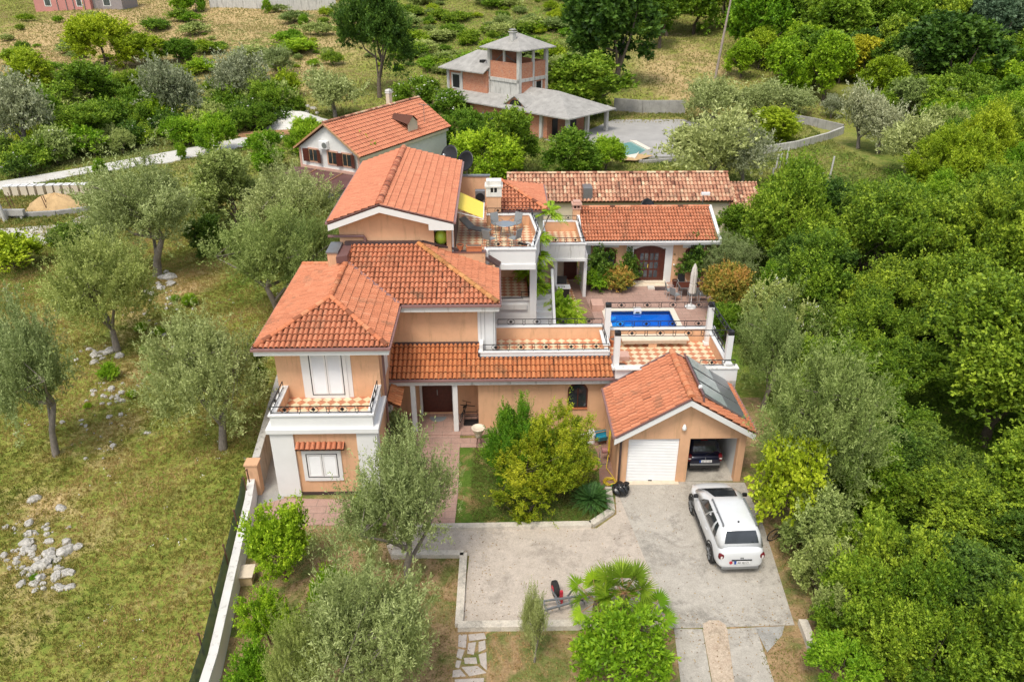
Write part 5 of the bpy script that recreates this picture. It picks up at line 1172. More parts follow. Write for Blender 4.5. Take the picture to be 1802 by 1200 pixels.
# lounger
lx,ly,_=az(838,412,6.4)
r=thing('sun_lounger','grey sun lounger with raised back under the yellow awning','lounger',(lx,ly,6.4),R(-122))
m=MB(); m.bar((-.3,.9,.33),(-.3,-.3,.33),.03);m.bar((.3,.9,.33),(.3,-.3,.33),.03); m.bar((-.3,-.3,.33),(-.3,-.95,.8),.03); m.bar((.3,-.3,.33),(.3,-.95,.8),.03); local(m,'frame',greym,r)
m=MB(); m.bar((0,.9,.35),(0,-.3,.35),.56,.02); m.bar((0,-.3,.35),(0,-.95,.82),.56,.02); local(m,'sling',chairg,r)
for y in (.7,-.3):
    for x in (-.3,.3): m=MB(); m.bar((x,y,.33),(x,y+.1,0),.03); local(m,'leg',greym,r)
# awning
r=thing('awning','bright yellow folding awning hung from the gable wall over the upper terrace','awning',(wb,40.5,6.4))
yA,yB=40.3,43.3
Aq=[(wb+.12,yA,8.45),(wb+.12,yB,8.45),(wb+1.55,yB-.25,7.85),(wb+1.55,yA+.0,7.85)]
m=MB(); m.add(Aq+[(a,b,c-.03) for a,b,c in Aq],[(3,2,1,0),(4,5,6,7),(0,1,5,4),(1,2,6,5),(2,3,7,6),(3,0,4,7)]); m.build('canopy',yellow,r)
m=MB(); m.tube([Aq[0],Aq[1]],.06); m.build('roller_box',white,r); m=MB(); m.tube([Aq[3],Aq[2]],.035); m.build('front_bar',white,r)
for q in (2,3): m=MB(); m.tube([(wb+.12,Aq[q][1],8.2),(Aq[q][0],Aq[q][1],Aq[q][2]-.04)],.025,6); m.build('folding_arm',white,r)
def pot(name,label,x,y,z,r_,h,mat=terracotta,cat='pot',group=None):
    t=thing(name,label,cat,(x,y,z),group=group); m=MB(); m.lathe(0,0,[(r_*.7,0),(r_,h*.8),(r_*1.12,h*.82),(r_*1.12,h),(r_*.95,h),(r_*.9,h*.85)],16); local(m,'pot_body',mat,t)
    m=MB(); m.lathe(0,0,[(.01,h*.8),(r_*.92,h*.86),(.01,h*.87)],14); local(m,'earth',bark,t); return t
pot('flower_pot','round terracotta pot on the brown terrace ledge against the gable wall',-1.85,36.95,7.25,.17,.33)
r=thing('trough_planter','rectangular terracotta trough planter on the brown terrace ledge','planter',(-1.15,36.94,7.25)); m=MB(); m.box(-.38,.38,-.13,.13,0,.24).box(-.41,.41,-.16,.16,.24,.29); local(m,'trough',terracotta,r,bevel=.01); local(MB().box(-.36,.36,-.12,.12,.285,.293),'earth',bark,r)
m=MB(); m.lathe(-2.80,37.28,[(.05,7.45),(.22,7.55),(.32,7.75),(.34,7.92),(.28,8.12),(.15,8.25),(.03,8.3)],20); tag(m.build('vinyl_ball',limeball,smooth=True,loc=(-2.8,37.28,7.45)),'lime green inflatable ball sitting in the arched niche of the gable wall','ball')
pot('flower_pot','small brown pot in front of the lime ball, nearer the gable middle',-2.97,36.98,7.46,.09,.14,wood); pot('flower_pot','small brown pot in front of the lime ball, nearer the terrace',-2.68,36.98,7.46,.09,.14,wood)
r=thing('parasol_stand','dark folded parasol stand with white cross feet by the upper terrace railing','parasol',(*az(925,431,6.4)[:2],6.4)); m=MB(); m.bar((-.4,.1,.08),(.25,-.2,.05),.09); local(m,'pole',black,r); m=MB(); m.bar((.1,-.3,.05),(.5,.25,.05),.08).bar((.5,-.2,.05),(.05,.2,.05),.08); local(m,'foot',plastic_w,r)
r=thing('air_conditioner','grey outdoor air conditioner unit on the peach wall behind the chimney','air conditioner',(-.95,46.2,6.4)); m=MB(); m.box(-.35,.25,-.2,.2,.5,1.3); local(m,'housing',greym,r,bevel=.02); m=MB(); m.tube([(-.05,-.2,.9),(-.05,-.23,.9)],.27,16); local(m,'fan_grille',black,r)
# satellite dishes
def dish(label,loc,rz,rad,tilt=25):
    t=thing('satellite_dish',label,'dish',loc,rz); m=MB(); K=20; rings=[]
    ca,sa=math.cos(R(tilt)),math.sin(R(tilt))
    def tr(x,y,z): return (x,y*ca+z*sa,1.0+z*ca-y*sa)
    for (rr,d) in ((.02,.10),(rad*.5,.07),(rad*.8,.03),(rad,-.03),(rad,-.05),(rad*.8,.01),(rad*.5,.05),(.02,.08)):
        rings.append([tr(rr*math.cos(2*math.pi*k/K),d,rr*1.1*math.sin(2*math.pi*k/K)) for k in range(K)])
    m.tube_raw(rings,K); local(m,'reflector',black,t,smooth=True)
    m=MB(); m.tube([(0,.12,-.6),(0,.12,1.0)],.03,8); local(m,'mast',greym,t)
    m=MB(); m.tube([tr(0,0,-rad),tr(0,-.55,-.1)],.018,6); a=local(m,'feed_arm',greym,t); m=MB(); m.tube([tr(0,-.48,-.1),tr(0,-.62,-.08)],.05,8); local(m,'receiver',plastic_w,a); return t
x,y,z=aY(791,274,49.0); dish('black satellite dish behind the eave of the big gable roof, the one touching it',(x,y,z-1),R(-35),.62)
x,y,z=aY(819,284,49.3); dish('black satellite dish on the right of the pair behind the big gable roof',(x,y,z-1),R(-38),.62)
x,y,z=aY(1140,364,54.2); dish('single black satellite dish rising behind the annexe roof',(x,y,z-1),R(20),.55,30)
r=thing('roof_camera','small white camera on a thin mast behind the annexe ridge','camera',(*aY(1235,368,53.2)[:2],4.3)); m=MB(); m.tube([(0,0,0),(0,0,.95)],.03,6); local(m,'mast',greym,r); m=MB(); m.box(-.15,.45,-.12,.12,.92,1.12); local(m,'housing',plastic_w,r,bevel=.03)
# patio dining set
def place(px,py,z=.06): x,y,_=az(px,py,z); return (x,y,z)
TX,TY=13.0,47.6
r=thing('dining_table','long dark patio dining table with pale metal frame in front of the annexe','table',(TX,TY,.06))
m=MB(); m.box(-.95,.95,-.5,.5,.70,.73); local(m,'tabletop',wood,r); m=MB(); m.box(-1,1,-.55,-.5,.69,.74).box(-1,1,.5,.55,.69,.74).box(-1,-.95,-.5,.5,.69,.74).box(.95,1,-.5,.5,.69,.74); local(m,'frame',greym,r)
for x in (-.85,.85):
    for y in (-.45,.45): m=MB(); m.tube([(x,y,.7),(x*.98,y,0)],.025,6); local(m,'leg',greym,r)
MB_=local(MB().box(.1,.5,-.2,.2,.74,.76),'serving_tray',black,r)
lg=simple('light_metal',(.5,.52,.53),.35,.4)
for (dx,dy,rz,l,c) in ((-.55,.95,0,'dark mesh patio chair behind the dining table, nearer the arched door',black),(.35,.95,0,'dark mesh patio chair behind the dining table, beside the closed parasol',black),(-1.55,-.15,90,'pale metal folding chair at the pool end of the dining table, outermost on the left',chairg),(-1.35,-.85,125,'pale metal folding chair turned at the front left corner of the dining table',chairg),(-.25,-.95,180,'pale framed chair tucked under the front of the dining table',chairg),(1.45,-.25,-90,'pale folding chair at the shrub end of the dining table',chairg),(.45,-.95,180,'pale framed chair under the table front beside the parasol foot',chairg)):
    chair((TX+dx,TY+dy,.06),R(rz),l,lg,c)
ux,uy=az(1215,541,.06)[:2]
r=thing('parasol','closed cream parasol on a round white base beside the patio table','parasol',(ux,uy,.06))
m=MB(); m.lathe(0,0,[(.36,0),(.38,.03),(.36,.09),(.08,.11)],20); local(m,'base',plastic_w,r); m=MB(); m.tube([(0,0,.1),(0,0,2.95)],.028,8); local(m,'pole',plastic_w,r)
m=MB(); K=16; rings=[]
for (z,rr) in ((1.0,.15),(1.05,.19),(1.6,.18),(1.62,.14),(1.7,.17),(2.3,.17),(2.7,.12),(2.95,.05),(3.02,.02)):
    rings.append([((rr*(1+.25*(k%2)))*math.cos(2*math.pi*k/K),(rr*(1+.25*(k%2)))*math.sin(2*math.pi*k/K),z) for k in range(K)])
m.tube_raw(rings,K); local(m,'canopy',canvas,r)
# grill and things under the white slab
gx_,gy_=az(985,527,.14)[:2]
r=thing('gas_grill','white and black gas grill trolley beside the white column','grill',(4.25,47.0,.14)); m=MB(); m.box(-.38,.42,-.3,.3,.05,.80); local(m,'cabinet',black,r); m=MB(); m.box(-.42,.5,-.32,.32,.80,.88); sh=local(m,'work_top',plastic_w,r,bevel=.01)
m=MB()
for x in (-.25,-.05,.1): m.tube([(x,-.1,.88),(x,-.1,.9)],.05,8)
local(m,'burner',black,sh); m=MB(); m.box(-.36,.28,.33,.38,.9,1.45); local(m,'lid',black,r)
pot('flower_pot','dark glazed pot on the patio just right of the arched door',12.1,49.0,.06,.2,.5,wood); pot('flower_pot','small teal pot at the foot of the shrubs left of the arched door',8.9,48.9,.06,.14,.2,blue_p)
pot('flower_pot','wide teal glazed pot below the feathery courtyard tree',3.9,42.2,.06,.3,.55,blue_p)
r=thing('door_mat','dark mat with a white edge on the patio below the door steps','mat',(11.0,48.7,.06)); local(MB().box(-.35,.55,-.3,.3,0,.02),'mat_sheet',brownd,r); local(MB().box(-.8,-.35,-.15,.3,0,.12),'folded_mat',canvas,r)
m=MB(); m.box(-.3,.45,-.45,.55,0,.42); r=thing('block_planter','pale pink masonry block at the edge of the grill place','block',(6.3,45.6,.06)); local(m,'block',pinkbl,r,bevel=.01)
r=thing('door_mat','half round dark door mat in front of the brown entrance door','mat',(-3.0,32.6,.1)); m=MB(); m.prism([(-.42+0,.25),(.42,.25)][::-1]+[(.42*math.cos(math.pi+math.pi*k/10),.25+.42*math.sin(math.pi+math.pi*k/10)) for k in range(1,10)],0,.02) ; m=MB(); m.prism([(.42*math.cos(math.pi+math.pi*k/12),.2+.42*math.sin(math.pi+math.pi*k/12)) for k in range(13)],.0,.02); local(m,'mat_sheet',chairg,r)
r=thing('door_mat','small brown mat in the porch corner beside the broom','mat',(-4.75,32.4,.1)); local(MB().box(-.25,.25,-.45,.45,0,.02),'mat_sheet',brownd,r)
r=thing('broom','orange stick broom with a blue pan at the left edge of the porch','broom',(-4.6,31.6,.1)); m=MB(); m.tube([(-.1,.1,1.0),(.1,0,.1)],.02,6); local(m,'stick',woodl,r); local(MB().box(.0,.3,-.1,.15,0,.12),'dust_pan',blue_p,r)
def bicycle(label,loc,rz,mat,sc=1,lean=8):
    t=thing('bicycle',label,'bicycle',loc,rz); t.rotation_euler=(R(lean),0,rz); t.scale=(sc,sc,sc)
    for x in (-.52,.52):
        m=MB(); K=20; m.tube([(x+.32*math.cos(2*math.pi*k/K),0,.33+.32*math.sin(2*math.pi*k/K)) for k in range(K+1)],.022,6,False); w=local(m,'wheel',rubber,t)
        m=MB()
        for k in range(6): m.bar((x-.3*math.cos(math.pi*k/6),0,.33-.3*math.sin(math.pi*k/6)),(x+.3*math.cos(math.pi*k/6),0,.33+.3*math.sin(math.pi*k/6)),.006)
        local(m,'spokes',greym,w)
    m=MB(); 
    for a,b in (((-.52,0,.33),(-.15,0,.75)),((-.15,0,.75),(.35,0,.75)),((.35,0,.75),(0,0,.3)),((0,0,.3),(-.15,0,.8)),((-.52,0,.33),(0,0,.3)),((.35,0,.8),(.52,0,.33))): m.tube([a,b],.02,6)
    local(m,'frame',mat,t); m=MB(); m.tube([(.33,-.28,.98),(.36,0,.95),(.33,.28,.98)],.015,6); m.tube([(.35,0,.75),(.36,0,.95)],.018,6); local(m,'handlebar',black,t); m=MB(); m.box(-.28,-.05,-.06,.06,.86,.91); local(m,'saddle',black,t,bevel=.02)
    return t
bicycle('dark bicycle leaning in the corner of the porch near the column',(-1.75,32.75,.1),R(75),black,.8)
bicycle('black bicycle parked under the shrubs at the right side of the driveway',(*az(1378,945,0)[:2],0),R(20),black,1.0)
r=thing('hand_cart','black metal rack standing in the shade by the recessed porch wall','rack',(-1.35,32.3,.1)); m=MB()
for z in (.1,.35,.6): m.bar((-.3,0,z),(.3,0,z),.03)
m.bar((-.3,0,0),(-.3,0,.7),.03).bar((.3,0,0),(.3,0,.7),.03).bar((-.5,0,1.0),(.2,.2,.8),.03); local(m,'rack_frame',black,r); local(MB().box(-.35,.35,-.3,.2,0,.06),'rack_base',black,r)
# urn on a stand
ux,uy=az(834,792,.05)[:2]
r=thing('urn_planter','cream ornamental urn planter on a thin stand beside the entrance path','planter',(-.95,30.35,.02)); m=MB(); m.lathe(0,0,[(.16,.55),(.13,.65),(.22,.8),(.30,1.0),(.33,1.05),(.28,1.07),(.25,1.0)],18); local(m,'urn',travertine,r,smooth=True); m=MB()
for a in (0,2.1,4.2): m.tube([(.05*math.cos(a),.05*math.sin(a),.55),(.2*math.cos(a),.2*math.sin(a),0)],.015,6)
local(m,'stand',rust,r)
# things by the garage wall
def at(px,py,z=.03): return az(px,py,z)[:2]
def bucket(label,px,py,rad,h,mat,name='bucket',prof=None):
    x,y=at(px,py); t=thing(name,label,name.replace('_',' '),(x,y,.03)); m=MB(); m.lathe(0,0,prof or [(rad*.85,0),(rad,h),(rad*1.06,h),(rad*1.06,h+.02),(rad*.9,h+.02),(rad*.85,h-.03)],16); local(m,'bucket_body' if name=='bucket' else 'body',mat,t,smooth=False); m=MB(); m.lathe(0,0,[(.01,h-.06),(rad*.88,h-.02),(.01,h-.018)],12); local(m,'contents' if name=='bucket' else 'lid',bark if name=='bucket' else plastic_w,t); return t
bucket('white paint bucket standing by the peach wall near the conifer',1027,776,.16,.3,plastic_w)
bucket('tall white plastic churn beside the white bucket',1040,777,.17,.62,plastic_w,'plastic_churn',[(.2,0),(.2,.38),(.19,.42),(.2,.45),(.11,.58),(.12,.66)])
bucket('green plastic basin half hidden by the conifer',1014,772,.2,.16,green_p,'basin')
x,y=at(1060,780); r=thing('wheelbarrow','small wheelbarrow with a blue tray in the corner of house and garage','wheelbarrow',(x,y,.03),R(15)); m=MB(); m.add([(-.3,-.22,.3),(.3,-.22,.3),(.3,.22,.3),(-.3,.22,.3),(-.42,-.3,.55),(.42,-.3,.55),(.42,.3,.55),(-.42,.3,.55)],[(3,2,1,0),(0,1,5,4),(1,2,6,5),(2,3,7,6),(3,0,4,7)]); local(m,'tray',blue_p,r); m=MB(); m.tube([(.4,-.25,.5),(-.9,-.25,.45)],.02,6); m.tube([(.4,.25,.5),(-.9,.25,.45)],.02,6); local(m,'handle',woodl,r); m=MB(); m.tube([(.5,-.04,.18),(.5,.04,.18)],.18,14); local(m,'wheel',rubber,r)
x,y=at(1074,850); r=thing('garden_hose','bright yellow hose hanging on the garage wall and coiled on the paving','hose',(x,y,.03)); m=MB(); pts=[]
for k in range(90): a=k*.35; rr=.26+.05*math.sin(k*.9)+.02*math.sin(k*.31); pts.append((rr*math.cos(a),rr*.9*math.sin(a),.02+k*.0016))
m.tube(pts,.018,6); local(m,'coil',hose_y,r,smooth=True)
m=MB()
hx,hy=4.98-x,28.9-y
for k in range(7): o=(k-3)*.035; m.tube([(hx-.03,hy+o,1.75),(hx-.07,hy+o*1.4,1.4),(hx-.05,hy+o*1.6,.7),(hx-.08,hy+o*.5,.5+.03*k)],.02,6)
m.tube([(hx-.06,hy,.55),(hx-.2,hy-.5,.1),(.2,.3,.05)],.018,6); local(m,'hanging_loops',hose_y,r,smooth=True); m=MB(); m.lathe(.05,-.32,[(.07,0),(.08,.1),(.03,.18)],8); local(m,'nozzle',green_p,r)
x,y=at(1062,812); r=thing('hose_reel','small metal hose reel stand on the brown paving by the garage wall','stand',(x,y,.03)); m=MB()
for a in (-.18,.18): m.bar((a,-.2,0),(a,.0,.6),.025); m.bar((a,.2,0),(a,0,.6),.025)
m.bar((-.18,-.2,.02),(.18,-.2,.02),.03); local(m,'stand_frame',greym,r); m=MB(); m.tube([(-.1,0,.62),(.12,0,.62)],.13,12); local(m,'reel_drum',simple('pinkish',(.35,.15,.15),.5),r)
x,y=at(1043,825); m=MB(); m.lathe(x,y,[(.05,.03),(.22,.06),(.24,.14),(.2,.2),(.05,.22)],18); tag(m.build('footstool',simple('salmon_plastic',(.55,.25,.16),.6),smooth=True,loc=(x,y,.03)),'round salmon coloured lid lying on the lawn near the garage','lid')
x,y=at(1092,868); r=thing('rubbish_bag','shiny black rubbish bag slumped at the garage corner','bag',(x,y,.03)); bmx=bmesh.new(); bmesh.ops.create_icosphere(bmx,subdivisions=4,radius=.36)
for v in bmx.verts:
    n_=math.sin(v.co.x*17+v.co.z*9)*.5+math.sin(v.co.y*21-v.co.z*13)*.5+math.sin(v.co.x*33+v.co.y*29)*.35
    v.co*=1+.11*n_; v.co.z*=.75*(1-.25*v.co.x); v.co.z+=.24
me=bpy.data.meshes.new('bag_body'); bmx.to_mesh(me); bmx.free(); me.materials.append(rubbish); o=bpy.data.objects.new('bag_body',me); COL.objects.link(o); o.parent=r; m=MB(); m.lathe(.2,-.1,[(.1,.42),(.05,.5),(.13,.62)],8); local(m,'bag_neck',rubbish,r)
# timber box by the wall, small trailer and jack near the fan palm
x,y=at(430,1022,0); r=thing('wooden_box','pale wooden box with a flat lid standing against the white boundary wall','box',(x,y,.02),R(4)); m=MB(); m.box(-.36,.36,-.28,.28,0,.42); local(m,'box_body',simple('pale_wood',(.48,.36,.2),.8,var=.15,scale=6),r); m=MB(); m.box(-.42,.42,-.34,.34,.42,.47); local(m,'lid',travertine,r,bevel=.01)
x,y=at(985,1075,0); r=thing('boat_trailer','narrow galvanised trailer frame with one big wheel on the driveway, beside the fan palm','trailer',(x,y,.03),R(12)); m=MB(); m.bar((-1.1,-.25,.35),(1.2,0,.4),.06); m.bar((-1.1,.25,.35),(1.2,.1,.4),.06)
for k in range(5): m.bar((-1+.45*k,-.28,.36),(-1+.45*k,.3,.36),.04); m.bar((-1+.45*k,-.28,.36),(-1+.45*k,-.28,.5),.04)
local(m,'trailer_frame',bluegl if False else greym,r)
for (wx,wy) in ((.0,.75),): 
    m=MB(); m.tube([(wx-.05,wy,.3),(wx+.15,wy,.3)],.3,20); w=local(m,'wheel',rubber,r,bevel=.04); m=MB(); m.tube([(wx-.07,wy,.3),(wx+.17,wy,.3)],.14,14); local(m,'rim',redtx,w)
m=MB(); m.bar((-.1,.75,.3),(0,0,.35),.05).bar((.4,.35,.25),(.7,.35,.75),.05); local(m,'axle',greym,r); local(MB().box(.1,.2,.3,.4,.0,.55),'jack',redtx,r)
m=MB(); x,y=at(820,1101,0); m.tube([(x-.3,y,.1),(x+.35,y,.12)],.03,6); m.tube([(x-.1,y,.05),(x-.1,y,.2)],.05,8); m.tube([(x+.2,y,.05),(x+.2,y,.2)],.05,8); tag(m.build('tow_bar',black,loc=(x,y,0)),'short black tow bar lying on the corner of the kerb','tow bar')
pot('flower_pot','wide brown terracotta bowl at the pergola corner by the garage roof',5.75,31.9,3.25,.26,.2); pot('flower_pot','round terracotta pot behind the front left pergola column',5.75,34.2,3.25,.25,.4)
m=MB(); m.box(-.15,.35,-.3,.3,0,.25); r=thing('salmon_box','salmon plastic box on the bench terrace next to the front column','box',(5.9,32.9,3.25)); local(m,'box_body',pinkbl,r,bevel=.02)
# ============================================================ LEFT BACKGROUND: blocks, sand, posts, poles
for k in range(11):
    px=18+k*14.6+(2 if k>4 else 0); x,y,_=az(px,345-k*.4,0); t=thing('white_crate',['first and outermost','second','third','fourth','fifth','sixth, beside the sand heap,','seventh, behind the sand heap,','eighth, behind the sand heap,','ninth','tenth','last, nearest the olive tree,'][k]+' tall cream beehive box of the row along the gravel road','box',(x,y,0),R(random.uniform(-5,5)),'row of cream boxes')
    m=MB(); m.box(-.28,.28,-.36,.36,0,.95); local(m,'box_body',cream,t); m=MB(); m.box(-.30,.30,-.38,.38,.95,1.0); l_=local(m,'lid',plastic_w,t); local(MB().box(-.15,.15,-.12,-.02,1.0,1.01),'lid_vent',greym,l_)
def heap(name,label,cat,px,py,rx,ry,h,mat,seed=1):
    x,y,z=G(px,py); m=MB(); K=26; rings=[]; rg=random.Random(seed)
    for j in range(9):
        t=j/8; rr=1-t; rings.append([(rr*rx*(1+.12*math.sin(a*3+j)+rg.uniform(-.04,.04))*math.cos(a),rr*ry*(1+.1*math.sin(a*2+seed))*math.sin(a),-.15+h*(1-(1-t)**1.6)*(1+.06*math.sin(a*5))+rg.uniform(-.04,.04)) for a in [2*math.pi*k/K for k in range(K)]])
    m.tube_raw(rings,K); o=m.build(name,mat,smooth=True); o.location=(x,y,z); return tag(o,label,cat)
heap('sand_heap','ochre heap of building sand in front of the cream boxes','sand heap',102,368,3.2,1.6,1.5,sand)
heap('sand_heap','low spread of sand left of the big sand heap','sand heap',50,372,2.6,1.0,.25,sand,4)
heap('gravel_heap','white stony bank behind the white house','gravel heap',520,222,6.0,3.0,1.9,grav_m,3)
polywall('block_wall','low wall of grey concrete blocks below the sand heap',[az(-60,384,0),az(30,384,0),az(100,380,0),az(160,372,0)],.45,.35,concrete_b)
for (px,py) in ((22,372),(27,368),(85,374),(88,372),(146,370)):
    x,y,_=az(px,py,0); m=MB(); m.bar((x,y,0),(x-.25,y,1.5),.05); tag(m.build('fence_post',rust,loc=(x,y,0)),'thin rusty fence post above the low grey block wall','fence post','thin posts above the block wall')
x,y,_=az(34,382,0); m=MB(); m.box(-.9,.9,-.2,.2,.35,.85); r=thing('concrete_trough','pale concrete trough on two feet in front of the block wall','trough',(x,y-.6,0)); local(m,'trough_body',slab_m,r); local(MB().box(-.7,-.5,-.15,.15,0,.35),'foot',slab_m,r); local(MB().box(.5,.7,-.15,.15,0,.35),'foot',slab_m,r)
x,y,_=az(10,390,0); r=thing('utility_pole','pale concrete pole with a blue white meter box at the left edge','pole',(x,y,0)); m=MB(); m.tube([(0,0,0),(-.35,0,3.0),(-.9,0,7.5)],[.17,.14,.1],10); local(m,'shaft',concrete_w,r); m=MB(); m.box(-.75,-.25,-.35,-.1,2.2,3.5); local(m,'meter_box',bluegl,r)
x,y,z=G(1258,139); r=thing('utility_pole','tall leaning grey utility pole before the wood in the upper right','pole',(x,y,z)); m=MB(); m.tube([(0,0,-.5),(.6,0,6.5),(1.25,0,13.2)],[.22,.17,.12],10); local(m,'shaft',simple('old_pole',(.33,.27,.24),.9,var=.2),r); m=MB(); m.bar((.8,0,12.5),(1.6,0,12.5),.12); m.bar((.9,0,11.6),(1.4,0,11.6),.1); x_=local(m,'cross_arm',rust,r)
m=MB()
for q in (.85,1.55): m.lathe(q,0,[(.06,12.55),(.07,12.75),(.03,12.85)],8)
local(m,'insulator',plastic_w,r)
# lattice pylon
x,y,z=G(1764,60); r=thing('lattice_pylon','grey steel lattice pylon rising from the wood at the upper right','pylon',(x,y,z)); m=MB(); H_=14; 
c_=[(-1,-1),(1,-1),(1,1),(-1,1)]
for k in range(8):
    za,zb2=H_*k/8,H_*(k+1)/8; wa_=1.3*(1-k/9);wb2=1.3*(1-(k+1)/9)
    for i in range(4):
        a=c_[i];b=c_[(i+1)%4]; m.bar((a[0]*wa_,a[1]*wa_,za),(a[0]*wb2,a[1]*wb2,zb2),.09); m.bar((a[0]*wa_,a[1]*wa_,za),(b[0]*wb2,b[1]*wb2,zb2),.06); m.bar((a[0]*wb2,a[1]*wb2,zb2),(b[0]*wb2,b[1]*wb2,zb2),.05)
local(m,'lattice',lg,r); m=MB()
for zz in (11,12.5,13.8): m.bar((-2.2,0,zz),(2.2,0,zz),.12)
local(m,'cross_arm',lg,r)
# timber stack, steps, boulders, far buildings
x,y,_=az(470,238,0); r=thing('timber_stack','stack of long raw planks lying beside the gravel road','timber',(x,y,.1),R(14)); 
for k in range(7): m=MB(); o=random.uniform(-.4,.4); m.box(-3.3+o,3.0+o,-1.1+.32*k,-.86+.32*k,.0+.1*(k%3),.09+.1*(k%3)); local(m,'plank',woodl,r)
r=thing('stone_steps','short rough stone stair climbing the dry bank at the upper left','stairs',G(140,56),R(60))
for k in range(6): m=MB(); m.box(-.9,.9,-.55*k-.6,-.55*k,-.5,.28*(6-k)-.3); local(m,'step',slab_m,r)
hx0=G(370,14); hx1=G(592,16)
polywall('retaining_wall','long pale concrete retaining wall along the top edge of the hillside',[hx0,G(480,18),hx1],3.4,.4,concrete_w)
ph=G(118,19); r=thing('pink_house','pink rendered house at the top edge with pipes and a white window','house',ph,R(-4))
m=MB(); m.box(-7,5.5,0,8,-1,6); local(m,'wall',pinkw,r); m=MB(); m.box(5.5,12,1,8,-1,5.5); local(m,'side_wall',simple('grey_plaster',(.28,.25,.25),.9),r)
for (a,b) in ((2.6,3.6),(8.0,9.4),(-4.5,-3.3)):
    yy=-.06 if a<5 else .94
    f=local(MB().box(a-.15,b+.15,yy,yy+.06,.8,2.6),'window',white,r); local(MB().box(a,b,yy-.02,yy,.95,2.45),'pane',glassb,f)
for a in (-1.8,.2,1.8,4.2,6.6): m=MB(); m.tube([(a,-.1,-1),(a,-.1,6)],.08,6); local(m,'downpipe',greym,r)
m=MB(); m.add([(-7.6,-.6,6),(6.2,-.6,6),(6.2,8.6,6),(-7.6,8.6,6),(-7.6,4,8),(6.2,4,8)],[(0,1,5,4),(2,3,4,5),(1,2,5),(3,0,4)]); local(m,'roof',tile_old,r)
# low walls on the right
polywall('field_wall','grey concrete field wall bending between the olives at the right',[G(1340,272),G(1400,262),G(1455,247),G(1482,236)],.85,.3,concrete_w)
polywall('field_wall','darker grey wall running back from the corner of the field wall',[G(1482,234),G(1430,222),G(1385,214)],1.0,.3,concrete_b)
polywall('field_wall','grey block wall half hidden behind the concrete terrace',[G(1080,196),G(1130,200),G(1205,200)],1.7,.3,concrete_b)
polywall('terrace_wall','curved raw concrete wall carrying the corner of the concrete terrace',[(*az(1088,276,0)[:2],0),(*az(1130,288,0)[:2],0),(*az(1200,284,0)[:2],0),(*az(1240,262,0)[:2],0)],.36,.3,concrete_b)
for (px,py,h) in ((1365,299,1.6),(1371,296,1.6),(1381,299,2.3),(1460,314,2.2),(1444,328,1.3),(1356,325,1.6)):
    x,y,z=G(px,py); m=MB(); m.tube([(x,y,z-.1),(x+.08,y,z+h)],.09,6); tag(m.build('fence_post',concrete_w,loc=(x,y,z)),'grey wooden post of the broken fence round the field behind the farmhouse','fence post','posts of the field fence')
x,y,z=G(1428,316); r=thing('well_cover','white box like well head in the field behind the farmhouse','well',(x,y,z)); local(MB().box(-.9,.9,-.6,.6,0,.6),'well_body',whited,r); local(MB().tube([(-.3,0,.6),(-.3,0,1.1),(.1,0,1.2)],.1,8),'pump_handle',rust,r)
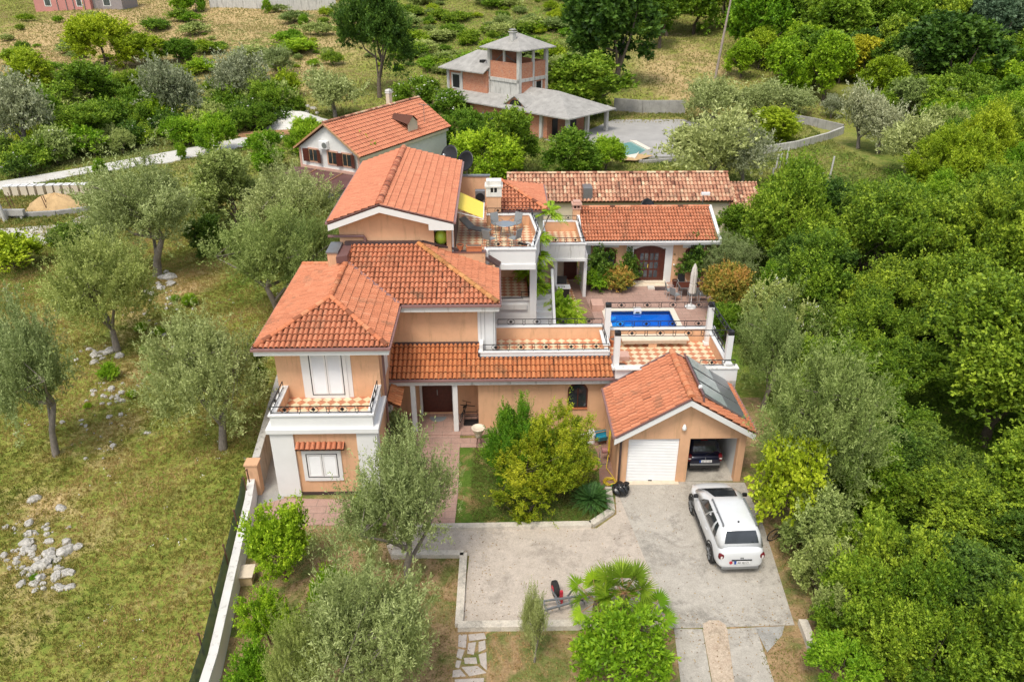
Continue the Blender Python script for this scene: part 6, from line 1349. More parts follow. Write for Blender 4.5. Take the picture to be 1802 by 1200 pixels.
# ============================================================ VEGETATION
def unit(v): return v/np.maximum(np.linalg.norm(v,axis=-1,keepdims=True),1e-9)
def leaves_mesh(name,pos,ld,sd,L,Wl,tint,mat,fold=.0):
    n=len(pos); L=np.broadcast_to(np.asarray(L,float),(n,))[:,None]; Wl=np.broadcast_to(np.asarray(Wl,float),(n,))[:,None]
    v=np.empty((n,4,3)); v[:,0]=pos; v[:,1]=pos+ld*L*.45+sd*Wl*.5; v[:,2]=pos+ld*L; v[:,3]=pos+ld*L*.45-sd*Wl*.5
    me=bpy.data.meshes.new(name); f=np.arange(n*4).reshape(n,4); fast_mesh(me,v.reshape(-1,3),f)
    set_tint(me,np.clip(tint,0,1)); me.materials.append(mat); return me
def crown_mesh(name,seed,Wd,Hd,zb,ncl,cr,nsh,nlf,L,Wl,mat,up_=.5,shoot=1.0,droop=0.,shape='round',rnd=.6,fill=.35,low=-.55,lump=.22,side=0,core=.15,lobes=0,spikes=0.,lobemin=-.45):
    g=np.random.default_rng(seed)
    d=unit(g.normal(size=(ncl*4,3))); d=d[d[:,2]>low][:ncl]; n=len(d)
    r=g.random(n)**fill
    ph=g.random(6)*6.28
    lum=1+lump*(np.sin(d[:,0]*3.1+ph[0]+d[:,2]*2)*.6+np.sin(d[:,1]*4.3+ph[1])*.5+np.sin(d[:,2]*5+ph[2]+d[:,0]*3)*.5)
    Rx=Wd/2-cr*.7; Rz=(Hd-zb)/2-cr*.4
    C=d*(r*lum)[:,None]*np.array([Rx,Rx,Rz])
    if lobes:
        K=lobes; ld_=unit(g.normal(size=(K,3))+[0,0,.35]); ld_[:,2]=np.maximum(ld_[:,2],lobemin); rad=g.uniform(.30,.46,K)
        LC=ld_*g.uniform(.50,.72,(K,1)); LC[0]=(0,0,.35)
        li=g.integers(0,K,n); e=unit(g.normal(size=(n,3))+LC[li]*.9+[0,0,.35])
        C=(LC[li]+e*(rad[li]*g.uniform(.75,1.05,n))[:,None])*np.array([Rx*1.05,Rx*1.05,Rz*1.1])
    if shape=='cone': k=1-.75*(C[:,2]+Rz)/(2*Rz); C[:,:2]*=k[:,None]*1.3
    if shape=='flat': C[:,2]*=.8
    if shape=='dome': C[:,2]=np.abs(C[:,2])*1.6-Rz*.75
    C[:,2]+=(Hd+zb)/2
    cen=np.array([0,0,(Hd+zb)/2-Rz*.35])
    ct=g.normal(.5,.17,n); cs=g.uniform(.65,1.3,n)
    idx=np.repeat(np.arange(n),nsh); m=len(idx)
    out=unit((C-cen)[idx]/np.array([Rx,Rx,Rz]))
    crs=(cr*cs)[idx][:,None]
    st=C[idx]+g.normal(size=(m,3))*crs*.38-out*crs*.2
    dr=unit(out*.9+np.array([0,0,up_])+g.normal(size=(m,3))*rnd)
    ln=crs*shoot*g.uniform(.5,1.35,(m,1)); stn=g.normal(0,.08,m)
    if spikes:
        sp=(g.random(m)<spikes)&(out[:,2]>.1); dr[sp]=unit(dr[sp]*.3+np.array([0,0,1.])+g.normal(size=(int(sp.sum()),3))*.15); ln[sp]*=1.9; stn[sp]+=.25
    if lobes:
        lt=g.normal(0,.10,lobes); ct=ct*.7+.15+lt[li]; out=unit((C-LC[li]*np.array([Rx,Rx,Rz])-np.array([0,0,(Hd+zb)/2]))[idx]*.7+out*.5)
    k=np.repeat(np.arange(m),nlf); q=len(k); t=g.random((q,1))
    pos=st[k]+dr[k]*ln[k]*t+g.normal(size=(q,3))*crs[k]*.07
    pos[:,2]=np.maximum(pos[:,2]-droop*(t[:,0]**2)*ln[k][:,0]*.6,.04)
    ld=unit(dr[k]*.75+g.normal(size=(q,3))*.65+np.array([0,0,-droop*.6]))
    sd=unit(np.cross(ld,g.normal(size=(q,3))+np.array([0,0,.0])))
    tint=ct[idx][k]+stn[k]+g.normal(0,.13,q)+.22*(t[:,0]-.45)
    sz=g.uniform(.65,1.3,q)
    return leaves_mesh(name,pos,ld,sd,L*sz,Wl*sz,tint,mat), C, cs
def trunk_mesh(name,seed,C,Hd,zb,r0,mat,nl=7,lean=.15,fork=.35,twigs=0):
    g=random.Random(seed); m=MB(); hz=zb+(Hd-zb)*fork; a=g.uniform(0,6.28)
    top=(lean*Hd*math.cos(a)*.5,lean*Hd*math.sin(a)*.5,hz)
    mid=(top[0]*.3+g.uniform(-.08,.08)*Hd*.3,top[1]*.3+g.uniform(-.08,.08)*Hd*.3,hz*.5)
    m.tube([(0,0,-.3),(mid[0]*.2,mid[1]*.2,.12),mid,top],[r0*1.5,r0*1.1,r0*.85,r0*.6],8)
    idx=list(range(len(C))); g.shuffle(idx)
    for i in idx[:nl]:
        c=C[i]; s=[top,mid][g.random()<.35]; s=tuple(s)
        md=[(s[k]*.5+c[k]*.5) for k in range(3)]; md[2]-=.08*Hd*g.uniform(-.3,1); md[0]+=g.uniform(-.1,.1)*Hd*.4; md[1]+=g.uniform(-.1,.1)*Hd*.4
        m.tube([s,md,tuple(c)],[r0*.55,r0*.32,r0*.08],6,False)
    for i in idx[nl:nl+twigs]:
        c=C[i]; s=C[idx[g.randrange(nl)]]; m.tube([tuple(s),tuple(c)],[r0*.14,r0*.04],4,False)
    me=bpy.data.meshes.new(name); me.from_pydata(m.v,[],m.f); me.materials.append(mat); me.shade_smooth(); return me
PROTO={}
def proto(key,seed,Wd,Hd,zb,ncl,cr,nsh,nlf,L,Wl,mat,bk=bark,r0=.15,nl=7,fork=.35,twigs=8,lean=.15,**k):
    me,C,cs=crown_mesh('crown',seed,Wd,Hd,zb,ncl,cr,nsh,nlf,L,Wl,mat,**k)
    tm=trunk_mesh('trunk',seed,C,Hd,zb,r0,bk,nl,lean,fork,twigs)
    PROTO.setdefault(key,[]).append((me,tm,Wd,Hd))
for s_ in range(3):
    proto('olive',11+s_,5.0,4.6,.75,112,.62,13,36,.115,.036,L_olive,barkg,.17,9,.25,30,.3,up_=.75,shoot=1.15,rnd=.55,fill=.42,lump=.30,low=-.6)
    proto('wood',31+s_,7.0,7.5,.4,230,.62,11,24,.17,.095,L_wood,bark,.2,6,.3,6,up_=.5,shoot=1.0,rnd=.55,fill=.33,lump=.25,low=-.9,lobes=14+s_*2,spikes=.05,lobemin=-.95)
    proto('far',51+s_,8.0,8.5,.5,190,.75,9,14,.36,.22,L_wood,bark,.25,5,.3,0,up_=.35,shoot=.9,rnd=.8,fill=.28,lump=.26,low=-.9,lobes=13+s_*3,lobemin=-.9)
    proto('farolive',61+s_,6.5,5.5,.8,75,1.0,11,14,.30,.12,L_oliveS,barkg,.24,6,.25,6,up_=.6,shoot=.9,rnd=.7,fill=.33,lump=.3,low=-.55)
for s_ in range(2):
    proto('green',41+s_,4.0,4.0,.2,130,.42,12,22,.14,.075,L_green,bark,.1,6,.3,8,up_=.5,shoot=.95,rnd=.6,fill=.35,lump=.22,low=-.9,lobes=11,spikes=.04,lobemin=-.95)
    proto('bright',45+s_,3.0,2.8,.25,85,.40,12,24,.105,.055,L_bright,rust,.06,7,.25,8,up_=.65,shoot=.95,rnd=.6,fill=.38,lump=.26,low=-.6)
    proto('shrub',71+s_,3.2,2.4,.0,55,.6,10,14,.20,.11,L_green,bark,.06,4,.2,0,up_=.45,shoot=.9,rnd=.75,fill=.35,lump=.25,low=-.25,shape='round')
    proto('conifer',81+s_,4.2,5.0,.1,150,.42,18,36,.085,.036,L_cyp,bark,.13,8,.3,20,up_=1.1,shoot=1.3,rnd=.32,fill=.36,lump=.32,low=-.97)
proto('magnolia',91,4.2,4.2,.3,120,.42,9,11,.20,.085,L_bright,bark,.1,6,.3,8,up_=.4,shoot=.6,rnd=.9,fill=.32,lump=.2,low=-.7)
proto('column',95,1.6,4.0,.0,60,.35,12,22,.09,.03,L_cypg,bark,.06,3,.3,0,up_=1.5,shoot=1.2,rnd=.25,fill=.4,lump=.15,low=-.9,shape='cone')
proto('persimmon',97,3.8,4.2,.4,80,.5,9,14,.17,.10,L_yel,bark,.09,8,.25,12,up_=.2,shoot=.85,rnd=.7,fill=.4,lump=.3,low=-.7,droop=.5)
proto('climber',98,2.2,2.2,.1,42,.34,9,13,.13,.09,L_dark,bark,.04,5,.3,6,up_=.3,shoot=.8,rnd=.8,fill=.45,lump=.3,low=-.8)
def matof(o,mat):
    o.material_slots[0].link='OBJECT'; o.material_slots[0].material=mat
UID=[0]
def tree_at(kind,x,y,z,Wd,Hd,label,cat='tree',name='tree',mat=None,group=None,flowers=None,var=None,rz=None,notrunk=False):
    P=PROTO[kind]; me,tm,W0,H0=P[(UID[0] if var is None else var)%len(P)]; UID[0]+=1
    e=thing(name,label,cat,(x,y,z-.03),random.uniform(0,6.28) if rz is None else rz,group); e.scale=(Wd/W0,Wd/W0,Hd/H0)
    c=bpy.data.objects.new('crown' if cat=='tree' else 'foliage',me); COL.objects.link(c); c.parent=e
    if mat: matof(c,mat)
    if not notrunk: t=bpy.data.objects.new('trunk' if cat=='tree' else 'stem',tm); COL.objects.link(t); t.parent=e
    if flowers:
        g=np.random.default_rng(UID[0]); nv=len(me.vertices)//4; co=np.empty(nv*12,np.float32); me.vertices.foreach_get('co',co); co=co.reshape(nv,4,3)[:,2]
        cen=co.mean(0); dd=np.linalg.norm((co-cen)/co.std(0),axis=1); cand=np.where((dd>1.5)&(co[:,2]>cen[2]-.3))[0]
        n=min(flowers[1],len(cand)); ci=g.choice(cand,n,False); reps=5
        p=np.repeat(co[ci],reps,0)+g.normal(size=(n*reps,3))*.09
        fm=leaves_mesh('flowers',p,unit(g.normal(size=p.shape)+[0,0,.5]),unit(g.normal(size=p.shape)),.13,.11,np.ones(len(p)),flowers[0])
        f=bpy.data.objects.new('flowers',fm); COL.objects.link(f); f.parent=e
    return e
def tree_px(kind,bx,by,ty,wpx,label,cx=None,**k):
    """tree from the photo: base pixel, top pixel row, crown width in pixels"""
    x,y,z=G(bx,by); 
    h=aY(bx,ty,y)[2]-z
    kk=ppm(x,y,z+h*.6); 
    return tree_at(kind,x,y,z,wpx/kk*1.02,h*1.03,label,**k)
# --- olives of the meadow and the garden
tree_px('olive',98,800,550,170,'leaning silvery olive tree at the left edge of the meadow',name='olive_tree',var=0,mat=L_olive)
tree_px('olive',207,618,428,175,'green olive tree with a dark forked trunk in the upper meadow',name='olive_tree',var=1,mat=L_oliveg)
tree_px('olive',277,487,296,210,'large grey olive tree with two dark stems near the gravel yard',name='olive_tree',var=2,mat=L_olive)
tree_px('olive',392,790,576,205,'big bushy olive tree right of the stones and close to the villa corner',name='olive_tree',var=1,mat=L_olive)
tree_px('olive',495,560,385,185,'dense green olive tree pressed against the left villa roof',name='olive_tree',var=0,mat=L_oliveg)
tree_px('olive',520,440,300,165,'grey green olive tree below the white house canopy',name='olive_tree',var=2,mat=L_olive)
tree_px('olive',560,560,400,120,'narrow olive tree directly behind the upper left villa roof',name='olive_tree',var=1,mat=L_oliveg)
tree_px('olive',720,1030,800,205,'feathery olive tree in front of the entrance path, in the kerbed bed',name='olive_tree',var=0,mat=L_olive)
tree_px('olive',655,1255,1018,250,'broad olive tree at the bottom edge, largest of the garden',name='olive_tree',var=2,mat=L_olive)
tree_px('olive',545,1290,1100,105,'olive tree filling the bottom edge left of the broad olive',name='olive_tree',var=1,mat=L_oliveg)
tree_px('olive',940,1165,1045,52,'thin olive sapling on the bare soil below the kerb',name='olive_tree',var=0,mat=L_olive)
tree_px('olive',1425,905,642,215,'dense olive tree overhanging the right end of the garage roof',name='olive_tree',var=1,mat=L_oliveg)
tree_px('olive',1340,720,545,120,'dark olive shrub tree right of the pergola terrace',name='olive_tree',var=2,mat=L_oliveg)
tree_px('olive',1275,500,418,100,'grey olive bush over the end of the annexe',name='olive_tree',var=0,mat=L_olive)
tree_px('green',415,402,280,140,'round pale green laurel beside the grey olives near the road',name='laurel_tree',mat=L_oliveg)
tree_px('green',150,455,385,105,'dark evergreen shrub at the corner of the gravel yard',name='evergreen_shrub',cat='shrub',mat=L_dark)
tree_px('green',370,450,388,80,'dark green shrub between two olives above the meadow',name='evergreen_shrub',cat='shrub',mat=L_dark)
tree_px('shrub',25,470,415,110,'yellowish green shrub at the left edge beside the gravel yard',name='garden_bush',cat='shrub',mat=L_yel)
# --- garden
tree_px('bright',503,1020,900,125,'bright green citrus shrub beside the pink path and the wooden box',name='citrus_shrub',cat='shrub')
tree_px('bright',478,1140,1048,90,'small bright citrus shrub below the wooden box',name='citrus_shrub',cat='shrub')
tree_px('bright',458,1235,1145,95,'bright citrus shrub cut by the bottom edge of the photo',name='citrus_shrub',cat='shrub')
tree_px('bright',590,1105,1000,70,'light green shrub showing between the two big garden olives',name='garden_shrub',cat='shrub',mat=L_bright)
tree_px('green',655,935,870,62,'round green shrub under the left side of the feathery olive',name='garden_shrub',cat='shrub',mat=L_bright)
tree_px('conifer',905,872,716,125,'green feathery conifer against the ground floor wall',name='conifer_tree',mat=L_cypg,var=0)
tree_px('conifer',953,887,748,180,'golden yellow conifer on the lawn beside the cycad',name='conifer_tree',mat=L_cyp,var=1)
tree_px('magnolia',1092,1235,1092,185,'glossy broad leaved magnolia at the bottom edge below the fan palm',name='magnolia_tree')
tree_px('persimmon',1372,945,768,135,'yellow green fruit tree at the right corner of the garage',name='fruit_tree',var=0)
tree_px('shrub',700,800,735,60,'grey leaved lavender like shrub by the villa downpipe',name='garden_shrub',cat='shrub',mat=L_olive)
# --- courtyard plants
tree_px('climber',1055,505,440,62,'climbing rose bush on the annexe wall left of the arched window',name='climbing_plant',cat='plant')
tree_px('climber',1105,500,445,46,'climbing plant between the arched window and the arched door',name='climbing_plant',cat='plant')
tree_px('climber',1215,498,425,62,'dark climber covering the right arched window of the annexe',name='climbing_plant',cat='plant',mat=L_dark)
tree_px('shrub',1050,512,478,52,'low bright shrub at the foot of the climbing rose',name='patio_shrub',cat='shrub',mat=L_bright)
tree_px('shrub',1087,512,475,56,'low orange tinged shrub at the patio edge left of the door',name='patio_shrub',cat='shrub',mat=L_red)
tree_px('green',1275,560,458,98,'orange tipped photinia bush behind the closed parasol',name='photinia_bush',cat='shrub',mat=L_red)
tree_px('column',1343,560,462,52,'slim bright green column cypress right of the photinia',name='cypress_tree',var=0)
tree_px('green',1275,600,530,70,'green shrub at the outer corner of the pergola rail',name='patio_shrub',cat='shrub',mat=L_green)
tree_px('green',1345,620,510,105,'oleander with pale flowers right of the pergola',name='oleander_bush',cat='shrub',mat=L_oliveg,flowers=(flower_w,45))
tree_px('green',1400,640,535,80,'second pale flowered oleander farther from the pergola',name='oleander_bush',cat='shrub',mat=L_oliveg,flowers=(flower_w,30))
tree_px('green',1295,440,372,95,'green bush behind the right end of the annexe roof',name='garden_bush',cat='shrub',mat=L_green)
tree_px('green',1330,460,400,80,'dark bush between the annexe and the trunk of the tall tree',name='garden_bush',cat='shrub',mat=L_dark)
tree_px('wood',1378,505,305,165,'tall dark green tree with bare trunk right of the annexe',name='broadleaf_tree',mat=L_green,var=0)
for i,(a,b,c,w) in enumerate(((975,392,352,50),(1010,385,358,60),(1070,385,362,70),(1120,380,362,60))): tree_px('shrub',a,b,c,w,'leafy bush filling the gap between farmhouse and annexe roof',name='garden_bush',cat='shrub',mat=L_bright,group='bushes behind the annexe ridge')
tree_px('green',530,640,565,30,'purple bougainvillea showing beside the left villa roof',name='bougainvillea',cat='shrub',flowers=(flower_p,60),mat=L_dark)
tree_px('green',463,700,610,45,'purple flowered bush under the left eave of the villa',name='bougainvillea',cat='shrub',flowers=(flower_p,40),mat=L_dark)
tree_px('climber',985,585,520,48,'leafy climber at the foot of the white column by the courtyard stair',name='climbing_plant',cat='plant',mat=L_bright)
# --- around the neighbouring houses
for (k,bx,by,ty,w,m_,l) in (
 ('green',475,300,238,80,L_bright,'orange tree just left of the white house gable'),
 ('green',545,272,205,75,L_bright,'bright green tree behind the ridge of the white house'),
 ('green',640,345,250,90,L_bright,'light green tree between the white house and the big gable roof'),
 ('green',860,318,225,120,L_bright,'big bright green shrub tree behind the two satellite dishes'),
 ('green',905,310,205,110,L_green,'green tree in front of the brick wall of the unfinished house'),
 ('green',810,268,190,90,L_green,'green tree between the white house ridge and the concrete roof'),
 ('green',1000,312,238,105,L_green,'rounded fig tree below the pillars of the unfinished house'),
 ('green',1065,300,240,75,L_bright,'bright green shrub left of the small pool of the concrete terrace'),
 ('far',1030,205,105,150,L_green,'large rounded tree behind the unfinished house roof'),
 ('far',1085,158,-25,185,L_dark,'very tall dark oak at the edge of the dry clearing'),
 ('wood',668,172,-10,135,L_dark,'tall isolated dark green oak on the dry hillside'),
 ('farolive',1240,330,212,170,L_olive,'large silvery olive tree just behind the old farmhouse roof'),
 ('farolive',1305,330,235,90,L_oliveS,'silver olive beside the large olive behind the farmhouse'),
 ('farolive',1252,222,143,100,L_olive,'grey olive tree at the left end of the row behind the field wall'),
 ('farolive',1330,215,150,90,L_olive,'middle grey olive tree of the row behind the field wall'),
 ('farolive',1395,205,158,75,L_olive,'right grey olive tree of the row behind the field wall'),
 ('farolive',1462,208,170,45,L_oliveS,'small silver olive right of the wall corner'),
 ('farolive',1510,262,160,85,L_oliveS,'tall silver olive at the field corner'),
 ('farolive',1545,270,188,80,L_oliveS,'pale silver olive touching the tall silver olive'),
 ('farolive',1590,310,212,110,L_olive,'wide olive at the right side of the small field'),
 ('farolive',1760,180,120,80,L_oliveS,'silver tree at the right edge against the dark wood'),
 ('farolive',1795,200,140,70,L_oliveS,'silver tree cut by the right edge of the photo'),
 ('farolive',50,275,142,125,L_oliveS,'large blue grey olive tree at the left edge above the road'),
 ('farolive',312,232,115,108,L_oliveS,'silvery olive with a dark trunk above the middle of the gravel road'),
 ('farolive',428,196,96,90,L_oliveS,'tall silvery olive left of the timber stack'),
 ('farolive',492,135,85,55,L_olive,'small round olive behind the tall silvery olive'),
 ('farolive',590,208,130,100,L_olive,'grey green olive on the stony bank behind the white house'),
 ('green',188,120,18,115,L_yel,'bright yellow green tree on the dry hillside'),
 ('green',262,118,66,75,L_yel,'smaller yellow green tree next to the bright hillside tree'),
 ('green',318,112,64,60,L_green,'darker green tree beside the small yellow green tree'),
 ('green',165,196,118,120,L_green,'dense dark shrub tree below the bright hillside tree'),
 ('green',235,170,120,60,L_green,'small dense tree left of the silvery olive'),
 ('green',60,170,100,90,L_yel,'yellow green shrub tree above the big left olive'),
 ('wood',150,265,190,130,L_green,'broad green bush above the bend of the gravel road'),
 ('green',180,310,282,26,L_bright,'small round topped sapling on the verge of the gravel road'),
 ('green',387,270,196,70,L_bright,'small tree with a bare stem standing beside the gravel road'),
 ('green',320,282,255,24,L_bright,'thin young tree on the lower verge of the road'),
 ('green',480,215,140,80,L_green,'green shrub tree right of the tall silvery olive'),
 ('far',1430,135,55,110,L_green,'fresh green tree left of the yellow tree'),
 ('far',1518,150,72,90,L_gold,'yellow leaved tree standing out in the wood'),
 ('green',1355,252,198,105,L_yel,'yellow green tree in front of the row of grey olives'),
 ('far',1590,215,140,90,L_green,'rounded green tree right of the silver olives'),
 ('far',1665,190,40,190,L_dark,'huge dark rounded tree at the right of the wood')):
    nm={'farolive':'olive_tree'}.get(k,'broadleaf_tree'); tree_px(k,bx,by,ty,w,l,name=nm,mat=m_)
for (bx,by,ty,w,l) in ((735,200,132,85,'white flowering oleander beside the unfinished house'),(790,215,165,80,'white flowering oleander behind the white house ridge'),(860,245,195,60,'reddish oleander below the concrete roof edge')):
    tree_px('green',bx,by,ty,w,l,name='oleander_bush',cat='shrub',mat=L_green,flowers=(flower_w if 'white' in l else flower_p,50))
# --- hedge and bushes above the road
rs=random.Random(5)
for i in range(34):
    px=-30+i*16.5; py=321-(px*.188)-rs.uniform(1,42); 
    x,y,z=G(px,py); w=rs.uniform(2.6,4.6)
    tree_at('shrub' if i%3 else 'green',x,y,z,w,w*rs.uniform(.6,.95),'leafy garden bush in the planted strip above the gravel road',cat='shrub',name='hedge_bush',mat=rs.choice([L_green,L_green,L_bright,L_dark,L_green,L_oliveg]),group='bushes above the gravel road',flowers=(flower_w,16) if i%4==0 else None)
for i in range(30):
    px=rs.uniform(-20,520); py=rs.uniform(168,262)-px*.08; x,y,z=G(px,py); w=rs.uniform(2.8,5.5)
    tree_at('shrub',x,y,z,w,w*rs.uniform(.6,.9),'green bush among the trees below the dry hillside',cat='shrub',name='thicket_bush',mat=rs.choice([L_green,L_green,L_wood,L_yel,L_oliveg,L_bright]),group='bushes below the dry hillside')
# hillside scrub
for i in range(285):
    u=rs.random()
    if u<.22: px,py=rs.uniform(0,620),rs.uniform(28,165)
    elif u<.85: px,py=rs.uniform(690,1060),rs.uniform(-6,135)
    else: px,py=rs.uniform(480,780),rs.uniform(0,120)
    if u<.3 and rs.random()<.35: continue
    x,y,z=G(px,py); w=rs.choice([rs.uniform(1.2,3),rs.uniform(3,7)]); tree_at('shrub',x,y,z,w,min(2.2,w*rs.uniform(.25,.6)),'low scrub bush scattered over the dry hillside',cat='shrub',name='scrub_bush',mat=rs.choice([L_green,L_oliveg,L_yel,L_bright,L_oliveg,L_wood]),group='scrub bushes on the hillside')
# small meadow shrubs
for (px,py,w) in ((195,668,38),(257,622,20),(278,655,24),(282,590,20),(250,585,22),(335,538,28),(265,668,14),(232,700,18),(156,718,14),(310,530,16),(60,1020,14)):
    x,y,z=G(px,py); k=ppm(x,y,z); tree_at('shrub',x,y,z,w/k,w/k*.75,'small green tussock growing among the stones of the meadow',cat='shrub',name='meadow_shrub',mat=L_bright,group='green tussocks in the meadow')
# --- the wood: trees at the right, behind, and at the top
KEEP=[(-14,15.9)]
def free(x,y,r):
    px,py=None,None
    v=(x,y,T(x,y)-CH); zc=sum(v[i]*fw[i] for i in range(3))
    if zc<1: return True
    px=901+F*sum(v[i]*rt[i] for i in range(3))/zc; py=600-F*sum(v[i]*up[i] for i in range(3))/zc
    return px,py
LAB={'a':('deep green tree of the dense wood right of the driveway','trees of the near wood on the right'),
     'b':('light green tree in the wood slope to the right of the farmhouse','trees of the middle wood on the right'),
     'c':('tree in the far wood along the top right of the photo','trees of the far wood'),
     'd':('bushy tree at the back of the hillside in the top middle','trees at the top middle')}
placed=[]
def ok(x,y,r):
    for (a,b,c) in placed:
        if (a-x)**2+(b-y)**2<(.5*(r+c))**2*.36: return False
    return True
def addt(kind,x,y,w,h,key,mat,name='forest_tree',dz=0):
    placed.append((x,y,w)); l,g=LAB[key]; tree_at(kind,x,y,T(x,y)+dz,w,h,l,name=name,mat=mat,group=g)
cnt=0
for it in range(12000):
    x=rs.uniform(12,62); y=rs.uniform(6,74); w=rs.uniform(5.0,9.0)*(1 if x>20 else .75)
    px,py=free(x,y,w)
    # keep clear of the house plot, driveway, fields
    edge=13.6+ (w*.5) + (1.2 if y<26 else 0)
    if y<58 and x<edge+ (0 if y<34 else 1.0 if y<44 else 2.6)-(1.6 if y<21 else 0): continue
    if y>=52 and px<1400: continue
    if y>62 and px<1560: continue
    if px-w*.5*ppm(x,y,0)>1850: continue
    if py>1200+5.5*ppm(x,y,0): continue
    if not ok(x,y,w): continue
    if py>540 or x<20+y*.2: mt=rs.choice([L_wood,L_wood,L_dark,L_dark,L_wood])
    else: mt=rs.choice([L_yel,L_wood,L_green,L_bright,L_yel])
    h=w*rs.uniform(.85,1.2)*(1.0 if x>19 else .62)
    if x<18.5 and y<30: h=min(h,3.6)
    v_=(x,y,T(x,y)+h-CH); zc_=sum(v_[i]*fw[i] for i in range(3)); tp_=600-F*sum(v_[i]*up[i] for i in range(3))/zc_
    if px-w*.5*F/zc_<1575 and tp_<322: continue
    addt('wood',x,y,w,h,'a' if py>520 else 'b',mt); cnt+=1
    if cnt>98: break
# middle right belt behind the fields
c2=0
for it in range(5000):
    px=rs.uniform(1540,1850); py=rs.uniform(170,330); x,y,z=G(px,py); w=rs.uniform(4.5,8)
    if not ok(x,y,w) : continue
    if px<1640 and py>230: continue
    addt('far' if y>85 else 'wood',x,y,w,w*rs.uniform(.8,1.1),'b',rs.choice([L_yel,L_wood,L_green,L_bright,L_oliveg])); c2+=1
    if c2>48: break
c3=0
for it in range(9000):
    px=rs.uniform(1010,1880); py=rs.uniform(-22,186); 
    if px<1150 and py>60: continue
    if px<1290 and py>92: continue
    if px<1300 and py>150: continue
    d_=ray(px,py); x,y,z=G(px,max(py,-8)); 
    if py<-8: y+=rs.uniform(5,60); x+=rs.uniform(-4,10); z=T(x,y)
    w=rs.uniform(8,13)*(1 if py<110 else .62)
    if not ok(x,y,w): continue
    if 1238<px<1290 and py>90: continue
    if py<95: mt=rs.choice([L_dark,L_wood,L_wood,L_dark,L_green,L_wood])
    elif px<1500: mt=rs.choice([L_yel,L_yel,L_bright,L_wood,L_green])
    else: mt=rs.choice([L_wood,L_green,L_blue,L_dark])
    addt('far',x,y,w,w*rs.uniform(.85,1.15),'c',mt); c3+=1
    if c3>118: break
c4=0
for it in range(2000):
    px=rs.uniform(600,1060); py=rs.uniform(-35,24); x,y,z=G(px,max(py,0)); y+=rs.uniform(0,40); w=rs.uniform(4,8); z=T(x,y)
    if not ok(x,y,w): continue
    addt('far',x,y,w,w*rs.uniform(.6,.9),'d',rs.choice([L_green,L_oliveg,L_wood,L_dark])); c4+=1
    if c4>28: break
for (px,py,ty,w) in ((320,26,-8,40),(345,22,-12,36),(470,24,2,20),(535,48,24,18)):
    tree_px('green',px,py,ty,w,'small tree near the retaining wall at the top left',name='hill_tree',mat=L_bright,group='small trees below the hillside wall')
# shrubs lining the right side of the driveway
for (px,py,ty,w,mt) in ((1425,985,880,140,L_oliveg),(1500,1010,905,130,L_green),(1440,1060,965,110,L_oliveg),(1500,1130,1000,150,L_green),(1455,1110,1040,80,L_oliveg),(1560,1080,930,150,L_wood),(1520,900,800,140,L_green),(1480,1215,1140,130,L_bright),(1545,1190,1085,130,L_green),(1640,1215,1080,150,L_wood),(1730,1230,1080,160,L_wood),(1800,1200,1040,150,L_wood),(1600,1150,1010,130,L_wood)):
    tree_px('green',px,py,ty,w,'rounded shrub in the belt along the right edge of the driveway',name='border_shrub',cat='shrub',mat=mt,group='shrubs along the driveway')
# --- courtyard tree with feathery fronds, cycad and fan palm
def fronds(items,name,mat,lw=.055,ll=.2,npair=13,flat=.0,seed=1):
    """items: (origin, azimuth, length, rise, droop)"""
    g=np.random.default_rng(seed); P=[];D=[];Sd=[];Ls=[];Ti=[]
    for (o,a,L,rise,dr) in items:
        h=np.array([math.cos(a),math.sin(a),0]); s=np.array([-math.sin(a),math.cos(a),0]); tt=g.normal(.5,.15)
        for k in range(npair):
            t=(k+1)/npair; p=np.array(o)+h*L*t*math.cos(rise)+np.array([0,0,1])*(L*t*math.sin(rise)-dr*L*t*t)
            tg=h*math.cos(rise)+np.array([0,0,math.sin(rise)-2*dr*t]); tg/=np.linalg.norm(tg)
            le=ll*math.sin(math.pi*min(.96,max(.12,t*.85+.12)))
            for q in (-1,1):
                d=s*q*.85+tg*.5+np.array([0,0,-.12+g.normal(0,.08)]); d/=np.linalg.norm(d)
                P.append(p);D.append(d);Sd.append(np.cross(d,np.cross(tg,d)+.0)/1 if False else tg-d*tg.dot(d));Ls.append(le);Ti.append(tt+g.normal(0,.1)+.15*t)
    P=np.array(P);D=np.array(D);Sd=unit(np.array(Sd)); return leaves_mesh(name,P,D,Sd,np.array(Ls),np.full(len(P),lw),np.array(Ti),mat)
bx,by,bz=3.0,41.3,.06; bx,by=az(944,575,.06)[:2]
r=thing('feathery_tree','slender courtyard tree with tufts of long feathery fronds between terrace and pool','tree',(bx,by,bz))
its=[]; m=MB(); tops=[]
for (px,py,yy,n_,L) in ((968,374,by+1.2,17,.95),(950,418,by+.6,15,.85),(950,452,by+.3,16,.9),(938,480,by,18,1.0),(955,508,by,14,.9),(965,545,by-.3,18,1.1),(1000,545,by+.1,20,1.2),(985,568,by-.2,14,1.0),(950,545,by-.2,14,1.0),(928,470,by+.1,14,.9),(940,500,by,14,1.0),(975,530,by,14,1.0),(1008,560,by-.2,14,1.0),(940,562,by-.4,12,1.0)):
    q=aY(px,py,yy); tops.append(q)
    for k in range(int(n_*1.6)): its.append(((q[0]-bx,q[1]-by,q[2]-bz),k*2.4+random.uniform(-.3,.3),L*random.uniform(.9,1.5),R(random.uniform(5,60)),random.uniform(.45,.8)))
me=fronds(its,'fronds',L_bright,.085,.30,13); o=bpy.data.objects.new('fronds',me); COL.objects.link(o); o.parent=r
tp=[(q[0]-bx,q[1]-by,q[2]-bz) for q in tops]
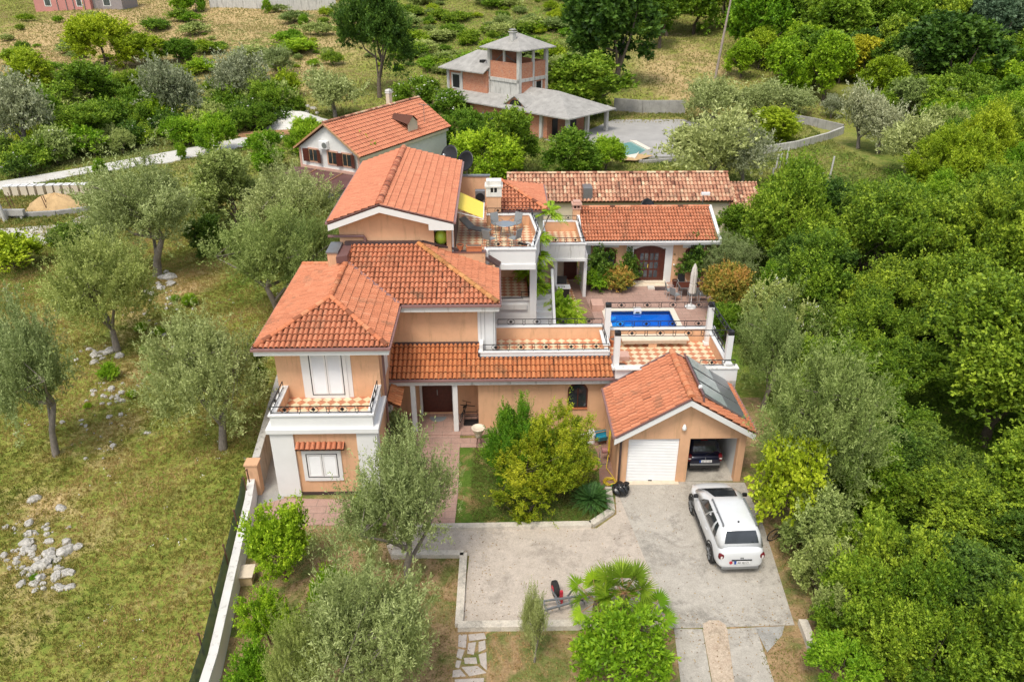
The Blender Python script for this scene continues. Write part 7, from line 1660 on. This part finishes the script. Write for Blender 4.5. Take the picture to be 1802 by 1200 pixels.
m.tube([(0,0,-.1),(.05,.1,2.0),(.1,.1,3.4),tp[2],tp[1],tp[0]],[.10,.085,.07,.05,.04,.025],8)
m.tube([(.05,.1,1.6),tp[3]],[.05,.03],6,False); m.tube([(0,0,.2),tp[5]],[.05,.03],6,False); m.tube([(0,0,.1),((tp[6][0])*.5,tp[6][1],.8),tp[6]],[.05,.04,.03],6,False); m.tube([(0,0,.1),tp[7]],[.05,.03],6,False); m.build('trunk',barkg,r,world=False)
x,y=az(1040,893,0)[:2]; r=thing('cycad','dark green cycad with a dense rosette of stiff fronds at the lawn corner','plant',(x,y,.02))
me=fronds([((0,0,.4),k*2.4,random.uniform(.95,1.2),R(8+60*(k/80)),.35) for k in range(80)],'fronds',leafmat('cycad_leaves',[(0,(.03,.08,.02)),(.5,(.07,.16,.035)),(1,(.14,.27,.06))]),.028,.16,24,seed=4); o=bpy.data.objects.new('fronds',me); COL.objects.link(o); o.parent=r
m=MB(); m.lathe(0,0,[(.2,0),(.2,.3),(.1,.42)],12); local(m,'stem',bark,r)
def fanpalm(px,py,z,label,n_,seed,H_=1.3,fr=.62):
    x,y=az(px,py,z)[:2]; r=thing('fan_palm',label,'palm',(x,y,0)); g=random.Random(seed); P=[];D=[];Sd=[];Ti=[]; m=MB()
    for k in range(n_):
        a=k*2.4+g.uniform(-.2,.2); el=R(g.uniform(0,75)) if k>n_*.3 else R(g.uniform(-35,10)); L=g.uniform(.55,.85)
        o=np.array([0,0,H_]); d=np.array([math.cos(a)*math.cos(el),math.sin(a)*math.cos(el),math.sin(el)]); tip=o+d*L; m.tube([tuple(o),tuple(tip)],.012,4,False)
        s=np.array([-math.sin(a),math.cos(a),0]); tt=g.uniform(.3,.7); nrm=np.cross(d,s)
        for j in range(26):
            b=R(-105+210*j/25); e=d*math.cos(b)+s*math.sin(b)+nrm*.12*g.uniform(-1,1)+np.array([0,0,-.10]); e/=np.linalg.norm(e)
            w=s*math.cos(b)-d*math.sin(b); P.append(tip);D.append(e);Sd.append(w);Ti.append(tt+g.uniform(-.12,.12))
    P=np.array(P);me=leaves_mesh('fronds',P,unit(np.array(D)),unit(np.array(Sd)),fr,.055,np.array(Ti),L_green if seed%2 else L_bright)
    o=bpy.data.objects.new('fronds',me); COL.objects.link(o); o.parent=r; local(m,'stalks',green_p if False else woodl,r); m=MB(); m.lathe(0,0,[(.14,0),(.13,H_*.8),(.1,H_)],10); local(m,'trunk',bark,r)
fanpalm(1098,1052,1.3,'fan palm with spiky round leaves at the edge of the driveway',24,3,1.5)
fanpalm(1050,1062,1.0,'lower yellowish fan palm in front of the trailer',15,4,1.1,.5)
fanpalm(1135,1085,.9,'small fan palm right of the taller one over the drive',10,6,.9,.45)
# ============================================================ GROUND COVER
ROADP=ccw([az(-260,388)[:2],az(0,336)[:2],az(150,307)[:2],az(300,287)[:2],az(418,262)[:2],az(500,243)[:2],az(505,228)[:2],az(410,247)[:2],az(300,268)[:2],az(150,296)[:2],az(0,321)[:2],az(-260,360)[:2]])
TERP=P_terrace
def scatter(name,N_,region,Lr,Wr,mat,seed,dens=None,spread=.4,cat=None,tintf=None,lift=0):
    g=np.random.default_rng(seed); X=g.uniform(region[0],region[1],N_); Y=g.uniform(region[2],region[3],N_)
    keep=np.array([dens(a,b) for a,b in zip(X,Y)]) if dens else np.ones(N_,bool); X=X[keep];Y=Y[keep]; n=len(X)
    Z=np.array([T(a,b) for a,b in zip(X,Y)])+lift
    k=5; P=np.repeat(np.stack([X,Y,Z],1),k,0)+g.normal(size=(n*k,3))*[.05,.05,0]
    d=unit(g.normal(size=(n*k,3))*[spread,spread,.2]+[0,0,.8]); d[:,2]=np.abs(d[:,2]); sd=unit(np.cross(d,g.normal(size=d.shape)))
    s_=g.uniform(.6,1.4,n*k); base=np.repeat(.5+.28*np.sin(X*.55+1)*np.sin(Y*.4)+.18*np.sin(X*1.7-Y*1.3),k)+g.normal(0,.15,n*k)
    if tintf is not None: base=base+tintf
    me=leaves_mesh(name,P,d,sd,Lr*s_,Wr*s_,base,mat); o=bpy.data.objects.new(name,me); COL.objects.link(o); return tag(o,kind='stuff')
def wallx_at(y): return np.interp(y,[14,17.8,25.6,31.5,44,60],[-9.2,-9.5,-10.6,-11.0,-11.6,-12])
scatter('meadow_grass',135000,(-46,-9.3,14,72),.13,.030,grassM,1,lambda a,b:a<wallx_at(b)-.3)
scatter('dry_hill_grass',95000,(-120,50,100,225),.26,.075,leafmat('dry_grass_blades',[(0,(.16,.19,.04)),(.45,(.30,.28,.09)),(1,(.50,.39,.20))],.2),2)
scatter('lawn_grass',12000,(-1.2,4.9,24.4,31),.07,.025,leafmat('lawn_blades',[(0,(.10,.13,.025)),(.5,(.19,.20,.05)),(1,(.36,.27,.12))],.2),3,lambda a,b:inpoly(a,b,zp([(812,792),(1040,780),(1060,905),(1040,918),(815,918)])))
scatter('garden_weeds',16000,(-9.2,12.5,13.5,26.5),.07,.03,leafmat('weed_blades',[(0,(0.119,0.155,0.029)),(.5,(0.256,0.232,0.074)),(1,(0.477,0.310,0.133))],.2),4,lambda a,b:(inpoly(a,b,zp([(395,1230),(440,935),(690,930),(690,985),(810,985),(800,1230)])) or inpoly(a,b,zp([(860,1115),(1175,1115),(1200,1260),(860,1260)])) or inpoly(a,b,zp([(1338,1150),(1385,1105),(1430,1180),(1440,1260),(1385,1260)])) or inpoly(a,b,zp([(1325,870),(1350,930),(1405,1090),(1460,1090),(1380,860)]))))
scatter('wild_flowers',900,(-34,-10,14,50),.045,.045,flower_w,5,lambda a,b:a<wallx_at(b)-.5 and (math.sin(a*1.3)+math.sin(b*1.1+a))>0.2,lift=.05)
scatter('verge_grass',70000,(-75,40,60,108),.22,.07,leafmat('verge_blades',[(0,(.12,.17,.03)),(.5,(.25,.28,.06)),(1,(.44,.37,.15))],.2),12,lambda a,b:not (-8.5<a<16 and b<66) and not inpoly(a,b,ROADP) and not inpoly(a,b,TERP))
g=np.random.default_rng(21); LP2=[]
while len(LP2)<1500:
    a,b=g.uniform(690,1400),g.uniform(862,1200); x,y,_=az(a,b,0)
    if -8.5<x<12 and (g.random()<.35 or min(abs(y-19.4),abs(x-(-1.3)))<.8): LP2.append((x,y,.04))
LP2=np.array(LP2); dd=g.normal(size=LP2.shape); dd[:,2]*=.15; dd=unit(dd); ss=unit(np.cross(dd,[0,0,1.])+g.normal(0,.15,dd.shape))
o=bpy.data.objects.new('fallen_leaves',leaves_mesh('fallen_leaves',LP2,dd,ss,g.uniform(.04,.10,len(LP2)),g.uniform(.02,.045,len(LP2)),g.uniform(0,1,len(LP2)),leafmat('fallen_leaves',[(0,(.10,.05,.02)),(.5,(.26,.16,.05)),(1,(.42,.30,.12))],.1))); COL.objects.link(o); tag(o,kind='stuff')
# undergrowth below the wood
g=np.random.default_rng(9); n=60000; X=g.uniform(13.5,62,n); Y=g.uniform(6,78,n); kk=(X>14.2+np.where(Y>36,2.0,0)+np.where(Y>44,1.,0)); X=X[kk];Y=Y[kk]
kf=np.array([not(b>55 and free(a,b,1)[0]<1560) for a,b in zip(X,Y)]); X=X[kf];Y=Y[kf]
Z=np.array([T(a,b) for a,b in zip(X,Y)])+g.uniform(0,.9,len(X)); P=np.repeat(np.stack([X,Y,Z],1),4,0)+g.normal(size=(len(X)*4,3))*.25
P[:,2]=np.maximum(P[:,2],-3)
d=unit(g.normal(size=P.shape)+[0,0,.4]); me=leaves_mesh('undergrowth',P,d,unit(np.cross(d,g.normal(size=P.shape))),g.uniform(.12,.25,len(P)),g.uniform(.07,.13,len(P)),g.normal(.4,.2,len(P)),L_wood)
o=bpy.data.objects.new('undergrowth',me); COL.objects.link(o); tag(o,kind='stuff')
# stones
RK=[]
for s_ in range(4):
    b=bmesh.new(); bmesh.ops.create_icosphere(b,subdivisions=2,radius=.5); g2=random.Random(s_)
    for v in b.verts: v.co*=1+g2.uniform(-.2,.2); v.co.z*=.6
    me=bpy.data.meshes.new('rock'); b.to_mesh(me); b.free(); me.materials.append(rockm); RK.append(me)
def rocks(n,px,py,sx,sy,smin,smax,label,group,seed):
    g2=random.Random(seed)
    for i in range(n):
        x,y,z=G(px+g2.gauss(0,sx),py+g2.gauss(0,sy)); o=bpy.data.objects.new('rock',RK[i%4]); COL.objects.link(o); s=g2.uniform(smin,smax)*(1 if g2.random()<.75 else 1.6)
        o.location=(x,y,z+.06*s); o.scale=(s*g2.uniform(.8,1.3),s*.9,s*g2.uniform(.9,1.5)); o.rotation_euler=(g2.uniform(-.3,.3),g2.uniform(-.3,.3),g2.uniform(0,6)); tag(o,label,'rock',group)
rocks(60,70,1000,30,26,.10,.42,'pale limestone rock of the loose pile at the left edge of the meadow','rocks of the left pile',1)
rocks(34,55,930,38,30,.08,.34,'grey rock scattered above the left rock pile','rocks above the left pile',2)
rocks(34,205,692,26,12,.1,.3,'grey stone of the low tumbled wall in the meadow','stones of the tumbled wall',3)
rocks(18,175,625,16,6,.2,.5,'dark grey rock at the foot of the green olive','rocks under the green olive',4)
rocks(30,290,550,20,28,.12,.3,'small pale stone on the bare strip between two olives','stones of the bare strip',5)
rocks(12,285,498,16,10,.25,.6,'rough grey rock under the large grey olive','rocks under the large olive',6)
rocks(30,185,770,38,40,.06,.22,'small pale stone in the middle of the meadow','stones in the mid meadow',7)
rocks(30,530,205,26,10,.3,.8,'white stone on the bank behind the white house','stones of the white bank',8)
